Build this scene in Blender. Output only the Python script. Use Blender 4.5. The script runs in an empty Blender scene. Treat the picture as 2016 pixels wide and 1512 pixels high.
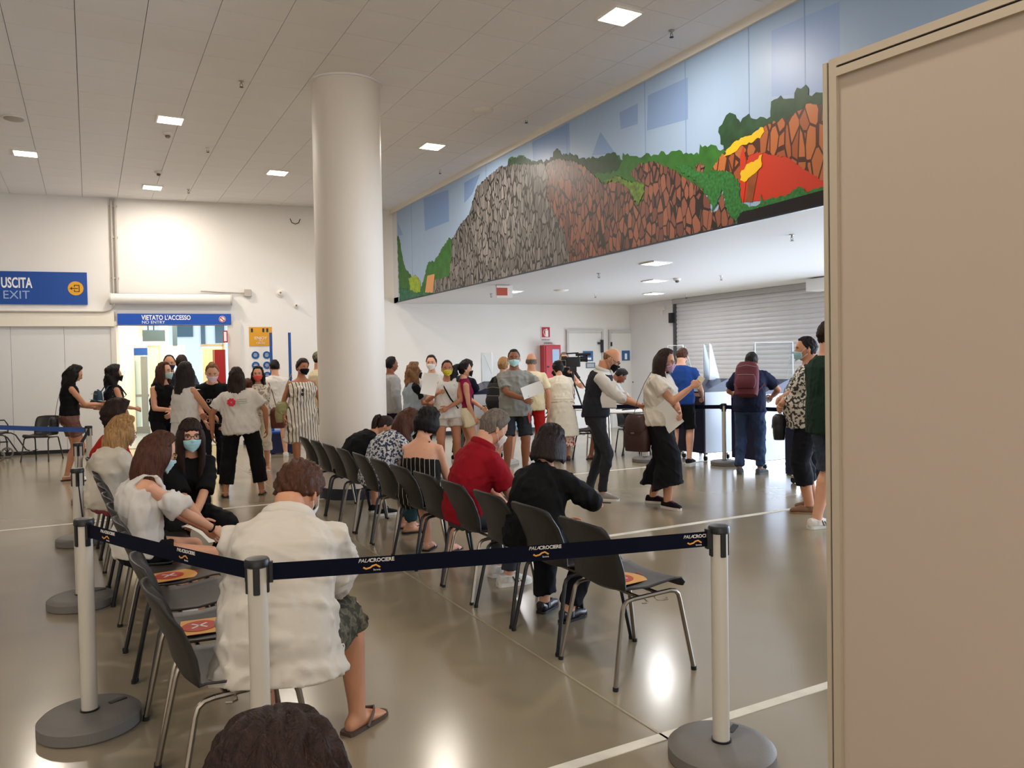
import bpy, bmesh, math, random
import numpy as np
from mathutils import Vector, Matrix
V = Vector; PI = math.pi
random.seed(4)
SC = bpy.context.scene
COL = SC.collection

# ------------------------------------------------------------------ camera, world, light, exposure
EYE = 1.55; F = 1530.0; YAW = math.radians(28.5); PITCH = math.atan(38/F); ROLL = .018
fw = V((math.sin(YAW)*math.cos(PITCH), math.cos(YAW)*math.cos(PITCH), -math.sin(PITCH)))
r0 = V((math.cos(YAW), -math.sin(YAW), 0)); u0 = r0.cross(fw)
rt = r0*math.cos(ROLL) - u0*math.sin(ROLL); up = u0*math.cos(ROLL) + r0*math.sin(ROLL)
cam_data = bpy.data.cameras.new('camera'); cam = bpy.data.objects.new('camera', cam_data); COL.objects.link(cam)
cam_data.sensor_width = 36; cam_data.lens = 36*F/2016; cam_data.clip_start = .05; cam_data.clip_end = 200
M4 = Matrix.Identity(4)
for i in range(3):
    M4[i][0] = rt[i]; M4[i][1] = up[i]; M4[i][2] = -fw[i]
M4[2][3] = EYE
cam.matrix_world = M4
SC.camera = cam
SC.view_settings.view_transform = 'Standard'; SC.view_settings.look = 'None'
SC.view_settings.gamma = 1.0; SC.view_settings.use_curve_mapping = False
SC.view_settings.exposure = -0.18
SC.cycles.max_bounces = 9; SC.cycles.diffuse_bounces = 6; SC.cycles.glossy_bounces = 4
SC.cycles.transmission_bounces = 6; SC.cycles.transparent_max_bounces = 8
SC.cycles.caustics_reflective = False; SC.cycles.caustics_refractive = False
SC.cycles.sample_clamp_indirect = 4.0

world = bpy.data.worlds.new('sky'); SC.world = world; world.use_nodes = True
bgn = world.node_tree.nodes['Background']
bgn.inputs[0].default_value = (.62, .80, 1.0, 1); bgn.inputs[1].default_value = 1.6

sun = bpy.data.lights.new('sun', 'SUN'); sun.energy = 7; sun.angle = .01; sun.color = (1, .95, .86)
so = bpy.data.objects.new('sun', sun); COL.objects.link(so)
so.rotation_euler = V((-.62, -.25, -1.0)).to_track_quat('-Z', 'Y').to_euler()

LAMP_W = 62; LOW_W = 26
def area(name, loc, sx, sy, watts, col, direction=(0,0,-1)):
    l = bpy.data.lights.new(name, 'AREA'); l.shape = 'RECTANGLE'; l.size = sx; l.size_y = sy
    l.energy = watts; l.color = col
    o = bpy.data.objects.new(name, l); COL.objects.link(o); o.location = loc
    o.rotation_euler = V(direction).to_track_quat('-Z', 'Y').to_euler()
    return o
# daylight from the glass front that the partition hides, on the right-hand side of the hall
area('daylight_window_right', (11.3, 3.6, 1.5), 7.5, 2.6, 620, (.66, .80, 1.0), (-1, .25, -.1))
area('fill_light_rear', (-2.5, -5.8, 2.2), 9.0, 3.4, 230, (1.0, .93, .84), (0, 1, .22))  # added unseen fill behind the camera, tilted up to lift the ceiling
area('daylight_under_shutter', (11.72, 11.0, .46), 4.6, .88, 260, (.78, .88, 1.0), (-1, 0, .12))

# ------------------------------------------------------------------ pixel to place helpers
def ray(px, py):
    return fw + rt*((px-1008)/F) + up*((756-py)/F)
CAMP = V((0, 0, EYE))
def fl(px, py, h=0.0):
    d = ray(px, py); t = (h-EYE)/d.z
    return CAMP + d*t
def hz(px): return 718-.018*(px-1008)
def at(px, z, h=0.0):
    d = ray(px, hz(px)); p = CAMP + d*z
    return V((p.x, p.y, h))
def onx(px, py, X):
    d = ray(px, py); return CAMP + d*(X/d.x)
def depth_h(px, py, z):
    "height above floor of a pixel at depth z"
    return (CAMP + ray(px, py)*z).z

# ------------------------------------------------------------------ materials
def lin(c):
    if isinstance(c, str):
        c = c.lstrip('#'); c = [int(c[i:i+2], 16)/255 for i in (0, 2, 4)]
    return tuple((x/12.92 if x <= .04045 else ((x+.055)/1.055)**2.4) for x in c)
MATS = {}
def mat(name, col, rough=.6, metal=0.0, var=0.0, vs=6.0, bump=0.0, bs=60.0, stretch=None, spec=.5, emit=0, trans=0, ior=1.45, alpha=1, coat=0):
    if name in MATS: return MATS[name]
    m = bpy.data.materials.new(name); m.use_nodes = True; nt = m.node_tree; b = nt.nodes['Principled BSDF']
    c = lin(col)
    b.inputs['Base Color'].default_value = (*c, 1); b.inputs['Roughness'].default_value = rough
    b.inputs['Metallic'].default_value = metal; b.inputs['Specular IOR Level'].default_value = spec
    b.inputs['IOR'].default_value = ior; b.inputs['Transmission Weight'].default_value = trans
    b.inputs['Alpha'].default_value = alpha; b.inputs['Coat Weight'].default_value = coat
    if emit:
        b.inputs['Emission Color'].default_value = (*c, 1); b.inputs['Emission Strength'].default_value = emit
    if var or bump:
        tc = nt.nodes.new('ShaderNodeTexCoord'); mp = nt.nodes.new('ShaderNodeMapping')
        nt.links.new(tc.outputs['Object'], mp.inputs[0])
        if stretch: mp.inputs['Scale'].default_value = stretch
    if var:
        n = nt.nodes.new('ShaderNodeTexNoise'); n.inputs['Scale'].default_value = vs; n.inputs['Detail'].default_value = 4
        nt.links.new(mp.outputs[0], n.inputs[0])
        r = nt.nodes.new('ShaderNodeMapRange'); r.inputs[1].default_value = .3; r.inputs[2].default_value = .7
        r.inputs[3].default_value = 1-var; r.inputs[4].default_value = 1+var
        nt.links.new(n.outputs[0], r.inputs[0])
        mx = nt.nodes.new('ShaderNodeVectorMath'); mx.operation = 'SCALE'; mx.inputs[0].default_value = c
        nt.links.new(r.outputs[0], mx.inputs['Scale']); nt.links.new(mx.outputs[0], b.inputs['Base Color'])
    if bump:
        n = nt.nodes.new('ShaderNodeTexNoise'); n.inputs['Scale'].default_value = bs; n.inputs['Detail'].default_value = 3
        nt.links.new(mp.outputs[0], n.inputs[0])
        bp = nt.nodes.new('ShaderNodeBump'); bp.inputs['Strength'].default_value = bump; bp.inputs['Distance'].default_value = .01
        nt.links.new(n.outputs[0], bp.inputs['Height']); nt.links.new(bp.outputs[0], b.inputs['Normal'])
    MATS[name] = m
    return m
def pattern(name, base, ink, kind='floral', scale=30, thr=.5, ink2=None, rough=.8):
    "printed or woven cloth: ink on a base colour, laid in the wearer's own coordinates"
    if name in MATS: return MATS[name]
    m = bpy.data.materials.new(name); m.use_nodes = True; nt = m.node_tree; b = nt.nodes['Principled BSDF']
    b.inputs['Roughness'].default_value = rough; b.inputs['Specular IOR Level'].default_value = .2
    tc = nt.nodes.new('ShaderNodeTexCoord'); L = nt.links
    ramp = nt.nodes.new('ShaderNodeValToRGB'); ramp.color_ramp.interpolation = 'CONSTANT'
    e = ramp.color_ramp.elements; e[0].color = (*lin(ink), 1); e[1].position = thr; e[1].color = (*lin(base), 1)
    if ink2:
        x = e.new(thr+.08); x.color = (*lin(ink2), 1); y = e.new(thr+.13); y.color = (*lin(base), 1)
    if kind == 'floral':
        n = nt.nodes.new('ShaderNodeTexNoise'); n.inputs['Scale'].default_value = scale; n.inputs['Detail'].default_value = 2
        L.new(tc.outputs['Object'], n.inputs[0]); L.new(n.outputs[0], ramp.inputs[0])
    elif kind == 'stripe':
        sp = nt.nodes.new('ShaderNodeSeparateXYZ'); L.new(tc.outputs['Object'], sp.inputs[0])
        n = nt.nodes.new('ShaderNodeTexNoise'); n.inputs['Scale'].default_value = 3
        L.new(tc.outputs['Object'], n.inputs[0])
        ad = nt.nodes.new('ShaderNodeMath'); ad.operation = 'MULTIPLY_ADD'; ad.inputs[1].default_value = .02
        L.new(n.outputs[0], ad.inputs[0]); 
        s2 = nt.nodes.new('ShaderNodeMath'); s2.operation = 'MULTIPLY_ADD'; s2.inputs[1].default_value = .3; L.new(sp.outputs[1], s2.inputs[0]); L.new(sp.outputs[0], s2.inputs[2])
        L.new(s2.outputs[0], ad.inputs[2])
        ml = nt.nodes.new('ShaderNodeMath'); ml.operation = 'MULTIPLY'; ml.inputs[1].default_value = scale; L.new(ad.outputs[0], ml.inputs[0])
        fr = nt.nodes.new('ShaderNodeMath'); fr.operation = 'FRACT'; L.new(ml.outputs[0], fr.inputs[0]); L.new(fr.outputs[0], ramp.inputs[0])
    elif kind == 'cell':
        n = nt.nodes.new('ShaderNodeTexVoronoi'); n.inputs['Scale'].default_value = scale
        L.new(tc.outputs['Object'], n.inputs[0]); L.new(n.outputs[0], ramp.inputs[0])
    L.new(ramp.outputs[0], b.inputs['Base Color'])
    MATS[name] = m
    return m

# ------------------------------------------------------------------ mesh gathering
class MB:
    def __init__(s): s.v = []; s.f = []; s.m = []
    def add(s, vs, fs, mi=0):
        o = len(s.v); s.v.extend(tuple(x) for x in vs); s.f.extend(tuple(i+o for i in f) for f in fs); s.m.extend([mi]*len(fs))
    def box(s, c, d, R=None, mi=0, bev=0):
        hx, hy, hzz = d[0]/2, d[1]/2, d[2]/2
        P = [V((x*hx, y*hy, z*hzz)) for x in (-1, 1) for y in (-1, 1) for z in (-1, 1)]
        if R is not None: P = [R @ p for p in P]
        P = [p+V(c) for p in P]
        s.add(P, [(0,1,3,2),(4,6,7,5),(0,4,5,1),(2,3,7,6),(0,2,6,4),(1,5,7,3)], mi)
    def rbox(s, c, d, r=.01, n=3, R=None, mi=0):
        "box with rounded vertical edges and softened rims"
        hx, hy, hzz = d[0]/2-r, d[1]/2-r, d[2]/2
        rings = []
        for z, sh in ((-hzz, r*.6), (-hzz+r*.6, 0), (hzz-r*.6, 0), (hzz, r*.6)):
            ring = []
            for k, (sx, sy) in enumerate(((1,1),(-1,1),(-1,-1),(1,-1))):
                for j in range(n+1):
                    a = k*PI/2 + j*PI/2/n; rr = r-sh
                    ring.append(V((sx*hx+rr*math.cos(a), sy*hy+rr*math.sin(a), z)))
            rings.append(ring)
        N = len(rings[0]); P = [p for q in rings for p in q]
        if R is not None: P = [R @ p for p in P]
        P = [p+V(c) for p in P]
        fs = [(i*N+j, i*N+(j+1) % N, (i+1)*N+(j+1) % N, (i+1)*N+j) for i in range(3) for j in range(N)]
        fs += [tuple(range(N-1, -1, -1)), tuple(range(3*N, 4*N))]
        s.add(P, fs, mi)
    def tube(s, pts, rad, n=8, ref=None, mi=0, closed=False):
        pts = [V(p) for p in pts]; k = len(pts)
        if not isinstance(rad, (list, tuple)): rad = [rad]*k
        ref = V(ref) if ref is not None else None
        a = None; vs = []
        for i, p in enumerate(pts):
            if closed: t = pts[(i+1) % k]-pts[i-1]
            else: t = pts[min(i+1, k-1)]-pts[max(i-1, 0)]
            t = t.normalized() if t.length > 1e-9 else V((0, 0, 1))
            src = ref if ref is not None else (a if a is not None else (V((0,0,1)) if abs(t.z) < .9 else V((1,0,0))))
            q = src - t*src.dot(t)
            if q.length < 1e-4: q = t.orthogonal()
            a = q.normalized(); b = t.cross(a)
            r = rad[i]; rx, ry = (r, r) if not isinstance(r, (tuple, list)) else r
            for j in range(n):
                w = 2*PI*j/n; vs.append(p + a*(rx*math.cos(w)) + b*(ry*math.sin(w)))
        fs = [(i*n+j, i*n+(j+1) % n, ((i+1) % k)*n+(j+1) % n, ((i+1) % k)*n+j) for i in range(k if closed else k-1) for j in range(n)]
        if not closed: fs += [tuple(range(n-1, -1, -1)), tuple(range((k-1)*n, k*n))]
        s.add(vs, fs, mi)
    def loft(s, rings, n=20, mi=0, p=2.0):
        "rings: (centre, axis_x, axis_y, rx, ry)"
        vs = []
        for c, ax, ay, rx, ry in rings:
            for j in range(n):
                w = 2*PI*j/n; cx, sy = math.cos(w), math.sin(w)
                if p != 2: cx = math.copysign(abs(cx)**(2/p), cx); sy = math.copysign(abs(sy)**(2/p), sy)
                vs.append(V(c)+V(ax)*(rx*cx)+V(ay)*(ry*sy))
        k = len(rings)
        fs = [(i*n+j, i*n+(j+1) % n, (i+1)*n+(j+1) % n, (i+1)*n+j) for i in range(k-1) for j in range(n)]
        fs += [tuple(range(n-1, -1, -1)), tuple(range((k-1)*n, k*n))]
        s.add(vs, fs, mi)
    def ball(s, c, r, n=10, k=7, R=None, mi=0):
        if not isinstance(r, (tuple, list)): r = (r, r, r)
        vs = [V((0, 0, -r[2]))]
        for i in range(1, k):
            th = PI*i/k
            for j in range(n):
                w = 2*PI*j/n; vs.append(V((r[0]*math.sin(th)*math.cos(w), r[1]*math.sin(th)*math.sin(w), -r[2]*math.cos(th))))
        vs.append(V((0, 0, r[2])))
        if R is not None: vs = [R @ x for x in vs]
        vs = [x+V(c) for x in vs]
        fs = [(0, 1+(j+1) % n, 1+j) for j in range(n)]
        fs += [(1+i*n+j, 1+i*n+(j+1) % n, 1+(i+1)*n+(j+1) % n, 1+(i+1)*n+j) for i in range(k-2) for j in range(n)]
        L = len(vs)-1; o = 1+(k-2)*n
        fs += [(L, o+j, o+(j+1) % n) for j in range(n)]
        s.add(vs, fs, mi)
    def lathe(s, prof, c=(0,0,0), n=24, mi=0):
        vs = [V((r*math.cos(2*PI*j/n), r*math.sin(2*PI*j/n), z))+V(c) for r, z in prof for j in range(n)]
        k = len(prof)
        fs = [(i*n+j, i*n+(j+1) % n, (i+1)*n+(j+1) % n, (i+1)*n+j) for i in range(k-1) for j in range(n)]
        fs += [tuple(range(n-1, -1, -1)), tuple(range((k-1)*n, k*n))]
        s.add(vs, fs, mi)
    def poly(s, pts, th, nrm, mi=0):
        "flat outline extruded by th along -nrm"
        n = len(pts); nrm = V(nrm)
        vs = [V(p) for p in pts]+[V(p)-nrm*th for p in pts]
        s.add(vs, [tuple(range(n)), tuple(range(2*n-1, n-1, -1))]+[(i, i+n, (i+1) % n+n, (i+1) % n) for i in range(n)], mi)
    def mesh(s, name, mats, smooth=False, tri=False):
        me = bpy.data.meshes.new(name); me.from_pydata(s.v, [], s.f)
        for m in (mats if isinstance(mats, (list, tuple)) else [mats]): me.materials.append(m)
        me.polygons.foreach_set('material_index', s.m)
        bm = bmesh.new(); bm.from_mesh(me)
        if tri: bmesh.ops.triangulate(bm, faces=[f for f in bm.faces if len(f.verts) > 4], ngon_method='EAR_CLIP')
        bmesh.ops.recalc_face_normals(bm, faces=bm.faces); bm.to_mesh(me); bm.free()
        if smooth: 
            me.polygons.foreach_set('use_smooth', [True]*len(me.polygons))
            if smooth == 'auto': me.set_sharp_from_angle(angle=math.radians(35))
        me.update()
        return me
    def obj(s, name, mats, parent=None, smooth=False, tri=False, loc=None, rot=None):
        return link(name, s.mesh(name, mats, smooth, tri), parent, loc, rot)
def link(name, data, parent=None, loc=None, rot=None):
    o = bpy.data.objects.new(name, data); COL.objects.link(o)
    if parent is not None: o.parent = parent
    if loc is not None: o.location = loc
    if rot is not None: o.rotation_euler = rot
    return o
def tag(o, label=None, cat=None, group=None, kind=None):
    if label: o['label'] = label
    if cat: o['category'] = cat
    if group: o['group'] = group
    if kind: o['kind'] = kind
    return o
def thing(name, label, cat, loc=(0,0,0), rz=0.0, group=None):
    o = link(name, None, None, loc, (0, 0, rz)); return tag(o, label, cat, group)
def copy_tree(o, parent=None):
    c = o.copy(); COL.objects.link(c); c.parent = parent
    for ch in [x for x in o.children]: copy_tree(ch, c)
    return c
def bx(name, c, d, m, parent=None, R=None, rot=None, smooth=False):
    "box whose object origin is its own centre"
    b = MB(); b.box((0,0,0), d, R); return b.obj(name, m, parent, loc=c, rot=rot)
_tx = {}
def text(s, size, m, parent, loc, rot, align='LEFT', name='lettering', bold=0.0, shear=0.0, sx=1.0):
    key = (s, round(size, 4), align, bold, shear, m.name, sx)
    if key not in _tx:
        cu = bpy.data.curves.new('t', 'FONT'); cu.body = s; cu.size = size; cu.align_x = align; cu.align_y = 'CENTER'
        cu.extrude = .0006; cu.offset = bold*size; cu.shear = shear; cu.resolution_u = 3
        to = bpy.data.objects.new('t', cu); COL.objects.link(to)
        bpy.context.view_layer.update()
        me = bpy.data.meshes.new_from_object(to.evaluated_get(bpy.context.evaluated_depsgraph_get()))
        bpy.data.objects.remove(to)
        if sx != 1.0:
            for v in me.vertices: v.co.x *= sx
        me.materials.clear(); me.materials.append(m); _tx[key] = me
    return link(name, _tx[key], parent, loc, rot)
def ordinal(n): return ['first','second','third','fourth','fifth','sixth','seventh','eighth','ninth','tenth','eleventh','twelfth'][n]
# ================================================================== THE ROOM
CH = 4.95; LH = 2.93; MX = 5.87; SX = 11.46
white = mat('wall paint', '#e9e6e2', .75, var=.02, vs=1.2, bump=.05, bs=40)
whiteb = mat('side wall paint', '#e8e8ea', .7, var=.015, vs=1.5)
ceilm = mat('ceiling panel paint', '#f6f5f7', .6, var=.012, vs=2, spec=.3)
dark = mat('black plastic', '#0d0d0f', .4)
darkgap = mat('dark joint', '#3a3733', .8)
chrome = mat('brushed steel', '#b5aea4', .28, 1.0)
black_steel = mat('black painted steel', '#141416', .35)
navy = mat('navy laminate', '#0b1230', .3)
blue = mat('sign blue', '#174a9c', .5)
blue2 = mat('bright sign blue', '#1450b4', .5)
whitem = mat('white lettering', '#f4f4f4', .6)
alu = mat('anodised aluminium', '#c2b9aa', .42, .35)
orange = mat('amber sign', '#e0a12c', .55)
red = mat('signal red', '#b01c20', .4)

# floor: poured resin, polished
def floor_mat():
    m = bpy.data.materials.new('polished resin floor'); m.use_nodes = True; nt = m.node_tree; b = nt.nodes['Principled BSDF']; L = nt.links
    tc = nt.nodes.new('ShaderNodeTexCoord')
    n = nt.nodes.new('ShaderNodeTexNoise'); n.inputs['Scale'].default_value = .9; n.inputs['Detail'].default_value = 6; L.new(tc.outputs['Object'], n.inputs[0])
    r = nt.nodes.new('ShaderNodeValToRGB'); e = r.color_ramp.elements
    e[0].position = .3; e[0].color = (*lin('#8a7e69'), 1); e[1].position = .72; e[1].color = (*lin('#978b74'), 1)
    L.new(n.outputs[0], r.inputs[0])
    n3 = nt.nodes.new('ShaderNodeTexNoise'); n3.inputs['Scale'].default_value = 22; n3.inputs['Detail'].default_value = 5; L.new(tc.outputs['Object'], n3.inputs[0])
    rr = nt.nodes.new('ShaderNodeMapRange'); rr.inputs[1].default_value = .66; rr.inputs[2].default_value = .8; rr.inputs[3].default_value = 0; rr.inputs[4].default_value = .08
    L.new(n3.outputs[0], rr.inputs[0])
    mx = nt.nodes.new('ShaderNodeMix'); mx.data_type = 'RGBA'; mx.inputs[7].default_value = (*lin('#655c4c'), 1)
    L.new(rr.outputs[0], mx.inputs[0]); L.new(r.outputs[0], mx.inputs[6]); L.new(mx.outputs[2], b.inputs['Base Color'])
    n2 = nt.nodes.new('ShaderNodeTexNoise'); n2.inputs['Scale'].default_value = 1.3; n2.inputs['Detail'].default_value = 1; L.new(tc.outputs['Object'], n2.inputs[0])
    mr = nt.nodes.new('ShaderNodeMapRange'); mr.inputs[3].default_value = .15; mr.inputs[4].default_value = .21; L.new(n2.outputs[0], mr.inputs[0])
    L.new(mr.outputs[0], b.inputs['Roughness'])
    bp = nt.nodes.new('ShaderNodeBump'); bp.inputs['Strength'].default_value = .008; bp.inputs['Distance'].default_value = .01
    L.new(n2.outputs[0], bp.inputs['Height']); L.new(bp.outputs[0], b.inputs['Normal'])
    b.inputs['Specular IOR Level'].default_value = .8
    b.inputs['Coat Weight'].default_value = .0; b.inputs['Coat Roughness'].default_value = .08
    return m
fm = floor_mat()
floor = tag(bx('floor', (1.25, 8.0, -.05), (22.5, 29.0, .1), fm), 'polished beige grey resin floor with thin white lines', kind='structure')
linem = mat('white floor tape', '#d9d3c4', .45, var=.1, vs=8)
jointm = mat('floor joint filler', '#9b9077', .35)
# white lines that cross the floor parallel to the X axis; two are wide painted ones
def fline(y0, y1, x0, x1, w, m, name='floor_line'):
    b = MB(); a = V((x0, y0, 0)); c = V((x1, y1, 0)); d = (c-a).normalized(); s = V((-d.y, d.x, 0))*w/2
    P = [a-s, c-s, c+s, a+s]; b.poly([p+V((0,0,.003)) for p in P], .003, (0,0,1)); return b.obj(name, m, floor, loc=(-1.25, -8.0, .05))
pA0, pA1 = fl(1160, 1055), fl(1590, 1003)
pB0, pB1 = fl(1100, 1509), fl(1639, 1345)
ya = (pA0.y+pA1.y)/2; yb = (pB0.y+pB1.y)/2
fline(ya, ya, 2.0, 11.3, .065, linem)
fline(pB0.y-.02, pB1.y-.0, pB0.x-.3, pB1.x+3.0, .055, linem)
pC0 = fl(1096, 937)
fline(pC0.y, pC0.y, -3.0, 11.3, .05, linem)
fline(8.0, 16.0, 3.55, 3.55, .02, jointm, 'floor_joint')
pj = fl(810, 1135); fline(1.0, 16.0, pj.x, pj.x, .012, jointm, 'floor_joint')

# back wall: a straight plane turned ten degrees from the mural's square
W0 = V((-1.5, 17.5, 0)); WU = V((7.1, -1.3, 0)).normalized(); WN = V((WU.y, -WU.x, 0))   # WN towards the hall
WA = math.atan2(WU.y, WU.x)
def wl(px, py):
    d = ray(px, py); t = (W0-CAMP).dot(WN)/d.dot(WN); p = CAMP+d*t; q = p-W0
    return q.dot(WU), p.z
def wp(s, h, out=0.0): return W0+WU*s+WN*out+V((0,0,h))
RW = (0, 0, WA)
s0, _ = wl(228, 760); s1, _ = wl(463, 760); _, oh = wl(345, 640)
send = (SX-W0.x)/WU.x + .3
wallb = tag(link('wall_back', None, None, W0, RW), 'long white back wall behind the queue with a doorway', kind='structure')
# local frame of wall_back: x along the wall, y backwards, z up; hall side is -y
def wbox(name, sA, sB, hA, hB, m, parent=wallb, th=.2, out=0.0, **k):
    return bx(name, ((sA+sB)/2, th/2-out, (hA+hB)/2), (sB-sA, th, hB-hA), m, parent, **k)
_, hb = wl(120, 643)
b = MB()
for a0, a1, h0, h1 in ((-8.5, s0, hb, CH), (s0, s1, oh, CH), (s1, send, 0, CH)):
    b.box(((a0+a1)/2, .1, (h0+h1)/2), (a1-a0, .2, h1-h0))
b.obj('plaster', white, wallb)
# ledge band and lower panelled part left of the doorway
_, hb2 = wl(100, 613)
wbox('ledge', -8.5, s0+.02, hb, hb2, mat('ledge paint', '#ece6d8', .6), th=.10, out=.10)
seams = [-8.5] + [wl(x, 760)[0] for x in (25, 130)] + [s0]
for a0, a1 in zip(seams[:-1], seams[1:]):
    wbox('wall_panel', a0+.003, a1-.003, .06, hb-.004, mat('grey white panel', '#dddddd', .6, var=.01), th=.12, out=.03)
wbox('panel_core', -8.5, s0, .0, hb, mat('panel joint grey', '#8f8d8a', .8), th=.06, out=-.05)
wbox('skirting', -8.5, s0, 0, .07, mat('dark skirting', '#1b1b1d', .5), th=.05, out=.045)
wbox('skirting', s1, 12.5, 0, .09, mat('dark skirting', '#1b1b1d', .5), th=.03, out=.02)
# door frame around the no-entry doorway
fr = mat('door frame paint', '#dcd8d0', .5)
wbox('door_frame', s0-.05, s0+.04, 0, oh, fr, th=.3, out=.05); wbox('door_frame', s1-.12, s1+.13, 0, oh, fr, th=.3, out=.06)
wbox('door_frame', s0-.05, s1+.13, oh, oh+.07, fr, th=.3, out=.06)

# ceiling: panels of 60 cm between the camera side and the mural
ceiling = tag(bx('ceiling', (-1.7, 7.0, CH+.10), (15.3, 24.0, .1), darkgap), 'white ceiling of square panels with recessed lamps', kind='structure')
tb = MB(); tb.box((0,0,0), (.594, .594, .03)); tme = tb.mesh('ceiling_panel', ceilm)
cells = []
for i in range(-16, 11):
    for j in range(-7, 31):
        x = -.03+.6*i-.3; y = .3+.6*j
        if x > MX or x < -9: continue
        p = V((x, y, CH))-CAMP; z = p.dot(fw)
        vis = z > .5 and abs(p.dot(rt)/z*F) < 1120 and -(p.dot(up)/z*F)+756 > -90
        cells.append((0 if vis else 1, p.length, x, y))
cut = MX-(-.33+.6*10-.3)
cells.sort(); rest = MB()
wd_ = MX-max(c[2] for c in cells)+.3-.01
tb = MB(); tb.box((0,0,0), (wd_, .594, .03)); nme = tb.mesh('ceiling_panel', ceilm)
for k, (_, _, x, y) in enumerate(cells):
    if x+.3 > MX: wd = MX-(x-.3)-.01; xo = x-.3+wd/2+.003
    if x+.3 > MX and k < 300: link('ceiling_panel', nme, ceiling, (xo+1.7, y-7.0, -.085))
    elif x+.3 > MX: rest.box((xo+1.7, y-7.0, -.085), (wd, .594, .03))
    elif k < 300:
        link('ceiling_panel', tme, ceiling, (x+1.7, y-7.0, -.085))
    else: rest.box((x+1.7, y-7.0, -.085), (.594, .594, .03))
tag(rest.obj('ceiling_panel_rest', ceilm, ceiling), kind='stuff')

# dropped ceiling, bulkhead and side walls
lowc = tag(bx('ceiling_low', ((MX+SX)/2+.085, 8.0, LH+.06), (SX-MX+.15, 20.0, .12), mat('low ceiling paint', '#dfe0e3', .6)), 'flat white low ceiling over the counters', kind='structure')
bulk = tag(bx('wall_bulkhead', (MX+.16, 8.0, (CH+LH)/2), (.3, 19.4, CH-LH-.002), mat('bulkhead paint', '#d8d8dc', .7)), 'white bulkhead that carries the painted mural', kind='structure')
tag(bx('trim_1', (MX-.03, 8.0, CH-.045), (.05, 17.5, .09), mat('cream trim', '#e6e0d4', .5)), 'white strip along the top edge of the mural', kind='structure')
sy0 = 9.2; syE = 13.38
wr = tag(link('wall_right', None, None, (SX, 0, 0)), 'white right hand wall around the shutter', kind='structure')
b = MB()
b.box((.1, (syE+15.6)/2, LH/2), (.2, 15.6-syE, LH)); b.box((.1, -3.2, LH/2), (.2, 5.6, LH)); b.box((.1, 8.0, LH/2), (.2, .8, LH))
b.obj('plaster', whiteb, wr)
wf = tag(link('wall_front', None, None, (0, -6.0, 0)), 'plain unseen wall behind the photographer', kind='structure')
b = MB(); b.box((1.3, -.1, CH/2), (22.6, .2, CH)); b.obj('plaster', white, wf)
wle = tag(link('wall_left', None, None, (-9.5, 0, 0)), 'white left hand wall out of the frame', kind='structure')
b = MB(); b.box((-.1, 7.0, CH/2), (.2, 26, CH)); b.obj('plaster', white, wle)
# pavement outside the shutter and windows
pave = tag(bx('ground_outside', (16.6, 6, -.12), (10, 24, .1), mat('sunlit pavement', '#e6e9ee', .8)), 'pale sunlit pavement outside the shutter', kind='structure')
tag(bx('wall_outside', (21.0, 6, 1.5), (.2, 24, 3.2), mat('pale building wall', '#eef0f4', .8)), 'pale wall across the sunlit pavement', kind='structure')

# ------------------------------------------------------------------ pillar
pc = at(693, 9.45)
pil = thing('round_pillar', 'thick round white pillar in the middle of the hall', 'pillar', (pc.x, pc.y, 0))
pm = mat('pillar paint', '#ebe3da', .5, var=.01, vs=2)
b = MB(); b.lathe([(.405, 0), (.405, CH)], n=64); b.obj('shaft', pm, pil, smooth='auto')
b = MB(); b.lathe([(.405, 0), (.418, 0), (.418, .12), (.41, .13), (.405, .13)], n=64); b.obj('base_ring', mat('blue grey base', '#1e2833', .4), pil, smooth='auto')
b = MB(); b.lathe([(.405, CH-.02), (.44, CH-.02), (.44, CH-.002), (.405, CH-.002)], n=64); b.obj('ceiling_collar', ceilm, pil, smooth='auto')

# ------------------------------------------------------------------ mural on the bulkhead
mur = thing('mural', 'long painted mural of rocky hills, green bushes and blue sky', 'mural', (MX, 8.0, LH))
def mp(px, py, off):
    p = onx(px, py, MX-off); return p-V((MX, 8.0, LH))
def z7(x, y): return (760+.4464*x, 150+.4464*y)
def sky_tints(): pass
def mpoly(name, pts, m, off, jag=0, step=9, raw=False):
    "an outline on the mural face; jag = leafy edge amplitude in metres"
    P = [mp(*(q if raw else z7(*q)), off) for q in pts]
    P = [V((p.x, p.y, min(max(p.z, .012), CH-LH-.09))) for p in P]
    if jag:
        Q = []; rnd = random.Random(len(pts)*7+int(pts[0][0]))
        for a, c in zip(P, P[1:]+P[:1]):
            d = c-a; n = max(1, int(d.length/(jag*.75)))
            nr = V((0, -d.z, d.y)).normalized() if d.length > 1e-6 else V((0,0,0))
            for i in range(n): 
                q = a+d*(i/n)+nr*(rnd.uniform(-1, 1)*jag*.5 if i else 0)
                q.z = min(max(q.z, .012), CH-LH-.09); Q.append(q)
        P = Q
    b = MB(); b.poly(P, .004, (-1, 0, 0)); return b.obj(name, m, mur, tri=True)
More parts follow.
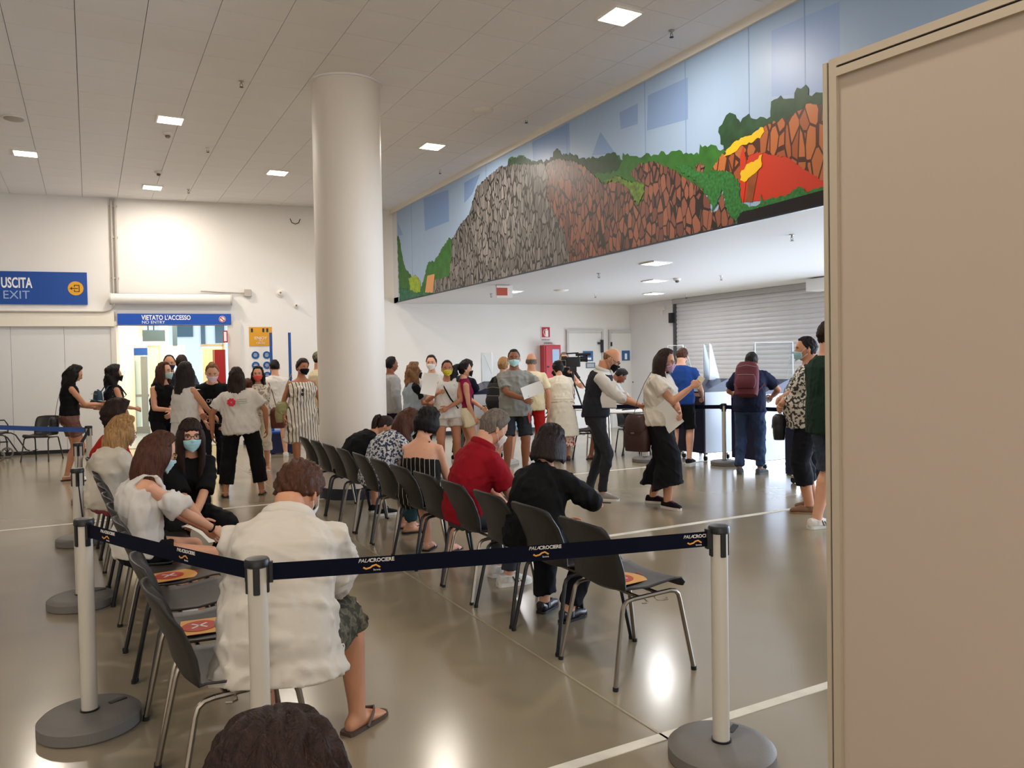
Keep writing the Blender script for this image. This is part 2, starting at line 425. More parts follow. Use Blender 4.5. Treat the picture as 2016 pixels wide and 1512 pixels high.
def shard(name, cA, cB, line, scale, st, w=.06, rot=.25):
    m = bpy.data.materials.new(name); m.use_nodes = True; nt = m.node_tree; bs = nt.nodes['Principled BSDF']; L = nt.links
    bs.inputs['Roughness'].default_value = .45
    tc = nt.nodes.new('ShaderNodeTexCoord'); mpn = nt.nodes.new('ShaderNodeMapping'); mpn.inputs['Rotation'].default_value = (rot, 0, 0); mpn.inputs['Scale'].default_value = st
    nz = nt.nodes.new('ShaderNodeTexNoise'); nz.inputs['Scale'].default_value = 1.2; L.new(tc.outputs['Object'], nz.inputs[0])
    sc = nt.nodes.new('ShaderNodeVectorMath'); sc.operation = 'MULTIPLY_ADD'; sc.inputs[1].default_value = (.06, .06, .06); L.new(nz.outputs['Color'], sc.inputs[0]); L.new(tc.outputs['Object'], sc.inputs[2])
    L.new(sc.outputs[0], mpn.inputs[0])
    v1 = nt.nodes.new('ShaderNodeTexVoronoi'); v1.feature = 'DISTANCE_TO_EDGE'; v1.inputs['Scale'].default_value = scale
    v2 = nt.nodes.new('ShaderNodeTexVoronoi'); v2.inputs['Scale'].default_value = scale
    L.new(mpn.outputs[0], v1.inputs[0]); L.new(mpn.outputs[0], v2.inputs[0])
    rg = nt.nodes.new('ShaderNodeMath'); rg.operation = 'GREATER_THAN'; rg.inputs[1].default_value = w
    # a line as wide as the ink, wider on one side of the cell so that the slabs read as lit blocks
    sp = nt.nodes.new('ShaderNodeSeparateXYZ'); L.new(v2.outputs['Color'], sp.inputs[0])
    ml = nt.nodes.new('ShaderNodeMath'); ml.operation = 'MULTIPLY_ADD'; ml.inputs[1].default_value = w*1.8; ml.inputs[2].default_value = w*.5
    L.new(sp.outputs[1], ml.inputs[0]); L.new(ml.outputs[0], rg.inputs[1]); L.new(v1.outputs[0], rg.inputs[0])
    mx = nt.nodes.new('ShaderNodeMix'); mx.data_type = 'RGBA'; mx.inputs[6].default_value = (*lin(cA), 1); mx.inputs[7].default_value = (*lin(cB), 1); L.new(sp.outputs[0], mx.inputs[0])
    m2 = nt.nodes.new('ShaderNodeMix'); m2.data_type = 'RGBA'; m2.inputs[6].default_value = (*lin(line), 1); L.new(rg.outputs[0], m2.inputs[0]); L.new(mx.outputs[2], m2.inputs[7])
    L.new(m2.outputs[2], bs.inputs['Base Color'])
    return m
skym = mat('mural pale sky', '#9fb8d8', .4, var=.05, vs=.35)
b = MB(); b.box((-.006, -.3, (CH-LH)/2-.045), (.03, 16.2, CH-LH-.09)); b.obj('sky_board', skym, mur)
sk2 = mat('mural deeper sky', '#7f9fd0', .4); sk3 = mat('mural grey sky', '#93addb', .4); sk4 = mat('mural dusk sky', '#86a1cc', .4)
O = .0215
for pts, m in ((((165,540),(275,500),(278,640),(172,682)), sk2), (((345,470),(415,430),(380,520),(345,560)), sk2), (((645,290),(808,205),(812,400),(650,420)), sk2),
               (((945,245),(908,350),(1010,340)), sk2), (((1155,85),(1330,5),(1332,190),(1150,240)), sk4), (((50,640),(75,700),(52,705)), sk2),
               (((1030,160),(1110,120),(1110,210),(1035,235)), sk4), (((1700,-200),(2000,-330),(2000,60),(1700,90)), sk3)):
    mpoly('sky_tint', pts, m, O)
for x in (113, 460, 1150, 1333):
    yt = 590-.6*x*.99 if x < 900 else 20
for px_ in (811, 960, 1120, 1275, 1355, 1480, 1590):
    yy = onx(px_, 400, MX).y-8.0
    b = MB(); b.box((-.0222, yy, (CH-LH)/2-.03), (.002, .012, CH-LH-.1)); b.obj('board_joint', sk4, mur)
gd = mat('mural dark green', '#1f4527', .5, var=.35, vs=9); gm = mat('mural mid green', '#2f6a24', .5, var=.25, vs=7)
gl = mat('mural leaf green', '#2c7031', .5, var=.45, vs=30); gy = mat('mural lime', '#93ad25', .5, var=.3, vs=20)
gsea = mat('mural sea green', '#23684a', .5, var=.5, vs=12)
mpoly('green_hills', [(535,420),(540,365),(600,350),(640,378),(720,372),(745,355),(752,318),(775,350),(835,345),(848,365),(935,362),(1000,335),(1042,372),(1045,338),(1105,352),(1180,345),(1280,330),(1380,345),(1385,300),(1490,320),(1500,420),(1430,520),(1100,640),(900,560)], gm, .024, .055)
mpoly('dark_bushes', [(535,420),(540,365),(600,350),(640,378),(720,372),(752,318),(775,350),(835,345),(848,365),(935,362),(1000,335),(1042,372),(1010,420),(960,430),(900,420),(830,420),(700,420)], gd, .0255, .06)
mpoly('copper_rocks', [(640,800),(640,420),(700,400),(720,380),(760,365),(830,375),(880,400),(930,450),(960,475),(1010,460),(1060,480),(1085,530),(1110,575),(1130,540),(1135,490),(1075,430),(1110,390),(1180,375),(1260,410),(1320,450),(1380,490),(1430,545),(1432,600),(1462,590),(1475,490),(1500,590),(1545,660),(1300,715),(800,830),(790,700)], shard('mural copper rock', '#9a5c43', '#6a3c30', '#1e100c', 7.0, (1, 1.9, .8), .055, .5), .028, .03)
mpoly('copper_rocks_small', [(1360,400),(1385,378),(1405,400),(1395,430),(1370,425)], shard('mural copper rock small', '#a4664a', '#7c4a3a', '#1e100c', 8.0, (1, 1.8, 1.0), .06), .028, .03)
mpoly('grey_rocks', [(208,975),(212,900),(280,880),(288,790),(290,720),(330,650),(365,610),(385,540),(400,490),(440,450),(500,400),(560,388),(640,388),(700,385),(715,450),(705,520),(740,600),(790,700),(810,830),(500,900)], shard('mural grey rock', '#827d7a', '#5c5856', '#191615', 6.6, (1, 2.2, .75), .055, -.3), .030, .03)
mpoly('lime_bush', [(955,470),(1010,440),(1080,470),(1135,470),(1140,510),(1125,540),(1108,570),(1085,520),(1050,475),(1000,462)], mat('mural olive leaf', '#5f7d2a', .5, var=.5, vs=22), .0315, .04)
mpoly('red_cliff', [(1560,290),(1700,330),(1945,360),(1945,500),(1700,545),(1570,556)], mat('mural red', '#c8371c', .5), .024)
mpoly('orange_rocks', [(1430,415),(1450,390),(1485,340),(1600,290),(1655,250),(1665,215),(1770,175),(1800,150),(1850,112),(1945,95),(1945,470),(1890,440),(1840,410),(1780,360),(1710,350),(1650,335),(1600,345),(1560,470),(1500,415)], shard('mural orange rock', '#c07039', '#9c4f26', '#47200f', 5.0, (1, 1.9, .8), .05, .8), .0265, .02)
mpoly('red_flow', [(1560,470),(1562,350),(1575,310),(1585,360),(1590,440),(1575,560),(1565,550)], mat('mural red', '#c8371c', .5), .0285)
mpoly('orange_trunk', [(1585,552),(1600,440),(1640,420),(1615,555)], mat('mural trunk', '#8e4a22', .5, var=.3, vs=10), .0285)
mpoly('dark_trees', [(1475,300),(1468,225),(1500,172),(1540,170),(1562,205),(1600,165),(1635,190),(1695,178),(1698,112),(1740,85),(1765,100),(1800,98),(1812,50),(1850,38),(1862,82),(1945,72),(1945,110),(1850,125),(1780,175),(1670,220),(1600,262),(1500,332)], gd, .0275, .05)
mpoly('yellow_moss', [(1488,355),(1500,325),(1535,290),(1575,270),(1620,250),(1662,225),(1668,245),(1650,275),(1600,292),(1560,310),(1520,345)], mat('mural yellow', '#eec01c', .5), .0305, .035)
mpoly('yellow_moss_low', [(1562,458),(1568,415),(1600,385),(1630,370),(1658,345),(1655,400),(1625,430),(1590,462)], mat('mural yellow', '#eec01c', .5), .0305, .035)
mpoly('leafy_shrub', [(1275,400),(1330,390),(1380,420),(1440,425),(1520,425),(1560,470),(1565,560),(1600,578),(1650,560),(1655,520),(1670,552),(1780,520),(1800,498),(1830,490),(1850,512),(1945,485),(1945,505),(1620,590),(1560,605),(1540,650),(1505,600),(1480,500),(1460,560),(1440,600),(1425,540),(1380,470)], gl, .0325, .035)
mpoly('black_foot', [(1548,670),(1550,625),(1572,600),(1945,497),(1945,575)], mat('mural black', '#171213', .4), .034)
mpoly('left_green', [(48,700),(60,720),(70,790),(85,850),(110,880),(150,940),(165,900),(185,820),(215,815),(240,770),(280,712),(290,720),(292,880),(210,960),(60,1010)], gm, .027, .05)
mpoly('left_lime', [(100,890),(130,878),(150,900),(150,950),(110,965)], gy, .0295, .05)
mpoly('left_orange', [(182,880),(214,872),(206,955),(172,955)], mat('mural orange house', '#d99a62', .5), .0315)
mpoly('left_teal', [(58,930),(90,940),(140,955),(205,955),(205,975),(62,1012)], gsea, .033, .05)
b = MB(); b.box((-.04, -.3, .004), (.02, 16.2, .016)); b.obj('lower_edge', mat('mural lip', '#20242c', .4), mur)

# ------------------------------------------------------------------ recessed lamps and ceiling fittings
glow = mat('lamp diffuser', '#fff6e2', .5, emit=14); glowc = mat('lamp diffuser cool', '#ffffff', .5, emit=10)
bez = mat('lamp bezel', '#eeeae2', .4)
def lamp(p, s, low=False, label='', seen=True):
    t = thing('ceiling_light', label, 'lamp', p, .0, 'recessed square lamps in the low ceiling' if low else 'recessed square lamps in the high ceiling')
    b = MB(); b.box((0,0,-.006), (s, s, .012)); b.obj('diffuser', glowc if low else glow, t, loc=(0,0,-.006))
    b = MB()
    for sx, sy, dx, dy in ((1,0,.025,s+.05),(-1,0,.025,s+.05),(0,1,s,.025),(0,-1,s,.025)):
        b.box((sx*(s/2+.0125), sy*(s/2+.0125), -.008), (dx, dy, .016))
    b.obj('bezel', bez, t)
    area('lamp_beam', (p[0], p[1], p[2]-.03), s, s, LOW_W if low else LAMP_W, (1, .98, .95) if low else (1, .90, .78))
hi = [(335,235,'above the phone checking woman'),(50,301,'leftmost near the frame edge'),(546,339,'just left of the pillar top'),(300,368,'farthest, near the back wall'),(851,287,'just right of the pillar'),(1220,30,'nearest, at the top of the frame')]
for x, y, w in hi:
    d = ray(x, y); t = (CH-EYE)/d.z; p = CAMP+d*t
    lamp((p.x, p.y, CH-.002), .30, False, 'bright square recessed ceiling lamp, '+w)
for x, y in ((-4.2, 2.0), (1.2, 2.0), (-5.2, 6.4), (4.2, -2.0), (-1.2, -2.8), (-6.0, 0)):
    area('lamp_beam', (x, y, CH-.05), .30, .30, LAMP_W, (1, .90, .78))
for k, (x, y) in enumerate(((1291,517),(1289,552),(1287,577),(1008,573))):
    d = ray(x, y); t = (LH-EYE)/d.z; p = CAMP+d*t
    lamp((p.x, p.y, LH-.002), .28, True, 'square lamp in the low ceiling, '+['nearest of the row of three','middle of the row of three','farthest of the row of three','beside the red exit box'][k])
spk = mat('speaker grille', '#b9b3a9', .7); 
def onc(x, y, H): d = ray(x, y); return CAMP+d*((H-EYE)/d.z)
for x, y, H, w in ((27,232,CH,'round flat speaker grille in the ceiling at the far left'),(951,217,CH,'round flat speaker grille in the ceiling right of the pillar'),(1105,571,LH,'round flat speaker grille in the low ceiling')):
    p = onc(x, y, H); t = thing('ceiling_speaker', w, 'speaker', (p.x, p.y, H-.001))
    b = MB(); b.lathe([(.001,-.03),(.09,-.03),(.115,-.02),(.12,0),(.001,0)], n=24); b.obj('grille', spk if x < 100 else bez, t, smooth='auto')
    b = MB(); b.lathe([(.12,0),(.14,0),(.14,-.012),(.12,-.012)], n=24); b.obj('rim', bez, t)
spr = [(475,160,CH,'left of the pillar top'),(1036,232,CH,'right of the round speaker grille'),(1322,60,CH,'beside the nearest lamp'),(409,291,CH,'below and right of the lamp row'),(371,373,CH,'next to the farthest lamp'),(866,334,CH,'below the lamp right of the pillar'),
       (1559,462,LH,'near the mural black foot'),(1420,543,LH,'between the low lamps and the shutter'),(1179,538,LH,'left of the low lamp row'),(1172,579,LH,'near the far wall above the doors'),(967,578,LH,'left of the red exit box'),(1351,581,LH,'above the shutter corner')]
for k, (x, y, H, w) in enumerate(spr):
    p = onc(x, y, H); t = thing('sprinkler', 'small dark sprinkler head in the ceiling '+w, 'sprinkler', (p.x, p.y, H-.001), 0, 'sprinkler heads')
    b = MB(); b.lathe([(.001,0),(.03,0),(.03,-.008),(.012,-.012),(.012,-.035),(.001,-.035)], n=12); b.obj('body', bez if k % 2 else chrome, t, smooth='auto')
    b = MB(); b.tube([(.012,0,-.03),(.016,0,-.05),(0,0,-.066)], .003, 5); b.tube([(-.012,0,-.03),(-.016,0,-.05),(0,0,-.066)], .003, 5); b.lathe([(.001,-.066),(.022,-.066),(.022,-.07),(.001,-.07)], n=12); b.obj('deflector', dark, t)
for x, y, H, w in ((330,262,CH,'below the lamp above the queue'),(312,338,CH,'above the farthest lamp'),(1333,548,LH,'beside the row of three low lamps')):
    p = onc(x, y, H); t = thing('smoke_detector', 'white round smoke detector with dark slot '+w, 'smoke detector', (p.x, p.y, H-.001))
    b = MB(); b.lathe([(.001,0),(.065,0),(.065,-.02),(.05,-.035),(.001,-.035)], n=20); b.obj('base', bez, t, smooth='auto')
    b = MB(); b.lathe([(.001,-.035),(.03,-.035),(.035,-.05),(.02,-.07),(.001,-.07)], n=16); b.obj('sensor', mat('sensor brown','#6b5a50',.5), t, smooth='auto')
# ================================================================== THINGS ON THE BACK WALL
def wthing(name, label, cat, s, h, out=0.0, group=None):
    return thing(name, label, cat, wp(s, h, out), WA, group)
def flat(s): return (PI/2, 0, 0)      # text standing on the wall, facing -y of the wall frame
# exit sign
sA, hA = wl(173, 600); _, hB = wl(173, 537)
t = wthing('exit_sign', 'large blue sign reading USCITA EXIT with round amber emblem', 'sign', sA, (hA+hB)/2, .001)
W = 3.4; Hh = hB-hA
bx('board', (-W/2, -.02, 0), (W, .04, Hh), blue, t)
tl = wl(3, 560)[0]-sA
ul = wl(80, 560)[0]-wl(3,560)[0]
text('USCITA', .27, whitem, t, (tl, -.042, .085), (PI/2,0,0), bold=.025, sx=ul/1.18*1.02)
text('EXIT', .22, mat('pale blue lettering', '#9fb6dc', .6), t, (tl+.02, -.042, -.14), (PI/2,0,0))
ce = wl(150, 569)[0]-sA
b = MB(); b.lathe([(.001,0),(.135,0),(.135,.006),(.001,.006)], n=28); em = b.obj('emblem', orange, t, loc=(ce, -.04, .0), rot=(PI/2,0,0))
b = MB()
for c, d in (((.02,.06,.008),(.09,.014,.004)),((.02,-.06,.008),(.09,.014,.004)),((.062,0,.008),(.014,.13,.004)),((-.02,.045,.008),(.014,.04,.004)),((-.02,-.045,.008),(.014,.04,.004)),((-.02,0,.008),(.12,.014,.004))): b.box(c, d)
b.poly([V((-.10,0,.01)),V((-.06,.03,.01)),V((-.06,-.03,.01))], .004, (0,0,1)); b.obj('arrow_mark', mat('brown mark', '#4a3513', .6), em)
# no entry sign
sA, hA = wl(233, 640); sB, hB = wl(455, 618)
t = wthing('no_entry_sign', 'long blue sign reading VIETATO L\'ACCESSO above the doorway', 'sign', (sA+sB)/2, (hA+hB)/2, .062)
Wn = sB-sA
bx('board', (0, -.015, 0), (Wn, .03, .215), blue2, t)
x0 = wl(280, 625)[0]-(sA+sB)/2; x1 = wl(378, 625)[0]-(sA+sB)/2
text("VIETATO L'ACCESSO", .13, whitem, t, (x0, -.032, .025), (PI/2,0,0), bold=.02, sx=(x1-x0)/1.235)
text('NO ENTRY', .085, whitem, t, (x0, -.032, -.065), (PI/2,0,0))
ce = wl(438, 628)[0]-(sA+sB)/2
b = MB(); b.lathe([(.001,0),(.065,0),(.065,.005),(.001,.005)], n=24); em = b.obj('emblem', whitem, t, loc=(ce,-.03,0), rot=(PI/2,0,0))
b = MB(); b.tube([(.052*math.cos(a*PI/9), .052*math.sin(a*PI/9), .007) for a in range(18)], .007, 5, closed=True); b.tube([(-.036,.036,.008),(.036,-.036,.008)], .009, 5); b.obj('ring', mat('sign red ring', '#b83a3a', .5), em)
# air curtain
sA, hA = wl(222, 601); sB, hB = wl(454, 580)
t = wthing('air_curtain', 'long white air curtain unit above the doorway', 'air curtain', (sA+sB)/2, (hA+hB)/2, .02)
b = MB(); b.tube([(-(sB-sA)/2, -.09, 0), ((sB-sA)/2, -.09, 0)], [(.11,.10)]*2, 20, ref=(0,0,1)); b.obj('casing', mat('air curtain casing', '#e3e0da', .35), t, smooth='auto')
b = MB(); b.box((0,-.05,.10),(sB-sA+.02,.12,.02)); b.obj('top_grille', mat('dark joint','#3a3733',.8), t)
for sg in (-1, 1):
    b = MB(); b.tube([(sg*(sB-sA)/2, -.09, 0), (sg*((sB-sA)/2+.03), -.09, 0)], [(.113,.103)]*2, 20, ref=(0,0,1)); b.obj('end_cap', mat('end cap grey', '#c9c4bb', .4), t, smooth='auto')
# conduits
pipe = mat('grey conduit', '#b7b0a6', .4)
sc_, _ = wl(222, 400); sc2, hc2 = wl(230, 590)
for k, dx in enumerate((0, .07)):
    t = thing('conduit_pipe', ['grey vertical conduit on the wall, left of the pair', 'grey vertical conduit on the wall, right of the pair'][k], 'pipe', wp(sc2+dx-.05, hc2+.12, .04), WA)
    b = MB(); b.tube([(0,0,0),(0,0,CH-hc2-.14)], .022, 10); b.obj('pipe', pipe, t, smooth='auto')
    b = MB(); 
    for hh in (.3, 1.1, 1.7): b.box((0,.015,hh),(.07,.03,.03))
    b.obj('pipe_clamp', pipe, t)
    b = MB(); b.tube([(0,0,-.12),(0,0,.0)], .028, 10); b.obj('socket', mat('dark socket','#3c3935',.5), t, smooth='auto')
sA, hA = wl(455, 577); sB, _ = wl(482, 577)
t = thing('junction_box', 'small grey junction box right of the air curtain', 'junction box', wp(sB+.06, hA, .04), WA)
b = MB(); b.rbox((0,0,0),(.14,.15,.08),.015,R=Matrix.Rotation(PI/2,3,'X')); b.obj('box', pipe, t, smooth='auto')
b = MB(); b.tube([(-.07,0,0),(-.5,0,.01),(-.9,-.01,.03)], .013, 8); b.obj('pipe', pipe, t, smooth='auto')
sA, hA = wl(2, 614); sB, _ = wl(205, 613)
t = thing('cable_pipe', 'thin grey pipe running along the ledge to the air curtain', 'pipe', wp(sB, hA, .12), WA)
b = MB(); b.tube([(-5.5,0,0),(0,0,0),(.14,0,.04),(.2,-.02,.12),(.2,-.02,.2)], .016, 8); b.obj('pipe', pipe, t, smooth='auto')
# wall lamps / beacon
for x, y, w, l in ((552,577,.15,'round white wall alarm right of the junction box'),(583,602,.09,'small white wall sensor left of the pillar')):
    s, h = wl(x, y); t = thing('wall_alarm', l, 'alarm', wp(s, h, 0), WA)
    b = MB(); b.lathe([(.001,0),(w*.6,0),(w*.6,.03),(.001,.03)], n=24); b.obj('base', bez, t, rot=(PI/2,0,0), smooth='auto')
    b = MB(); b.ball((0,-.05,0),(w*.45,.06,w*.45),14,8); b.obj('dome', bez, t, smooth=True)
    b = MB(); b.ball((0,-.11,0),(.02,.012,.02),8,5); b.obj('lens', mat('lens grey','#7b7670',.3), t, smooth=True)
s, h = wl(581, 437); t = thing('wall_hook', 'dark curved cable loop on the upper wall left of the pillar', 'cable', wp(s, h, .02), WA)
b = MB(); b.tube([(-.10,0,.06),(-.07,-.02,-.02),(0,-.03,-.05),(.07,-.02,-.02),(.10,0,.06)], .008, 6); b.obj('cable', dark, t, smooth='auto')

# ------------------------------------------------------------------ beyond the doorway: bright lobby
lob = tag(link('wall_lobby', None, None, W0, RW), 'pale yellow lobby beyond the no entry doorway', kind='structure')
lw = mat('lobby wall', '#f2e3bd', .6); lwh = mat('lobby pale frame', '#efe7d6', .5)
def lb(name, c, d, m, parent=lob): return bx(name, c, d, m, parent)
b = MB(); b.box((s0-.32, 3.2, 1.6),(.2,6.0,3.2)); b.obj('side_wall', lw, lob)
b = MB(); b.box((s1+.05, 1.7, 1.6),(.2,3.0,3.2)); b.obj('side_wall', lw, lob)
lb('floor_slab', ((s0+s1)/2, 5.2, -.04), (4.4, 10, .1), mat('lobby floor', '#8f979b', .25))
lb('roof_slab', ((s0+s1)/2, 3.2, 3.3), (4.4, 6.0, .1), lwh)
area('lobby_daylight', tuple(W0+WU*((s0+s1)/2+.2)-WN*3.0+V((0,0,3.1))), 2.2, 3.5, 260, (1,.97,.9))
def lpx(px, py, y):      # lobby point at local depth y behind the wall
    d = ray(px, py); t = (W0-WN*y-CAMP).dot(WN)/d.dot(WN); p = CAMP+d*t; q = p-W0; return q.dot(WU), p.z
t = thing('lobby_glass_wall', 'aluminium framed glass wall with door seen through the doorway', 'window', W0-WN*4.2, WA)
xa, za = lpx(243, 700, 4.2); xb, zb = lpx(322, 700, 4.2); _, zt = lpx(280, 672, 4.2); _, zs = lpx(280, 702, 4.2); xc, _ = lpx(283, 700, 4.2)
steel = mat('grey door steel', '#8a8f92', .4, .4)
for nm, c, d in (('frame',(xa,0,1.6),(.09,.1,3.2)),('frame',(xb,0,1.6),(.14,.12,3.2)),('transom',((xa+xb)/2,0,zt),(xb-xa,.12,.22)),('door_post',(xa+.12,0,zs/2),(.1,.1,zs)),('door_post',(xc,0,zs/2),(.14,.1,zs)),('door_rail',((xa+xc)/2+.1,0,.10),(xc-xa,.08,.16)),('door_rail',((xa+xc)/2+.1,0,.95),(xc-xa,.05,.06))):
    bx(nm, c, d, steel if 'door' in nm else lwh, t)
bx('timber_panel', ((xc+xb)/2+.04, .02, zt/2), (xb-xc-.1, .06, zt-.1), mat('pale timber', '#eadcc2', .5), t)
bx('sign', (xa+.30, -.08, zs+.12), (.5, .03, .18), blue, t)
glass = mat('pale glass', '#dfeef5', .02, trans=1.0, ior=1.2)
bx('glass_pane', ((xa+xc)/2+.1, .0, zs/2), (xc-xa-.2, .012, zs-.2), glass, t)
# outside the lobby: sunlit street and a blue grey building bit
tag(bx('ground_street', tuple(W0-WN*9.5+WU*2.0+V((0,0,-.1))), (9, 8, .1), mat('street pale','#e8ecef',.8), rot=RW), 'pale sunlit street beyond the lobby', kind='structure')
t = thing('street_building', 'bright pale building with dark blue window bands beyond the lobby', 'building', W0-WN*12.5+WU*2.6, WA)
bx('wall', (0,0,2.3), (8,.2,4.6), mat('street building white', '#f3f7fa', .8), t)
for xx, z_, w_, h_ in ((-.15,2.95,.55,.45),(1.0,2.9,.3,.8),(.45,2.9,.14,.9)): bx('window', (xx-.2,-.12,z_), (w_,.05,h_), mat('street glass', '#56707c', .2), t)
t = thing('lobby_post', 'slim white post behind the doorway', 'post', W0-WN*3.4+WU*lpx(325,700,3.4)[0], WA)
b = MB(); b.tube([(0,0,0),(0,0,3.2)], .09, 16); b.obj('shaft', mat('lobby white','#f4f1ea',.5), t, smooth='auto')
t = thing('lobby_tv_bracket', 'dark ceiling hung screen on thin rods in the lobby', 'screen', W0-WN*3.0+WU*lpx(303,660,3.0)[0], WA)
bx('screen', (0,0,2.38), (.48,.08,.26), mat('screen slate','#4e6068',.4), t)
for xx in (-.12,.0): bx('rod', (xx,0,2.86), (.02,.02,.7), black_steel, t)
t = thing('lobby_banner', 'white hanging notice board in the lobby', 'notice board', W0-WN*3.2+WU*lpx(347,690,3.2)[0], WA)
bx('board', (0,0,1.95), (.38,.03,.42), whitem, t); bx('rod', (0,0,2.7), (.05,.03,1.1), steel, t); bx('clip', (-.02,-.02,2.4), (.1,.04,.5), mat('screen slate','#4e6068',.4), t)
# lobby door, fire notice and red cabinet in front of the right reveal
x_, _ = lpx(418, 700, 2.2)
t = thing('lobby_door', 'closed cream door in the right side of the lobby', 'door', W0-WN*2.2+WU*x_, WA)
bx('leaf', (0,0,1.03), (.42,.05,2.06), mat('cream door','#e6d8b4',.5), t); bx('door_frame', (.24,0,1.08), (.05,.08,2.16), mat('door edge','#a99b7c',.5), t); bx('door_frame', (0,0,2.12), (.5,.08,.05), mat('door edge','#a99b7c',.5), t)
s, h = wl(446, 663)
t = wthing('fire_notice', 'small framed red and white notice in the doorway reveal', 'notice', s-.02, h, .10)
bx('frame', (0,0,0), (.085,.03,.24), red, t); bx('sheet', (0,-.018,0), (.05,.01,.19), whitem, t)
s, h = wl(440, 715)
t = wthing('red_cabinet', 'tall red fire cabinet standing in the doorway', 'cabinet', s-.05, 0, .22)
_, ht = wl(440, 690)
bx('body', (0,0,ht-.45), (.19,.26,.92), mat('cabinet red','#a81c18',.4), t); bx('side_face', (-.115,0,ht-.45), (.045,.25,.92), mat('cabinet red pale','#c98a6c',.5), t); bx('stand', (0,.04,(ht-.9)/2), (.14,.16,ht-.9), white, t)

# ------------------------------------------------------------------ poster stand left of the pillar
s, h = wl(515, 690)
pq = at(515, 14.4); t = thing('information_poster', 'amber and white information poster with round blue pictograms', 'poster', (pq.x, pq.y, 0), -math.radians(28.5)+.25)
hT = depth_h(515, 644, 14.4); hM = depth_h(515, 681, 14.4)
bx('panel', (0,0,hT/2), (.41,.03,hT), whitem, t); bx('header', (0,-.018,(hT+hM)/2), (.41,.012,hT-hM), orange, t)
text('ENJOY', .075, whitem, t, (0,-.026,(hT+hM)/2-.03), (PI/2,0,0), 'CENTER'); text('YOUR', .03, whitem, t, (0,-.026,(hT+hM)/2-.085), (PI/2,0,0), 'CENTER'); text('CRUISE', .05, whitem, t, (0,-.026,hM+.05), (PI/2,0,0), 'CENTER')
for xx in (-.15,.05,.12): bx('mark', (xx,-.025,hT-.06), (.035,.006,.07), navy, t)
for xx in (-.1,.1):
    for zz in (.17,.36,.55):
        b = MB(); b.lathe([(.001,0),(.07,0),(.07,.006),(.001,.006)], n=18); d_ = b.obj('pictogram', mat('pictogram blue','#1c5a9c',.5), t, loc=(xx,-.018,hM-zz), rot=(PI/2,0,0))
        b = MB(); b.box((0,0,.008),(.07,.01,.002)); b.box((0,.025,.008),(.05,.008,.002)); b.box((0,-.025,.008),(.05,.008,.002)); b.obj('mark', whitem, d_)
pq = at(553, 14.3); t = thing('sanitising_stand', 'navy stand with two tall blue posts behind the white shirt man', 'stand', (pq.x, pq.y, 0), -math.radians(28.5)+.3)
hp = depth_h(553, 655, 14.3)
for xx in (-.165,.165): bx('post', (xx,0,hp/2), (.05,.05,hp), mat('post blue','#1c4c94',.4), t)
bx('base', (0,0,.2), (.5,.4,.36), mat('deep navy','#0c1c4a',.35), t); bx('base_top', (0,0,.395), (.56,.44,.03), blue2, t); bx('panel', (0,0,.82), (.3,.02,.8), mat('pale stand panel','#dfe5ee',.5), t)
# ------------------------------------------------------------------ alcove wall: doors, fire hose cabinet, signs
dm = mat('fire door paint', '#e3e1dd', .5)
doors = []
for n, (xl, xr, lab) in enumerate(((1116,1184,'left white metal fire door with blue notices'),(1199,1259,'right white metal fire door with lever handle'))):
    sA, hT = wl(xl, 653); sB, _ = wl(xr, 651)
    t = tag(link('door_%d' % (n+1), None, None, wp((sA+sB)/2, 0, 0), RW), lab, kind='structure')
    w = sB-sA
    bx('leaf', (0,-.03,hT/2), (w-.06,.05,hT), dm, t)
    b = MB()
    for c, d in (((-w/2,-.03,hT/2),(.05,.08,hT)),((w/2,-.03,hT/2),(.05,.08,hT)),((0,-.03,hT+.02),(w+.05,.08,.05))): b.box(c, d)
    b.obj('door_frame', mat('door frame grey','#c9c8c6',.45), t)
    b = MB(); b.box((0,-.04,hT-.03),(w-.06,.03,.012)); b.obj('gap', darkgap, t)
    doors.append((t, w, hT))
    if n == 0:
        bx('closer', (w/2-.03,-.09,hT-.35), (.05,.07,.30), dark, t); bx('closer_arm', (w/2-.07,-.09,hT-.28), (.12,.05,.05), dark, t)
        bx('notice', (.06,-.06,1.72), (.26,.006,.24), mat('notice blue','#2a5f95',.5), t); bx('notice_text', (.06,-.065,1.66), (.16,.004,.05), whitem, t); bx('notice_strip', (.12,-.06,1.50), (.24,.006,.13), mat('strip grey','#5a6a7c',.5), t)
        for zz in (1.47,1.5,1.53): bx('notice_text', (.12,-.066,zz), (.18,.004,.012), whitem, t)
    else:
        bx('notice', (.0,-.06,1.72), (.21,.006,.24), mat('notice blue','#2a5f95',.5), t); bx('notice_text', (0,-.065,1.70), (.06,.004,.14), whitem, t)
        bx('handle_plate', (w/2-.12,-.065,1.05), (.04,.02,.22), dark, t); h_ = bx('handle', (w/2-.18,-.11,1.08), (.16,.03,.03), dark, t); bx('hinge', (-w/2+.02,-.07,hT-.3), (.04,.04,.1), dark, t)
sA, hT = wl(1063, 680); sB, hB_ = wl(1096, 748)
t = wthing('fire_hose_cabinet', 'red fire hose cabinet with a small window on the wall', 'cabinet', (sA+sB)/2, 0, 0)
w = sB-sA
b = MB(); b.box((0,-.14,1.05+(hT-1.05)/2),(w,.28,hT-1.05)); b.obj('body', mat('hose cabinet red','#b2232c',.4), t)
b = MB(); b.box((.01,-.29,1.05+(hT-1.05)/2),(w-.05,.02,hT-1.09)); dr = b.obj('door', mat('hose cabinet door','#bb2a33',.4), t)
bx('glass', (.07,-.305,hT-.26), (.17,.01,.32), mat('cabinet glass','#7b98b3',.1), dr); bx('lock', (-.12,-.305,hT-.5), (.04,.02,.04), dark, dr)
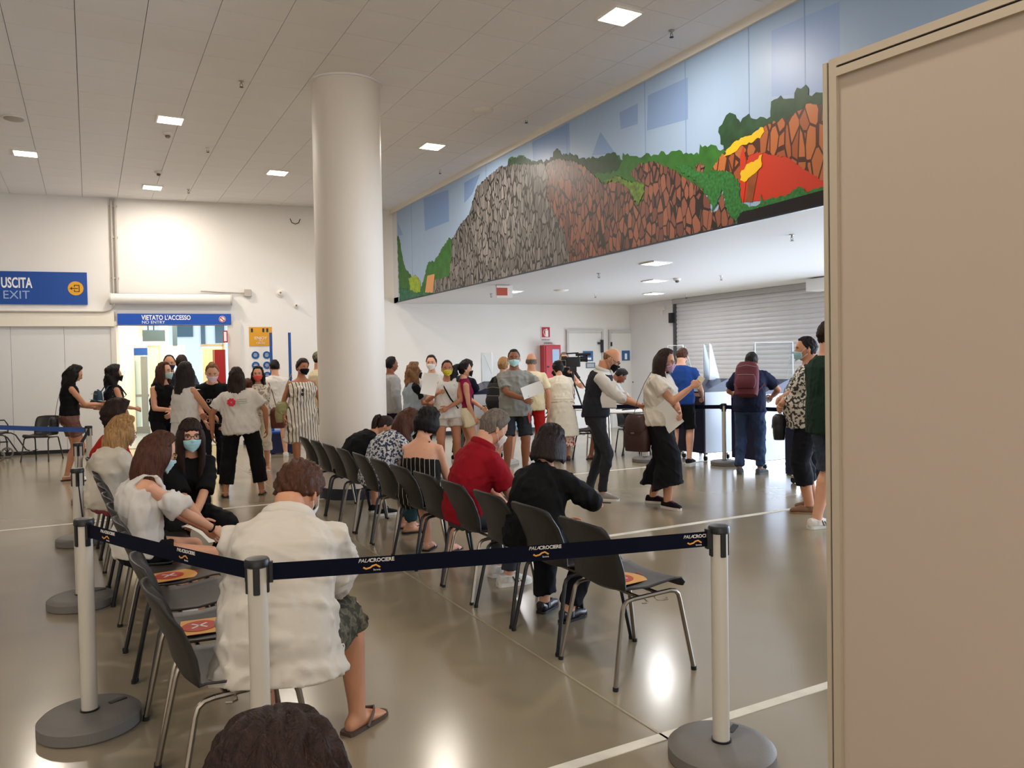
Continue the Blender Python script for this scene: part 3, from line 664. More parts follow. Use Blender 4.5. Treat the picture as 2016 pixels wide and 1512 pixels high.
b = MB(); b.tube([(.07+.06*math.cos(a), -.31, hT-.52+.06*math.sin(a)) for a in np.linspace(.2, PI-.2, 8)], .008, 5); b.obj('hose_mark', whitem, dr)
bx('stand', (0,-.1,.52), (w*.8,.16,1.04), white, t)
text('IDRANTE', .05, dark, t, (0,-.01,hT+.05), (PI/2,0,0), 'CENTER')
s, h = wl(1074, 655)
t = wthing('extinguisher_sign', 'square red sign with a white extinguisher pictogram', 'sign', s, h, .002)
bx('plate', (0,-.008,0), (.235,.012,.28), mat('sign border','#efe9e8',.5), t); bx('panel', (0,-.018,.01), (.20,.006,.235), mat('sign crimson','#b5202f',.5), t)
b = MB(); b.rbox((.02,-.026,-.02),(.075,.005,.15),.002); b.box((.02,-.024,.075),(.03,.006,.03)); b.tube([(.0,-.026,.08),(-.05,-.026,.06),(-.06,-.026,0),(-.03,-.026,-.08)], .007, 5); b.obj('pictogram', whitem, t)
text('ESTINTORE', .04, dark, t, (0,-.016,-.165), (PI/2,0,0), 'CENTER')
# hanging exit box under the bulkhead
p = onc(989, 561, LH)
t = thing('exit_light_box', 'small red and white illuminated box hanging from the low ceiling', 'exit light', (p.x, p.y, LH), -math.radians(28.5)+.25)
bx('housing', (.03,0,-.12), (.28,.09,.21), bez, t); bx('face', (-.02,-.05,-.12), (.19,.01,.13), mat('exit face red','#b9543f',.5), t); bx('bracket', (0,0,-.01), (.24,.04,.02), chrome, t)
# shutter: slats in the right hand wall
sh = thing('rolling_shutter', 'grey slatted rolling shutter lowered to waist height', 'shutter', (SX-.03, 0, 0))
slm = mat('shutter slat', '#d6d6da', .45, .1, var=.03, vs=3)
zb_ = .93; zt_ = LH-.10; N = 21; ph = (zt_-zb_)/N
prof = [(0,0),(-.012,.15),(-.018,.5),(-.012,.85),(0,1)]
b = MB(); rings = []
for y in (sy0-.6, syE-.02):
    rings.append([V((px_, y, q*ph*.985)) for px_, q in prof]+[V((.012, y, ph*.98)), V((.012, y, 0))])
n_ = len(rings[0]); b.add([v for r in rings for v in r], [(j,(j+1)%n_,n_+(j+1)%n_,n_+j) for j in range(n_)]+[tuple(range(n_)), tuple(range(2*n_-1,n_-1,-1))])
sme = b.mesh('slat', slm)
for k in range(N): link('slat', sme, sh, (0, 0, zb_+k*ph))
bx('bottom_rail', (0,(sy0+syE)/2-.3,zb_-.035), (.04,syE-sy0+.6,.07), chrome, sh)
bx('shutter_box', (-.03,(sy0+syE)/2-.3,LH-.055), (.10,syE-sy0+.7,.10), mat('shutter box grey','#b9b8bb',.4), sh)
bx('guide_rail', (-.02,syE+.02,LH/2), (.07,.07,LH), mat('guide rail grey','#4a4c50',.4), sh)
bx('motor_block', (-.09,syE+.04,2.52), (.12,.10,.22), dark, sh)
t = thing('wall_bracket', 'small grey bracket under the low ceiling beside the shutter', 'bracket', (SX-.02, syE+.5, 2.75)); bx('plate', (-.04,0,0), (.06,.25,.07), bez, t); bx('arm', (-.06,-.05,-.08), (.04,.04,.12), bez, t)
p = onx(1620, 560, 10.9); p.z = LH
t = thing('projector_box', 'small white box hanging from the low ceiling by the partition', 'sign box', (p.x, p.y, LH), 0); bx('housing', (0,0,-.12), (.3,.45,.2), whitem, t); bx('bracket', (0,0,0), (.1,.2,.04), chrome, t); bx('knob', (-.1,-.2,-.25), (.05,.05,.06), dark, t)

# ------------------------------------------------------------------ white exhibition partition on the right
p0 = V((2.1, 1.7, 0)); z_ = 2.52
e0 = at(1633, z_); ang = math.radians(28.5-33.9)   # wall direction, clockwise from +Y
dirp = V((math.sin(ang), math.cos(ang), 0))         # away from the camera along the panel
t = thing('partition_panel', 'tall white exhibition partition with pale aluminium frame', 'partition', e0, math.atan2(-dirp.y, -dirp.x))
# local x runs from the far post towards the camera; local y is to its right hand side
PH = depth_h(1633, 131, z_); LEN = 2.9
R_ = math.atan2(-dirp.y, -dirp.x)
ly = V((-math.sin(R_), math.cos(R_), 0)); side = 1 if ly.dot(V((e0.x, e0.y, 0))) < 0 else -1    # +: hall side faces the camera
nn = -side
fm2 = mat('partition frame', '#bfb19d', .4, .2)
pw = .033
bx('corner_post', (.0075,0,PH/2-.003), (.015,.05,PH-.006), fm2, t)
bx('post', (.033,0,PH/2), (.026,.045,PH), fm2, t)
bx('post_groove', (.0175,0,PH/2), (.006,.03,PH-.002), mat('groove black','#1c1a17',.6), t)
bx('top_rail', (LEN/2+.046,0,PH-.0125), (LEN,.045,.025), fm2, t)
bx('rail_groove', (LEN/2+.046,0,PH-.0285), (LEN,.03,.007), mat('groove black','#1c1a17',.6), t)
bx('top_rail', (LEN/2+.046,0,PH-.045), (LEN,.045,.026), fm2, t)
bx('board', (LEN/2+.046,0,PH/2-.02), (LEN,.016,PH-.06), mat('partition board','#b9a999',.65, var=.006, vs=1), t)
bx('foot', (.03,0,.01), (.10,.3,.02), fm2, t)

# ------------------------------------------------------------------ queue posts and belts
postw = mat('post white', '#beb7ab', .4); disc = mat('grey base plastic', '#6c6863', .55, var=.04, vs=4, bump=.15, bs=180)
def post(loc, label, r=.205):
    t = thing('queue_post', label, 'queue post', (loc[0], loc[1], 0), 0, 'queue barrier posts')
    b = MB(); b.lathe([(.03,0),(r-.008,0),(r,.008),(r,.052),(r-.015,.066),(r-.05,.071),(.05,.075),(.03,.075)], n=48); b.obj('base', disc, t, smooth='auto')
    b = MB(); b.box((.11,.05,.073),(.075,.022,.006), Matrix.Rotation(.5,3,'Z')); b.obj('grip_slot', dark, t)
    b = MB(); b.lathe([(.0325,.06),(.0325,.885)], n=28); b.obj('pole', postw, t, smooth='auto')
    b = MB(); b.lathe([(.034,.885),(.041,.89),(.041,.908),(.037,.915),(.02,.918),(.001,.919)], n=28); b.obj('cap', dark, t, smooth='auto')
    b = MB(); b.lathe([(.0335,.075),(.0385,.075),(.0385,.082),(.0335,.082)], n=24); b.obj('collar', dark, t, smooth='auto')
    for k in range(4):
        a = k*PI/2+BA.get(label, 0); R = Matrix.Rotation(a, 3, 'Z')
        b = MB(); b.rbox((.0335,0,.845),(.010,.022,.095),.004,R=None)
        o = b.obj('belt_clip', dark, t, rot=(0,0,a)); 
    return t
BA = {}
S1 = V((.477, 2.70)); S2 = V((-.04, 3.85)); S3 = V((-.09, 5.9)); S4 = V((-.11, 8.03)); S5 = V((-.03, 10.5)); S6 = V((2.12, 2.25))
def px_post(px, ytop):
    z = (.92-EYE); d = ray(px, ytop); p = CAMP+d*((.92-EYE)/d.z); return V((p.x, p.y))
PL = [(S1,'white queue post in front of the seated man in white shirt'),(S2,'white queue post at the near left with grey disc base'),(S3,'white queue post behind the near left one'),(S4,'queue post in the left line, third from the camera'),(S5,'queue post farthest in the left line, by the shorts woman'),(S6,'nearest white queue post at the right, beside the partition')]
for a, o_ in ((0, math.atan2(S6.y-S1.y, S6.x-S1.x)), (1, math.atan2(S1.y-S2.y, S1.x-S2.x)), (5, math.atan2(S1.y-S6.y, S1.x-S6.x))): BA[PL[a][1]] = o_
for p, l in PL: post(p, l)
BG = [(at(1268, 12.1),'queue post behind the phone woman with brown bag'),(at(1424, 11.55),'queue post left of the man with maroon backpack'),(at(1578, 10.45),'queue post left of the floral shirt man')]
for p, l in BG: post(p, l)
beltm = mat('navy webbing', '#070b1e', .85, bump=.1, bs=400, spec=.15); beltb = mat('blue webbing', '#2f5aa8', .5)
gold = mat('amber wave', '#d8963c', .5); creamw = mat('cream print', '#d9d4cc', .6)
def belt(a, c, label, m=beltm, marks=(), z=.866, hgt=.058, r0_=.045):
    a = V((a[0], a[1], z)); c = V((c[0], c[1], z)); d = (c-a); L = d.length; d.normalize(); ang = math.atan2(d.y, d.x)
    t = thing('barrier_belt', label, 'belt', a, ang, 'queue barrier belts')
    b = MB(); n = 16
    for i in range(n):
        x0 = r0_+(L-2*r0_)*i/n; x1 = r0_+(L-2*r0_)*(i+1)/n
        s0_ = -.006*math.sin(PI*i/n); s1_ = -.006*math.sin(PI*(i+1)/n)
        P = [V((x,y,zz+s)) for x, s in ((x0,s0_),(x1,s1_)) for y in (-.001,.001) for zz in (-hgt/2,hgt/2)]
        b.add(P, [(0,1,3,2),(4,6,7,5),(0,4,5,1),(2,3,7,6)])
    b.obj('webbing', m, t)
    b = MB(); b.box((.045,0,0),(.012,.02,.07)); b.obj('belt_end', dark, t); b = MB(); b.box((L-.045,0,0),(.02,.024,.075)); b.obj('belt_end', dark, t)
    for mk in marks:
        u = mk*L
        text('PALA', .018, creamw, t, (u-.045, -.0025, .013), (PI/2,0,0), shear=.3); text('CROCIERE', .018, creamw, t, (u-.005, -.0025, .013), (PI/2,0,0), bold=.02)
        b = MB(); b.tube([(u-.028,-.003,-.010),(u-.018,-.003,-.015),(u-.004,-.003,-.012),(u+.004,-.003,-.006),(u+.016,-.003,-.003),(u+.03,-.003,-.012)], [(.003,.001)]*6, 6, ref=(0,0,1)); b.obj('wave_mark', gold, t)
        text('Savona', .009, creamw, t, (u+.006, -.0025, -.020), (PI/2,0,0))
    return t
def frac(a, c, pxs, z=.866):
    "fractions along a belt where it crosses given picture columns"
    out = []
    for px in pxs:
        lo, hi_ = 0., 1.
        def col(t):
            p = V((a.x+(c.x-a.x)*t, a.y+(c.y-a.y)*t, z))-CAMP; return 1008+F*p.dot(rt)/p.dot(fw)
        for _ in range(40):
            m_ = (lo+hi_)/2
            if (col(m_) < px) == (col(1) > col(0)): lo = m_
            else: hi_ = m_
        out.append((lo+hi_)/2)
    return out
belt(S1, S6, 'navy belt with printed lettering from the middle post to the right post', marks=frac(S1, S6, (731, 1064, 1366)))
belt(S2, S1, 'navy belt with printed lettering from the left post to the middle post', marks=frac(S2, S1, (209, 362)))
belt(S3, S2, 'belt between the two nearest left queue posts'); belt(S4, S3, 'belt between the third and second left queue posts'); belt(S5, S4, 'belt stretching from the farthest left post towards the camera')
d = V((S5.x, S5.y, .87)); w_ = CAMP+ray(-60, 829)*10.3
belt((w_.x, w_.y), (S5.x, S5.y), 'bright blue belt crossing the far left in front of the chair', m=beltb, marks=())
for q, (a, c, l) in enumerate(((BG[0][0], BG[1][0], 'dark belt between the far posts behind the phone woman'),(BG[1][0], BG[2][0], 'dark belt behind the man with maroon backpack'))): belt((a.x, a.y), (c.x, c.y), l)
e_ = at(940, 12.6); belt((e_.x, e_.y), (BG[0][0].x, BG[0][0].y), 'dark belt behind the grey shirt man')

# ------------------------------------------------------------------ chairs
chm = mat('charcoal chair plastic', '#22201e', .38, bump=.25, bs=420, var=.05, vs=5)
cap_m = mat('rubber foot', '#101010', .7); legm = mat('shaded chair chrome', '#8a8175', .3, 1.0)  # shade on the rear frames is put into this darker chrome
def chair_proto():
    t = thing('stacking_chair', '', 'chair')
    prof = [(.215,.418),(.212,.437),(.195,.447),(.15,.447),(.08,.438),(0,.428),(-.08,.422),(-.14,.428),(-.182,.455),(-.202,.50),(-.216,.56),(-.236,.62),(-.262,.68),(-.282,.73),(-.296,.765),(-.300,.782)]
    NX = 13; vs = []; K = len(prof)
    for i, (y, z) in enumerate(prof):
        q = i/(K-1)
        wd = .225-.012*math.sin(q*PI) - (.02 if i == 0 else 0)
        if i == K-1: wd -= .045
        if i == K-2: wd -= .016
        for j in range(NX):
            u = -1+2*j/(NX-1); x = wd*u
            if i < 8: zz = z+.018*u**2*(1 if 1 < i else .2)+(.0 if abs(u) < .9 else .004); yy = y
            else: zz = z-.01*u**4; yy = y+.055*abs(u)**2.5*min(1, (i-7)/3)*(1 if i < 13 else .7)
            if 6 <= i <= 9: yy += .012*u**2; zz += .01*u**2
            vs.append(V((x, yy, zz)))
    fs = [(i*NX+j, i*NX+j+1, (i+1)*NX+j+1, (i+1)*NX+j) for i in range(K-1) for j in range(NX-1)]
    b = MB(); b.add(vs, fs); o = b.obj('seat_shell', chm, t, smooth=True)
    md = o.modifiers.new('s', 'SOLIDIFY'); md.thickness = .009; md.offset = -1
    # bend the solidify into real mesh data so that copies share it
    me = bpy.data.meshes.new_from_object(o.evaluated_get(bpy.context.evaluated_depsgraph_get()))
    o.modifiers.clear(); o.data = me; me.polygons.foreach_set('use_smooth', [True]*len(me.polygons))
    for sx in (-1, 1):
        def leg(pts):
            b = MB(); b.tube(pts, .0115, 8); return b.obj('leg', legm, t, smooth='auto')
        x = sx*.205; xf = sx*.235
        leg([(xf,.255,.01),(x,.195,.36),(x,.185,.39),(x,.165,.407),(x,.13,.414)])
        leg([(xf,-.235,.01),(x,-.165,.355),(x,-.155,.385),(x,-.135,.402),(x,-.10,.408)])
        b = MB(); b.tube([(x,.13,.414),(x,-.10,.408)], .0115, 8); b.obj('side_rail', legm, t, smooth='auto')
        b = MB(); b.tube([(xf,.256,0),(xf,.2545,.018)], .014, 8); b.obj('foot_cap', cap_m, t)
        b = MB(); b.tube([(xf,-.2355,0),(xf,-.234,.018)], .014, 8); b.obj('foot_cap', cap_m, t)
    b = MB(); b.tube([(-.205,.06,.412),(.205,.06,.412)], .009, 7); b.tube([(-.205,-.06,.41),(.205,-.06,.41)], .009, 7); b.obj('cross_bar', legm, t, smooth='auto')
    b = MB(); b.tube([(.205,.03,.40),(.225,.03,.39),(.25,.05,.392),(.252,.075,.392),(.235,.085,.392)], .004, 5); b.obj('linking_hook', chrome, t, smooth='auto'); b = MB(); b.tube([(.205,-.03,.40),(.23,-.03,.39),(.245,-.05,.392),(.235,-.07,.392)], .004, 5); b.obj('linking_hook', chrome, t, smooth='auto')
    return t
CP = chair_proto(); cused = [False]; nchair = [-1]; BLACKLEG = {1,2,4,5,7,9,10,14,15,17,18,20,21,23,24,25,26,27}
def chair(x, y, cw, label, group=None, tint=None):
    o = CP if not cused[0] else copy_tree(CP)
    cused[0] = True; nchair[0] += 1
    if nchair[0] in BLACKLEG:
        for ch in o.children:
            if ch.name.split('.')[0] in ('leg', 'side_rail'):
                ch.material_slots[0].link = 'OBJECT'; ch.material_slots[0].material = black_steel
    o.location = (x, y, 0); o.rotation_euler = (0, 0, -math.radians(cw)); o['label'] = label
    if group: o['group'] = group
    elif 'group' in o: del o['group']
    return o
RX = 2.37; LXf = lambda y: .43-.04*(y-3.3)
RY = [3.215+.512*i for i in range(12)]
rocc = {1:'under the black bob woman', 3:'under the man in red polo', 5:'under the bare backed woman', 7:'under the woman in patterned blouse', 9:'under the ponytail woman in black'}
for i, y in enumerate(RY):
    extra = ', nearest one with orange card on the seat' if i == 0 else (', '+rocc[i] if i in rocc else ', empty')
    chair(RX, y+random.uniform(-.008,.008), 90+random.uniform(-1.5,1.5), 'charcoal plastic chair, %s in the right row' % ordinal(i)+extra, 'chairs in the right row')
LY = [3.07+.49*i for i in range(11)]
locc = {0:'under the man in white shirt', 1:'with a crossed orange card', 3:'with a crossed orange card', 4:'under the off shoulder blouse woman', 6:'under the woman with blue mask and bangs', 8:'under the blonde woman', 9:'under the woman in red'}
for i, y in enumerate(LY):
    chair(LXf(y), y+random.uniform(-.008,.008), 87.7+random.uniform(-1.5,1.5), 'charcoal plastic chair, %s in the left row, ' % ordinal(i)+locc.get(i, 'empty'), 'chairs in the left row')
p = fl(84, 906); chair(p.x, p.y, 205, 'lone grey chair against the back wall at the far left')
for px, z, cw, l in ((1243,13.3,200,'dark chair behind the white folding table'),(1262,12.9,165,'dark chair right of the white folding table'),(1146,12.8,110,'dark chair left of the man in vest'),(968,14.0,60,'dark chair behind the grey shirt man')):
    p = at(px, z); chair(p.x, p.y, cw, l)
# seat cards
cardm = mat('orange card', '#d59a4c', .6); crossm = mat('card red', '#b23a26', .6)
def card(x, y, cw, label, tilt=.0):
    t = thing('seat_card', label, 'card', (x, y, .449), -math.radians(cw)+tilt, 'do not sit cards')
    b = MB(); pts = [(-.105,-.13,.0),(.105,-.135,.001),(.11,.14,.002),(-.10,.145,.0)]; b.poly([V(p) for p in pts], .0015, (0,0,1)); b.obj('sheet', cardm, t)
    b = MB(); b.lathe([(.001,0),(.072,0),(.072,.0012),(.001,.0012)], n=28); ds = b.obj('disc', crossm, t, loc=(0,-.055,.0022))
    b = MB(); b.box((0,0,.002),(.085,.010,.0012),Matrix.Rotation(.8,3,'Z')); b.box((0,0,.002),(.085,.010,.0012),Matrix.Rotation(-.8,3,'Z')); b.obj('cross', creamw, ds)
    text('PLEASE', .018, crossm, t, (0,.085,.003), (0,0,0), 'CENTER')
card(RX+.03, RY[0], 90, 'orange card with red crossed disc on the nearest right chair', .1); card(LXf(LY[1])+.02, LY[1], 90, 'orange card with red disc on the second left chair', -.1); card(LXf(LY[3])+.02, LY[3], 90, 'orange card with red disc on the fourth left chair', .12)

# ------------------------------------------------------------------ counters with clear screens
deskw = mat('white gloss side', '#dfe6f2', .2)
acr = mat('clear acrylic', '#f3f8fb', .03, trans=1.0, ior=1.15); acr_glare = mat('acrylic edge glare', '#f4f8fc', .3)  # glare on the acrylic edges and one fin is put into this opaque white
def desk(px, z, label, w=.62, dep=.62):
    p = at(px, z); t = thing('counter_desk', label, 'counter', (p.x, p.y, 0), 0, 'navy counters')
    # local: front (visitor side) faces -X; right-hand side faces -Y
    b = MB(); b.box((0,0,.60),(dep,w,.96)); b.obj('body', navy, t)
    b = MB(); b.add([V(q) for q in ((-dep/2,-w/2,1.08),(-dep/2,w/2,1.08),(dep/2-.1,-w/2,1.27),(dep/2-.1,w/2,1.27),(dep/2,-w/2,1.27),(dep/2,w/2,1.27),(dep/2,-w/2,1.08),(dep/2,w/2,1.08))], [(0,1,3,2),(2,3,5,4),(4,5,7,6),(0,6,7,1),(0,2,4,6),(1,7,5,3)]); b.obj('top_housing', mat('navy top','#10183c',.25), t)
    b = MB(); b.box((-.01,-w/2-.006,.60),(dep-.06,.012,.94)); b.obj('side_panel', deskw, t)
    b = MB(); b.box((-dep/2-.006,0,1.03),(.012,w-.04,.05)); b.obj('front_ledge', chrome, t)
    bx('drawer_line', (-dep/2-.004,0,.9), (.008,w-.12,.012), darkgap, t)
    for sx in (-1,1):
        for sy in (-1,1):
            b = MB(); b.tube([(-.012,0,0),(.012,0,0)], .04, 14); c_ = b.obj('castor', dark, t, loc=(sx*(dep/2-.08), sy*(w/2-.06), .04), smooth='auto')
            b = MB(); b.box((0,0,.045),(.04,.05,.03)); b.obj('castor_fork', chrome, c_)
    return t, p
def screen(px, z, y0, y1, label, rz=0, w=.55, fin=False):
    p = at(px, z); h0 = depth_h(px, y1, z); h1 = depth_h(px, y0, z)
    t = thing('acrylic_screen', label, 'screen', (p.x, p.y, h0), rz)
    hh = h1-h0
    b = MB(); b.box((0,0,hh/2),(w,.006,hh)); b.obj('pane', acr, t)
    for xx in (-w/2, w/2):
        b = MB(); b.box((xx,0,hh/2),(.012,.012,hh)); b.obj('pane_edge', acr_glare, t)
    b = MB(); b.box((0,0,hh),(w,.010,.008)); b.obj('pane_edge', acr_glare, t)
    for xx in (-w/2, w/2):
        b = MB(); b.poly([V((xx,0,0)),V((xx,.26,0)),V((xx,.05,hh*.95)),V((xx,0,hh))], .006, (1,0,0)); b.obj('side_fin', acr_glare if fin else acr, t)
        b = MB(); b.tube([(xx,.26,0),(xx,.05,hh*.95)], .005, 5); b.obj('fin_edge', acr_glare, t)
    return t
ca = math.radians(28.5)
desk(1500, 11.35, 'navy counter on castors in front of the backpack man')
desk(1387, 12.4, 'navy counter in front of the blue shirt man')
desk(1618, 9.6, 'navy counter partly hidden by the floral shirt man')
desk(1338, 13.6, 'navy counter hidden behind the phone woman with brown bag'); desk(946, 13.1, 'navy counter behind the woman in magenta top')
screen(1524, 11.6, 674, 746, 'clear acrylic screen on the counter of the backpack man', -ca, .56)
screen(1391, 12.4, 676, 748, 'clear acrylic screen with edge glare painted white beside the blue shirt man', -ca-.9, .12, True)
screen(958, 13.3, 694, 752, 'clear acrylic screen above the far left counter', -PI/2, .4)
screen(1330, 13.6, 680, 748, 'clear acrylic screen behind the phone woman', -PI/2, .4)
# small folding table with chrome legs
p = at(1222, 13.0); t = thing('folding_table', 'white folding table on thin steel legs behind the man in vest', 'table', (p.x, p.y, 0), -ca+.15)
b = MB(); b.rbox((0,0,.735),(1.2,.6,.035),.03); b.obj('tabletop', mat('white table top','#e7e6e3',.35), t, smooth='auto')
for sx in (-1,1):
    for sy in (-1,1):
        b = MB(); b.tube([(sx*.5,sy*.22,.72),(sx*.54,sy*.26,0)], .014, 8); b.obj('leg', chrome, t, smooth='auto')
    b = MB(); b.tube([(sx*.52,-.24,.3),(sx*.52,.24,.3)], .01, 6); b.obj('brace', chrome, t)
t2 = thing('small_side_table', 'low pale table with papers behind the cream coat woman', 'table', tuple(at(1150, 13.9)), -ca)
b = MB(); b.rbox((0,0,.735),(.9,.5,.03),.03); b.obj('tabletop', mat('white table top','#e7e6e3',.35), t2, smooth='auto')
for sx in (-1,1):
    for sy in (-1,1):
        b = MB(); b.tube([(sx*.4,sy*.2,.72),(sx*.42,sy*.22,0)], .014, 8); b.obj('leg', chrome, t2, smooth='auto')
# ------------------------------------------------------------------ video camera on tripod
p = at(1128, 14.0); t = thing('tripod', 'black camera tripod behind the cream coat woman', 'tripod', (p.x, p.y, 0), -ca)
b = MB(); b.tube([(0,0,.85),(0,0,1.42)], .02, 8); b.obj('column', black_steel, t, smooth='auto')
for k in range(3):
    a = k*2*PI/3+.3; b = MB(); b.tube([(0,0,1.25),(.22*math.cos(a),.22*math.sin(a),.62),(.45*math.cos(a),.45*math.sin(a),.01)], [.016,.014,.010], 7); b.obj('leg', black_steel, t, smooth='auto')
b = MB(); b.box((0,0,1.45),(.12,.12,.08)); b.tube([(0,0,1.44),(.22,-.12,1.10)], .012, 7); b.obj('pan_head', black_steel, t)
t = thing('video_camera', 'black shoulder video camera mounted on the tripod', 'camera', (p.x, p.y, 1.49), -ca)
b = MB(); b.rbox((0,0,.09),(.26,.15,.18),.02); b.obj('body', dark, t, smooth='auto')
b = MB(); b.tube([(.13,0,.14),(.2,0,.14),(.26,0,.14)], [.05,.05,.06], 14); b.obj('lens', dark, t, smooth='auto')
b = MB(); b.tube([(-.12,0,.24),(.1,0,.25),(.1,0,.18)], .014, 7); b.tube([(.05,0,.22),(.32,0,.225)], .026, 10); b.obj('microphone', dark, t, smooth='auto')
b = MB(); b.box((-.16,0,.16),(.10,.06,.07)); b.obj('viewfinder', dark, t)

# ------------------------------------------------------------------ wheelchair cut by the left edge
p = fl(9, 905); t = thing('wheelchair', 'black wheelchair cut off by the left edge, footrest to the right', 'wheelchair', (p.x, p.y, 0), -math.radians(10))
rub = mat('grey tyre','#77746f',.6)
def ring(c, R, r, m, nm, ax='y', parent=None):
    b = MB(); b.tube([(R*math.cos(a), 0, R*math.sin(a)) for a in np.linspace(0, 2*PI, 25)[:-1]], r, 7, closed=True)
    return b.obj(nm, m, parent or t, loc=c, smooth='auto')
for yy in (-.26, .26):
    w1 = ring((-.42,yy,.30), .285, .014, rub, 'wheel')
    b = MB()
    for a in np.linspace(0, PI, 7)[:-1]: b.tube([(-.28*math.cos(a),0,-.28*math.sin(a)),(.28*math.cos(a),0,.28*math.sin(a))], .003, 4)
    b.ball((0,0,0),.03); b.obj('spokes', black_steel, w1)
    w2 = ring((-.02,yy,.10), .088, .016, rub, 'castor_wheel')
    b = MB()
    for a in (0, 1.05, 2.1): b.tube([(-.08*math.cos(a),0,-.08*math.sin(a)),(.08*math.cos(a),0,.08*math.sin(a))], .008, 5)
    b.obj('spokes', dark, w2)
    b = MB(); b.tube([(-.02,yy,.1),(-.02,yy,.30),(-.05,yy,.42)], .013, 7); b.tube([(-.42,yy,.48),(.05,yy,.46),(.12,yy,.42),(.28,yy,.14),(.34,yy,.12)], .012, 7); b.tube([(-.42,yy,.3),(0,yy,.3)], .012, 7); b.tube([(-.42,yy,.25),(-.45,yy,.95),(-.55,yy,.97)], .013, 7); b.tube([(-.4,yy,.70),(-.05,yy,.70),(.0,yy,.62),(0,yy,.46)], .012, 7); b.obj('frame', black_steel, t, smooth='auto')
    b = MB(); b.box((.40,yy*.6,.12),(.16,.14,.015),Matrix.Rotation(-.25,3,'Y')); b.obj('footrest', dark, t)
b = MB(); b.box((-.22,0,.48),(.42,.48,.04)); b.obj('seat', dark, t); b = MB(); b.box((-.46,0,.75),(.03,.48,.42)); b.obj('backrest', dark, t)
# ================================================================== PEOPLE: builder
QUEUE = []           # volumes waiting to be fused into one continuous surface
def fuse(mb, voxel, smooth, obj, extra=None, wr=0.0, wf=22.0, seed=0):
    "mb: overlapping closed volumes. obj gets the fused surface, plus the finer meshes in extra."
    QUEUE.append((mb, voxel, smooth, obj, extra, wr, wf, seed))
def run_queue():
    tmp = []
    for mb, voxel, smooth, obj, extra, wr, wf, seed in QUEUE:
        me = bpy.data.meshes.new('v'); me.from_pydata(mb.v, [], mb.f)
        bm = bmesh.new(); bm.from_mesh(me); bmesh.ops.recalc_face_normals(bm, faces=bm.faces); bm.to_mesh(me); bm.free()
        o = bpy.data.objects.new('v', me); COL.objects.link(o)
        r = o.modifiers.new('r', 'REMESH'); r.mode = 'VOXEL'; r.voxel_size = voxel
        if smooth:
            s = o.modifiers.new('s', 'SMOOTH'); s.iterations = smooth; s.factor = .5
        tmp.append(o)
    dg = bpy.context.evaluated_depsgraph_get()
    for o, (mb, voxel, smooth, obj, extra, wr, wf, seed) in zip(tmp, QUEUE):
        me = bpy.data.meshes.new_from_object(o.evaluated_get(dg))
        n = len(me.vertices); co = np.empty(n*3, 'f'); me.vertices.foreach_get('co', co); co = co.reshape(-1, 3)
        if wr and n:
            no = np.empty(n*3, 'f'); me.vertex_normals.foreach_get('vector', no); no = no.reshape(-1, 3)
            rs = np.random.RandomState(seed+11); a = np.zeros(n)
            for k in range(5):
                d1 = rs.normal(size=3); d1[2] *= .6; d1 /= np.linalg.norm(d1); d2 = rs.normal(size=3); fq = wf*(.6+.5*k)
                a += (1.3-2.2*np.abs(np.sin((co @ d1*fq + 1.8*np.sin(co @ d2*wf*.35+k) + k)*.5)))/(1+.4*k)
            co = co+no*(np.clip(a, -.5, 3)*wr*.72)[:, None]
        if extra is None:
            me.vertices.foreach_set('co', co.ravel().astype('f')); fin = me
        else:
            nl = len(me.loops); li = np.empty(nl, 'i'); me.loops.foreach_get('vertex_index', li)
            npol = len(me.polygons); ls = np.empty(npol, 'i'); lt = np.empty(npol, 'i'); me.polygons.foreach_get('loop_start', ls); me.polygons.foreach_get('loop_total', lt)
            faces = [tuple(li[a:a+b].tolist()) for a, b in zip(ls, lt)]
            faces += [tuple(i+n for i in f) for f in extra.f]
            fin = bpy.data.meshes.new('f'); fin.from_pydata([tuple(c) for c in co.tolist()]+list(extra.v), [], faces)
            fin.polygons.foreach_set('material_index', [0]*npol+extra.m)
        fin.polygons.foreach_set('use_smooth', [True]*len(fin.polygons))
        old = obj.data; fin.materials.clear()
        for m in old.materials: fin.materials.append(m)
        if extra is not None: fin.polygons.foreach_set('material_index', [0]*npol+extra.m)
        obj.data = fin; fin.name = obj.name; bpy.data.meshes.remove(old)
        bpy.data.objects.remove(o)
    QUEUE.clear()

def ik(a, b, l1, l2, pole):
    d = b-a; L = min(d.length, .995*(l1+l2)); dn = d.normalized(); b = a+dn*L
    x = (l1*l1-l2*l2+L*L)/(2*L); h = math.sqrt(max(l1*l1-x*x, 0)); p = V(pole); p = (p-dn*p.dot(dn))
    p = p.normalized() if p.length > 1e-4 else dn.orthogonal().normalized()
    return a+dn*x+p*h, b
def interp(tab, u):
    if u <= tab[0][0]: return tab[0][1:]
    for a, b in zip(tab, tab[1:]):
        if u <= b[0]:
            t = (u-a[0])/(b[0]-a[0]); return tuple(p+(q-p)*t for p, q in zip(a[1:], b[1:]))
    return tab[-1][1:]
BODY = {'m': [(-.12,.14,.10),(-.10,.15,.11),(0,.170,.120),(.13,.152,.112),(.30,.175,.122),(.40,.180,.114),(.435,.160,.100),(.465,.122,.084),(.49,.085,.068),(.515,.062,.062),(.60,.056,.058)],
        'f': [(-.12,.14,.10),(-.10,.155,.115),(0,.176,.125),(.13,.130,.100),(.28,.150,.122),(.33,.150,.128),(.40,.152,.100),(.435,.134,.088),(.465,.100,.072),(.49,.068,.058),(.515,.051,.051),(.60,.046,.049)]}
skins = {'light':'#d7a184','mid':'#c28b6c','tan':'#a86f50','dark':'#8a583f','pale':'#e3b79f'}
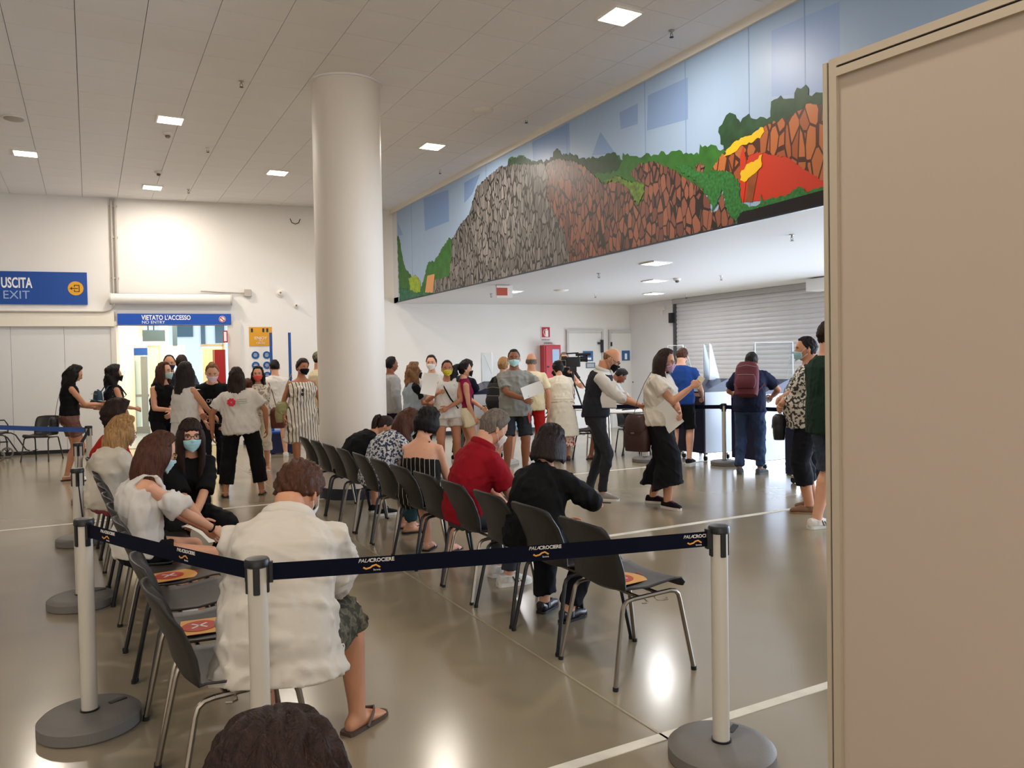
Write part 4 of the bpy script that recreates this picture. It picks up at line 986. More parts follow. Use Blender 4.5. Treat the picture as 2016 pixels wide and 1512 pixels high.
def skin(k): return mat('skin '+k, skins[k], .5, var=.05, vs=9, bump=.05, bs=120, spec=.35)
def hairmat(k):
    return mat('hair '+k, HC[k], .5, var=.45, vs=26, bump=.6, bs=60, stretch=(3, 3, .35), spec=.22)
HC = {'black':'#15100f','darkbrown':'#2a1a15','brown':'#4a2c1e','auburn':'#4b2c1f','blonde':'#a27c50','grey':'#6d6259','lightbrown':'#7d5a3c','bob':'#211816','salt':'#8c8379'}
def cloth(name, col, rough=.85, **k): return mat('cloth '+name, col, rough, var=k.get('var', .04), vs=7, bump=k.get('bump', .25)*.35, bs=k.get('bs', 260)*2, spec=.2)

class Person: pass
def head_r(P, lon, z):
    "surface of the head at longitude (0 = face) and height -1..1, in head units"
    ct = math.sqrt(max(0, 1-z*z)); x = math.sin(lon)*ct; y = math.cos(lon)*ct
    X = x*.077; Y = y*.096; Z = z*.120
    if z < 0:
        t = -z; X *= 1-.26*t**1.3; 
        if y < 0: Y *= 1-.42*t
        else: Y *= 1+.10*t-.05*t*t
        X = math.copysign(abs(X)**.96*(.077**.04), X)
    elif y < 0: Y *= 1+.10*(1-z)
    if y > .2:
        ax = X; fz = Z
        g = math.exp(-(ax/.0125)**2)
        Y += .019*g*math.exp(-((fz+.030)/.013)**2)+.011*g*math.exp(-((fz+.010)/.020)**2)
        Y -= .009*math.exp(-((abs(ax)-.031)/.015)**2-((fz-.004)/.011)**2)
        Y += .004*math.exp(-((fz-.026)/.010)**2)*math.exp(-(ax/.045)**2)
        Y += .0045*math.exp(-(ax/.022)**2-((fz+.066)/.009)**2)
        Y += .005*math.exp(-(ax/.025)**2-((fz+.104)/.015)**2)
        Y -= .003*math.exp(-(ax/.03)**2-((fz+.083)/.006)**2)
    return V((X, Y, Z))
def make_person(label, H=1.7, sex='f', w=1.0, px=None, z=None, XY=None, f=None, cw=None, lean=0, lean2=None, side=0, twist=0,
                sit=False, hp=0, hy=0, hr=0, feet=None, hands=None, curl=(.5,.5), palms=(None,None), elb=(None,None), sk='light', near=False, wear=(), hair=None,
                mask=None, glasses=None, shoes=None, belly=0, seat=.445, toes=False, face=True, shw=None, toeout=(8,8)):
    P = Person(); s = P.s = H/1.75
    pos = at(px, z) if XY is None else V((XY[0], XY[1], 0))
    if cw is None: cw = math.degrees(math.atan2(pos.x, pos.y))+f
    P.rz = -math.radians(cw); P.root = thing('person', label, 'person', pos, P.rz)
    P.M = Matrix.Translation(pos) @ Matrix.Rotation(P.rz, 4, 'Z')
    X = V((1,0,0)); Y = V((0,1,0)); Z = V((0,0,1))
    bt = BODY[sex]; P.sex = sex; P.w = w; vox = .0105 if near else .0155
    P.vox = vox; P.near = near
    pz = (seat+.075*max(w,1)) if sit else .945*s
    if lean2 is None: lean2 = lean*1.25
    # spine: list of (u, point, right, forward, up)
    L1 = math.radians(lean*.7); L2 = math.radians(lean); L3 = math.radians(lean2); sd = math.radians(side)
    def fr(a, tw):
        u_ = V((math.sin(sd), math.sin(a)*math.cos(sd), math.cos(a)*math.cos(sd))); r_ = Matrix.Rotation(-math.radians(tw), 3, 'Z') @ X
        r_ = (r_-u_*r_.dot(u_)).normalized(); return r_, u_.cross(r_), u_
    ang = [(-.7, 0, 0), (0, 0, 0), (.13, L1, .35), (.30, L2, .8), (.45, L3, 1), (.62, L3*.8, 1)]
    pts = [V((0, 0, pz-.7*s)), V((0, 0, pz))]
    for i in range(2, 6):
        r_, f_, u_ = fr(ang[i][1], 0); pts.append(pts[-1]+u_*((ang[i][0]-ang[i-1][0])*s))
    def sp(u):
        u = max(-.7, min(.62, u))
        for i in range(5):
            if u <= ang[i+1][0] or i == 4:
                t = (u-ang[i][0])/(ang[i+1][0]-ang[i][0]); p = pts[i].lerp(pts[i+1], t)
                a = ang[i][1]+(ang[i+1][1]-ang[i][1])*t; tw = twist*(ang[i][2]+(ang[i+1][2]-ang[i][2])*t)
                r_, f_, u_ = fr(a, tw); return p, r_, f_, u_
    P.sp = sp
    def brad(u):
        a, b = interp(bt, u)
        k = (w if u < .42 else 1+(w-1)*.6)
        if u > .46: k = 1+(w-1)*.35
        b_ = b*k+(belly*math.exp(-((u-.12)/.14)**2) if u < .45 else 0)*.5
        return a*k*s, b_*s
    P.brad = brad
    def ring(u, o=0, rx=None, ry=None, fx=0):
        c, r_, f_, u_ = sp(u); a, b = brad(u)
        if u < 0 and sit: c = sp(0)[0]+Z*(u*s*.8)+Y*(.02)
        bf = belly*math.exp(-((u-.12)/.14)**2)*.45*s if u < .45 else 0
        return (c+f_*(bf+fx), r_, f_, (rx if rx is not None else a)+o, (ry if ry is not None else b)+o)
    P.ring = ring
    shw = shw or (.170 if sex == 'm' else .152)
    c, r_, f_, u_ = sp(.408 if sex == 'm' else .412); P.shc = c; P.chest = (c, r_, f_, u_)
    P.sh = [c-r_*(shw*s*(1+(w-1)*.5)), c+r_*(shw*s*(1+(w-1)*.5))]
    l1, l2 = .285*s, .255*s
    hands = hands or ((-.23,.03,-.52), (.23,.03,-.52))
    P.el = []; P.wr = []
    for i in (0, 1):
        tgt = P.shc+V(hands[i])*s if len(hands[i]) == 3 else V(hands[i][:3])
        pole = V(elb[i]) if elb[i] is not None else V(((-1, 1)[i]*.45, -.35, -.8))
        e_, w_ = ik(P.sh[i], tgt, l1, l2, pole); P.el.append(e_); P.wr.append(w_)
    hipw = (.092 if sex == 'm' else .096)*s*(1+(w-1)*.6)
    P.hip = [V((-hipw, 0, pz-.02*s)), V((hipw, 0, pz-.02*s))]
    if feet is None: feet = ((-.13,.40),(.13,.40)) if sit else ((-.11,-.01),(.11,.02))
    P.kn = []; P.an = []; P.fd = []
    for i in (0, 1):
        ft = feet[i]; A = V((ft[0]*s, ft[1]*s, (ft[2] if len(ft) > 2 else 0)+.085*s))
        k_, a_ = ik(P.hip[i], A, .435*s, .43*s, V(((-.25, .25)[i] if sit else (-.08, .08)[i], 1, .25 if sit else 0))); P.kn.append(k_); P.an.append(a_)
        to = math.radians(toeout[i])*(-1, 1)[i]; P.fd.append(V((math.sin(to), math.cos(to), 0)))
    # ---- body volume
    b = MB(); N = 20
    b.loft([ring(u) for u in (-.12,-.06,0,.07,.13,.2,.26,.31,.36,.40,.435,.45,.465,.48,.495,.515,.55,.60)], N, p=2.2)
    if sex == 'f' and w < 1.3:
        for sx in (-1, 1):
            c, r_, f_, u_ = sp(.305); b.ball(c+r_*(sx*.065*s)+f_*(.075*s*w), (.058*s*w, .05*s*w, .055*s*w), 12, 8, Matrix((r_, f_, u_)).transposed())
    aw = (w*.5+.5)*s; AR = P.AR = [(.052,.052),(.049,.049),(.040,.040),(.042,.040),(.028,.024)] if sex == 'm' else [(.045,.045),(.042,.042),(.035,.035),(.037,.036),(.024,.021)]
    for i in (0, 1):
        S, E, W = P.sh[i], P.el[i], P.wr[i]; rs = [(x*aw, y*aw) for x, y in AR]
        b.tube([S-P.chest[1]*((-1,1)[i]*.05*s)+P.chest[3]*.004, S, S.lerp(E,.35), S.lerp(E,.7), E], [(rs[0][0]*.9,)*2, rs[0], rs[1], rs[1], rs[2]], 12)
        b.tube([E+(S-E).normalized()*.02, E, E.lerp(W,.3), E.lerp(W,.7), W, W+(W-E).normalized()*.015], [rs[2], rs[2], rs[3], ((rs[3][0]+rs[4][0])/2,)*2, rs[4], rs[4]], 12)
        b.ball(E, rs[2][0]*1.02, 10, 7)
    lw = (w*.75+.25)*s; LR = P.LR = [(.090,.090),(.081,.081),(.057,.057),(.055,.056),(.058,.060),(.036,.040),(.034,.038)]
    for i in (0, 1):
        Hh, K, A = P.hip[i], P.kn[i], P.an[i]; r = [(x*lw, y*lw) for x, y in LR]
        b.tube([Hh+Z*.03*s, Hh, Hh.lerp(K,.3), Hh.lerp(K,.75), K], [(r[0][0]*.8,)*2, r[0], (r[1][0]*1.05, r[1][1]*1.05), (r[2][0]*1.12, r[2][1]*1.12), r[2]], 14)
        back = -(A-K).cross(X).normalized() if True else 0
        back = (K-A).cross(X).normalized(); back = back if back.y < 0 else -back
        b.tube([K+(Hh-K).normalized()*.02, K, K.lerp(A,.3)+back*.012*s, K.lerp(A,.6)+back*.004*s, K.lerp(A,.92), A-Z*.03*s], [r[2], r[3], r[4], ((r[4][0]+r[5][0])/2,)*2, r[5], r[6]], 14, ref=X)
        b.ball(K, r[2][0], 10, 7)
        fd = P.fd[i]; g = A-Z*.085*s; sr = fd.cross(Z)
        b.loft([(g+fd*(t*s)+Z*(h*s), sr, Z, a*s, c_*s) for t, h, a, c_ in ((-.065,.030,.022,.024),(-.045,.038,.031,.036),(0,.045,.033,.045),(.06,.034,.037,.034),(.12,.020,.041,.020),(.155,.015,.038,.014))], 14)
        if toes:
            for k, (tx, ln, rr) in enumerate(((-.028,.045,.0125),(-.010,.042,.009),(.004,.038,.0085),(.017,.032,.008),(.030,.024,.008))):
                tx *= (1,-1)[i]; q = g+fd*.145*s-sr*0+sr*tx*s*-1+Z*.013
                b.tube([q-fd*.02, q+fd*ln*.4, q+fd*ln*.8], [rr, rr, rr*.8], 8)
    # ---- finer pieces: head, face, ears, hands
    ex = MB()
    c, r_, f_, u_ = sp(.60); 
    base = sp(.52)[0]
    Rw = Matrix.Rotation(-math.radians(hy), 3, 'Z') @ Matrix.Rotation(-math.radians(hp), 3, 'X') @ Matrix.Rotation(math.radians(hr), 3, 'Y')
    HR = Rw; P.HR = HR; hs = P.hs = s**.5*(1.03 if sex == 'm' else .985)
    nk = (u_*.35+HR @ V((0,.10,1))*.65).normalized()
    P.hc = sp(.52)[0]+nk*(.042*s)+HR @ V((0,.024,.083))*hs
    def hd(v): return P.hc+HR @ (V(v)*hs)
    P.hd = hd
    b.tube([sp(.46)[0], sp(.52)[0], sp(.52)[0].lerp(hd((0,-.015,-.05)), .5), hd((0,-.012,-.04))], [(.062*s, .06*s)]*2+[(interp(bt,.6)[0]*s,)*2]*2, 14)
    nl, nz = (44, 34) if near else (26, 22)
    vs = [hd((0,0,-.120+.004))]
    for i in range(1, nz):
        th = PI*i/nz; zz = -math.cos(th)
        for j in range(nl): vs.append(hd(head_r(P, 2*PI*j/nl, zz)))
    vs.append(hd((0,0,.120)))
    fs = [(0, 1+(j+1) % nl, 1+j) for j in range(nl)]+[(1+i*nl+j, 1+i*nl+(j+1) % nl, 1+(i+1)*nl+(j+1) % nl, 1+(i+1)*nl+j) for i in range(nz-2) for j in range(nl)]
    o = 1+(nz-2)*nl; fs += [(len(vs)-1, o+j, o+(j+1) % nl) for j in range(nl)]
    ex.add(vs, fs, 0)
    for sx in (-1, 1):
        ex.ball(hd((sx*.077, -.008, -.012)), (.010*hs, .020*hs, .032*hs), 10, 8, HR @ Matrix.Rotation(sx*.35, 3, 'Z'))
        if face:
            ex.ball(hd((sx*.031, .0765, .003)), (.0135*hs, .009*hs, .0065*hs), 10, 6, HR, 1)
            ex.ball(hd((sx*.031, .0835, .003)), (.006*hs, .0035*hs, .006*hs), 8, 6, HR, 2)
            ex.tube([hd((sx*.014,.0925,.020)), hd((sx*.031,.0915,.0265)), hd((sx*.049,.080,.020))], [(.003*hs,.0035*hs)]*3, 6, mi=2)
            ex.tube([hd((sx*.018,.0855,.008)), hd((sx*.031,.0865,.0115)), hd((sx*.045,.077,.006))], [.0018*hs]*3, 5, mi=2)
    if face and mask is None:
        ex.tube([hd((-.024,.083,-.070)), hd((-.010,.0925,-.067)), hd((.010,.0925,-.067)), hd((.024,.083,-.070))], [.003*hs,.0055*hs,.0055*hs,.003*hs], 8, mi=3)
    P.hand = []
    for i in (0, 1):
        W = P.wr[i]; hd_ = (W-P.el[i]).normalized()
        pn = palms[i]
        if pn is None: pn = V(((1,-1)[i]*.8, -.1, -.3)) if abs(hd_.z) < .7 else V(((1,-1)[i], 0, 0))
        pn = V(pn); pn = (pn-hd_*pn.dot(hd_)).normalized(); sdv = hd_.cross(pn)    # sideways in the palm
        th = sdv if (sdv.dot(V((0,1,.6)) if hd_.z < -.7 else V((0,0,1)))) > 0 else -sdv       # the thumb side
        q = s*(.94 if sex == 'f' else 1.0); n8 = 8 if near else 6
        ex.tube([W-hd_*.02, W, W+hd_*.03*q, W+hd_*.06*q, W+hd_*.092*q, W+hd_*.098*q], [(.024*q,.020*q),(.027*q,.019*q),(.037*q,.018*q),(.043*q,.016*q),(.041*q,.012*q),(.03*q,.008*q)], 12, ref=th)
        cu = curl[i]
        for k, (off, ln, rr) in enumerate(((.030,.075,.0088),(.010,.083,.0090),(-.010,.076,.0086),(-.029,.060,.0078))):
            p = W+hd_*(.088*q)+th*(off*q); a = .12; d_ = hd_; P_ = [p-hd_*.015, p]
            for seg, fr_ in enumerate((.45,.32,.23)):
                a += cu*(.75, .95, .6)[seg]; d_ = hd_*math.cos(a)+pn*math.sin(a)+th*(off*.8*(1-cu)); p = p+d_.normalized()*(ln*fr_*q); P_.append(p)
            ex.tube(P_, [rr*q, rr*q, rr*.95*q, rr*.88*q, rr*.7*q], n8)
        p = W+hd_*.028*q+th*.022*q; d1 = (hd_*.55+th*.75+pn*.25).normalized(); d2 = (hd_*.8+th*.25*(1-cu)+pn*(.25+.5*cu)).normalized()
        ex.tube([p-d1*.01, p+d1*.030*q, p+d1*.042*q+d2*.022*q, p+d1*.044*q+d2*.048*q], [.013*q, .0115*q, .0098*q, .007*q], n8)
        P.hand.append((W+hd_*.085*q+pn*.018*q, hd_, pn, th))
    sm = skin(sk); me0 = bpy.data.meshes.new('body')
    for m in (sm, mat('eye white', '#e6e2dc', .3), hairmat(hair['c'] if hair and hair.get('c') in HC else 'black') if False else mat('dark iris', '#1d120c', .35), mat('lips', '#a3584e', .45)): me0.materials.append(m)
    P.body = link('body', me0, P.root); fuse(b, vox, 3, P.body, ex)
    P.seed = abs(hash(label)) % 1000 if False else sum(ord(ch) for ch in label) % 997
    for wd in wear: wd[0](P, *wd[1:-1], **wd[-1]) if isinstance(wd[-1], dict) else wd[0](P, *wd[1:])
    if hair: do_hair(P, **hair)
    if mask: do_mask(P, mask)
    if glasses: do_glasses(P, glasses)
    if shoes: do_shoes(P, *shoes)
    return P

# ---------------------------------------------------------------- clothing
def garment(P, name, mb, m, wr=.007, wf=52, sm=2, vox=None):
    me = bpy.data.meshes.new(name); me.materials.append(m); o = link(name, me, P.root)
    fuse(mb, vox or P.vox*1.05, sm, o, None, wr, wf, P.seed); return o
def top(P, m, hem=-.08, sleeve=.5, o=.014, loose=.5, cuff=1.15, name='shirt', u1=.492, u0=None, flare=0, wr=.0065, vneck=False, strap=False, ohem=None):
    "upper garment from hem (below the waist, in metres at 1.75) to u1; sleeve 0 none, .5 short, 1 elbow, 2 wrist"
    b = MB(); s = P.s; us = [hem]
    u = hem
    while u < min(u1, .40)-.05: u += .05; us.append(u)
    us += [x for x in (.40,.43,.455,.475) if us[-1]+.012 < x < u1]+[u1]
    R = []
    hip = max(P.brad(0)[0], P.brad(.3)[0]*.97)
    for u in us:
        c, r_, f_, rx, ry = P.ring(u, o)
        if u < .30:
            tx = hip+o+.004; rx = rx+(max(tx, rx)-rx)*loose; ry = ry+(max(P.brad(.1)[1]+o+.01, ry)-ry)*loose
        if u < .14: rx += .010; ry += .010
        if u < 0: rx += flare*(-u)*s; ry += flare*(-u)*s*.8
        if u < -.05 and (u0 is None): rx = max(rx, P.brad(0)[0]*.98+o); ry = max(ry, P.brad(0)[1]+o)
        R.append((c, r_, f_, rx, ry))
    b.loft(R, 26, p=2.15)
    aw = (P.w*.5+.5)*s
    if P.sex == 'f' and P.w < 1.3 and u1 > .33:
        for sx in (-1, 1):
            c, r_, f_, u_ = P.sp(.305); b.ball(c+r_*(sx*.065*s)+f_*(.075*s*P.w), ((.058*s*P.w+o), .05*s*P.w+o, .057*s*P.w+o), 12, 8)
    if sleeve > 0:
        for i in (0, 1):
            S, E, W = P.sh[i], P.el[i], P.wr[i]; k = P.AR; inn = P.chest[1]*((-1,1)[i]*.06*s)
            so = o+.003
            pts = [S-inn, S]; rr = [k[0][0]*aw+so, k[0][0]*aw+so]
            e1 = min(sleeve, 1.0)
            for t in (.35, .7, 1.0):
                if t < e1: pts.append(S.lerp(E, t)); rr.append((k[1][0] if t < 1 else k[2][0])*aw+so*cuff+.004)
            if sleeve > 1: pts.append(E); rr.append(k[2][0]*aw+so*1.3)
            if sleeve <= 1: pts.append(S.lerp(E, e1)); rr.append((k[1][0] if e1 < .8 else k[2][0])*aw*1.02+so*cuff*1.5)
            b.tube(pts, rr, 14)
            if sleeve > 1:
                t = sleeve-1; pts = [E+(S-E).normalized()*.02, E, E.lerp(W, t*.5), E.lerp(W, t)]
                b.tube(pts, [k[2][0]*aw+so*1.3, k[2][0]*aw+so*1.2, k[3][0]*aw+so*.9, (k[4][0]+(k[3][0]-k[4][0])*(1-t))*aw+so*cuff*.9], 14)
                b.ball(E, k[2][0]*aw+so*1.25, 10, 7)
    if strap:
        for i in (0, 1):
            c, r_, f_, u_ = P.chest; S = P.sh[i]; sx = (-1,1)[i]; rr_ = (.02,.012) if strap is True else strap
            c1, r1, f1, _ = P.sp(u1-.02); a1, b1 = P.brad(u1-.02); c2, r2, f2, _ = P.sp(.405); a2, b2 = P.brad(.405); c3, r3, f3, u3 = P.sp(.47); a3, b3 = P.brad(.435)
            e_ = rr_[1]
            b.tube([c1+r1*(sx*a1*.5)+f1*(b1*.95), c2+r2*(sx*a2*.52)+f2*(b2*.92+e_), c3+r3*(sx*a3*.66)+f3*.03+u3*(.004+e_), c3+r3*(sx*a3*.66)-f3*.03+u3*(.004+e_), c2+r2*(sx*a2*.50)-f2*(b2*.92+e_), c1+r1*(sx*a1*.40)-f1*(b1*.97)], [rr_]*6, 8, ref=r_)
    ob = garment(P, name, b, m, wr)
    return ob
def bottom(P, m, length=2.0, o=.012, flare=0, name='trousers', waist=.06, wr=.006, cuffw=None):
    "length 0..1 to the knee, 1..2 to the ankle"
    b = MB(); s = P.s; lw = (P.w*.75+.25)*s
    b.loft([P.ring(u, o) for u in (-.12,-.07,-.02,.02,waist)], 24, p=2.15)
    for i in (0, 1):
        Hh, K, A = P.hip[i], P.kn[i], P.an[i]; r = P.LR
        e1 = min(length, 1.0); pts = [Hh+V((0,0,.03*s)), Hh]; rr = [(r[0][0]*lw+o)*.9, r[0][0]*lw+o]
        for t in (.3, .6, .85, 1.0):
            if t < e1: pts.append(Hh.lerp(K, t)); rr.append((r[1][0]*(1.08-.35*t)+.0)*lw+o+flare*t*.5)
        if length <= 1: pts.append(Hh.lerp(K, e1)); rr.append(max(r[1][0]*(1.08-.35*e1), r[2][0])*lw+o*1.3+flare*e1)
        else: pts.append(K); rr.append(r[2][0]*lw+o*1.15+flare*.4)
        b.tube(pts, rr, 16)
        if length > 1:
            t1 = length-1; back = (K-A).cross(V((1,0,0))).normalized(); back = back if back.y < 0 else -back
            pts = [K+(Hh-K).normalized()*.02, K]; rr = [r[2][0]*lw+o*1.15+flare*.4]*2
            for t in (.3, .6, .85):
                if t < t1: pts.append(K.lerp(A, t)+back*.008*s); rr.append(((r[4][0] if t < .5 else .045))*lw+o+flare*(.4+.6*t))
            pts.append(K.lerp(A, t1)); rr.append((cuffw or .042)*lw+o*1.1+flare)
            b.tube(pts, rr, 16, ref=V((1,0,0))); b.ball(K, r[2][0]*lw+o*1.1+flare*.3, 10, 7)
    return garment(P, name, b, m, wr)
def skirt(P, m, length=.45, o=.014, flare=.12, waist=.08, name='skirt', wr=.007, pleat=0):
    s = P.s; b = MB(); R = []; n = 10
    for k in range(n+1):
        u = waist-(waist+length)*k/n; c, r_, f_, rx, ry = P.ring(max(u, -.69), o)
        if u < 0:
            a0, b0 = P.brad(0); rx = a0+o+flare*(-u)*s; ry = b0+o+flare*(-u)*s
        R.append((c, r_, f_, rx, ry))
    b.loft(R[::-1], 40)
    if pleat:
        N = 40; v = b.v
        for i, (x, y, z) in enumerate(v):
            k = i//N; j = i % N; c = R[::-1][min(k, n)][0]; q = 1+pleat*math.sin(j*PI*.62*2)*(1-k/n)
            v[i] = (c.x+(x-c.x)*q, c.y+(y-c.y)*q, z)
    return garment(P, name, b, m, wr, 38)
def strap_tube(P, name, pts, r, m):
    b = MB(); b.tube(pts, [r]*len(pts), 7); return b.obj(name, m, P.root, smooth='auto')
def collar(P, m, name='collar', r=.012):
    c, r_, f_, u_ = P.sp(.487); a, b_ = P.brad(.487); b = MB()
    b.tube([c+r_*math.sin(t)*(a+.014)+f_*math.cos(t)*(b_+.016)+u_*(.012+.010*math.cos(t+PI)) for t in np.linspace(.35, 2*PI-.35, 16)], [(.022*P.s, .006)]*16, 8, ref=u_)
    return b.obj(name, m, P.root, smooth='auto')

# ---------------------------------------------------------------- hair
def do_hair(P, c='black', cap=.016, front=.085, sides=-.02, back=-.075, L=0, spread=125, wave=0, tail=None, fringe=False, bald=False, puff=0, thick=.03, taper=.8, rough=.004, fwd=0, part=0):
    m = hairmat(c) if c in HC else mat('hair '+c, c, .5); hs = P.hs; b = MB(); rnd = random.Random(P.seed)
    NL, NZ = (72, 44) if P.near else (44, 28)
    ph = [rnd.uniform(0, 6.28) for _ in range(6)]
    vs = []
    def scalp(lon, Zc):
        a = abs((lon+PI) % (2*PI)-PI)      # 0 = face
        if a < PI/2: hl = front+(sides-front)*max(0, (a-.75)/(PI/2-.75))**1.4
        else: hl = sides+(back-sides)*min(1, (a-PI/2)/.7)
        if fringe and a < 1.15: hl = .038+.006*math.sin(a*9)
        if bald and Zc > .03: return 0
        return max(0, min(1, (Zc-hl)/.014))
    for i in range(NZ+1):
        th = PI*i/NZ; zz = -math.cos(th)
        for j in range(NL):
            lon = 2*PI*j/NL; p = head_r(P, lon, max(-.999, min(.999, zz))) if 0 < i < NZ else V((0,0,.12*zz))
            k = scalp(lon, p.z); n = V((p.x/.077, p.y/.096, p.z/.12)).normalized()
            st = min(1, 2.2*math.sqrt(max(0, 1-zz*zz)))*rough*(math.sin(lon*13+ph[0]+3*math.sin(p.z*60+ph[1]))+.7*math.sin(lon*29+ph[2]+p.z*40)+ (1.5*math.sin(p.z*95+ph[3]+4*math.sin(lon*7+ph[4])) if wave or puff else 0))
            up_ = max(0, p.z/.12)
            off = cap*(.75+.5*up_)+puff*(.6+.4*up_)+st
            vs.append(P.hd(p+n*(off*k-.012*(1-k))))
    fs = [(i*NL+j, i*NL+(j+1) % NL, (i+1)*NL+(j+1) % NL, (i+1)*NL+j) for i in range(NZ) for j in range(NL)]
    b.add(vs, fs)
    if L:
        # crescent curtain that hangs from the crown around the back of the head
        n = 22; Nn = 30; sp_ = math.radians(spread); down = V((0,0,-1)); R = P.HR
        ctop = .085; rows = []
        steps = max(10, int((L+.2)/.02)); bk = R @ V((0,-1,0)); bk.z = 0; bk = bk.normalized() if bk.length > .1 else V((0,-1,0))
        rgt = R @ V((1,0,0)); 
        p0 = P.hd((0,0,ctop)); cur = V(p0); dist = 0
        for q in range(steps+1):
            t = q/steps; dist = t*(L+.225)
            zz = ctop-dist/hs; ce_ = cap*(.25+.95*min(1, dist/.10))
            if zz > -.07: cur = P.hd((0, -.006, zz)); axu = R @ V((0,0,1)); ax = R @ V((1,0,0)); ay = R @ V((0,1,0)); last = V(cur); lastd = dist; k_ = 0
            else:
                k_ = min(1, (-.07-zz)/.12); dd = (R @ V((0,0,-1))*(1-k_)+down*k_).normalized()
                cur = last+dd*(dist-lastd)+bk*(.02*k_) if fwd == 0 else last+dd*(dist-lastd)+(-bk)*(.02*fwd*k_)
                ax = (R @ V((1,0,0))).lerp(V((rgt.x, rgt.y, 0)).normalized(), k_); ay = V((0,0,1)).cross(ax).normalized() if k_ > .5 else R @ V((0,1,0))
            zc = max(min(zz, .1), -.11)
            e = math.sqrt(max(0, 1-(max(zc, 0)/.12)**2)); wdt = 1+.10*min(1, dist/.2)
            if t > .6: wdt *= 1-(1-taper)*(t-.6)/.4*.9
            a0 = (.078*e+ce_+.004)*hs*wdt; b0 = (.096*e+ce_+.006)*hs*wdt
            if zz < 0: b0 *= 1-.12*min(1, -zz/.1); a0 *= 1-.05*min(1, -zz/.1)
            th_ = thick*hs*min(1, .35+t*2)*(1 if t < .8 else max(.25, 1-(t-.8)*3))
            row = []
            for j in range(n+1):
                w_ = -sp_+2*sp_*j/n; aa = PI+w_
                wv = wave*math.sin(dist*38+j*1.9+ph[j % 6])*.5+wave*.6*math.sin(dist*23+j*.7+ph[2])+rough*math.sin(j*2.7+ph[1])
                sh_ = 1
                row.append(cur+ax*(math.sin(aa)*(a0+wv))+ay*(math.cos(aa)*(b0+wv))+(V((0,0,rnd.uniform(-.02,.02))) if q == steps else V((0,0,0))))
            for j in range(n, -1, -1):
                w_ = -sp_+2*sp_*j/n; aa = PI+w_
                row.append(cur+ax*(math.sin(aa)*(a0-th_))+ay*(math.cos(aa)*(b0-th_)))
            rows.append(row)
        W_ = len(rows[0]); flat_ = [v for r_ in rows for v in r_]
        fs = [(i*W_+j, i*W_+(j+1) % W_, (i+1)*W_+(j+1) % W_, (i+1)*W_+j) for i in range(len(rows)-1) for j in range(W_)]
        for base in (0, (len(rows)-1)*W_):
            for j in range(n): fs.append((base+j, base+j+1, base+W_-2-j, base+W_-1-j))
        b.add(flat_, fs)
    if tail:
        kind, ln, rr = tail
        a0 = P.hd((0,-.105,.05)) if kind != 'low' else P.hd((0,-.10,-.03))
        if kind == 'bun': b.ball(P.hd((0,-.10,.07)), rr*hs, 14, 10)
        else:
            bk = P.HR @ V((0,-1,0)); pts = [P.hd((0,-.07,.05 if kind != 'low' else -.03)), a0+bk*.02]; d_ = (bk+V((0,0,.3 if kind == 'high' else -.4))).normalized(); p = pts[-1]
            for k in range(8):
                d_ = (d_*.5+V((0,0,-1))*.55).normalized(); p = p+d_*(ln/8); pts.append(V(p))
            rad = [rr*.5, rr*.45]+[rr*(.75+.35*math.sin(min(1, k/5)*PI*.8)+ (.25*math.sin(k*2.2) if wave else 0))*(1 if k < 6 else (.7 if k == 6 else .3)) for k in range(8)]
            b.tube(pts, rad, 14)
    o = b.obj('hair', m, P.root, smooth=True); return o
def do_mask(P, m):
    if isinstance(m, str): m = cloth('mask '+m, m, bump=.1)
    hs = P.hs; b = MB(); nx, nz = 18, 11; vs = []
    for lay in (.0, .004):
        for i in range(nz+1):
            t = i/nz; zz = -.012-.100*t
            for j in range(nx+1):
                u = -1+2*j/nx; lon = u*math.radians(66-10*abs(t-.45)); z2 = zz*(1-.10*abs(u)) - .012*abs(u)*(1-t)+.016*abs(u)*t
                p = head_r(P, lon, max(-.97, z2/.120)); y0 = .104-.020*abs(t-.35)
                blend = math.exp(-(u*1.5)**2)
                p = V((p.x, p.y*(1-blend)+max(p.y, y0+.002)*blend, z2)); n = V((math.sin(lon), math.cos(lon), -.12)).normalized()
                pl = .0016*math.sin(t*PI*7)*(1-abs(u))
                vs.append(P.hd(p+n*(.009+lay+pl)))
    K = (nx+1)*(nz+1)
    fs = [(l*K+i*(nx+1)+j, l*K+i*(nx+1)+j+1, l*K+(i+1)*(nx+1)+j+1, l*K+(i+1)*(nx+1)+j) for l in (0, 1) for i in range(nz) for j in range(nx)]
    per = [j for j in range(nx)]+[i*(nx+1)+nx for i in range(nz)]+[nz*(nx+1)+nx-j for j in range(nx)]+[(nz-i)*(nx+1) for i in range(nz)]
    for q in range(len(per)): a, c = per[q], per[(q+1) % len(per)]; fs.append((a, c, c+K, a+K))
    b.add(vs, fs); o = b.obj('face_mask', m, P.root, smooth=True)
    b = MB()
    for sx in (0, 1):
        a = V(vs[K+(nx if sx else 0)+1*(nx+1)]); c = V(vs[K+(nx if sx else 0)+(nz-1)*(nx+1)]); sg = 1 if sx else -1
        e1 = P.hd((sg*.081,-.012,.018)); e2 = P.hd((sg*.082,-.028,-.005)); e3 = P.hd((sg*.078,-.010,-.038))
        b.tube([a, P.hd((sg*.080,.02,.008)), e1, e2, e3, P.hd((sg*.075,.015,-.055)), c], [.0016]*7, 5)
    b.obj('ear_loop', mat('ear loop', '#dfe3e4', .7), o)
    return o
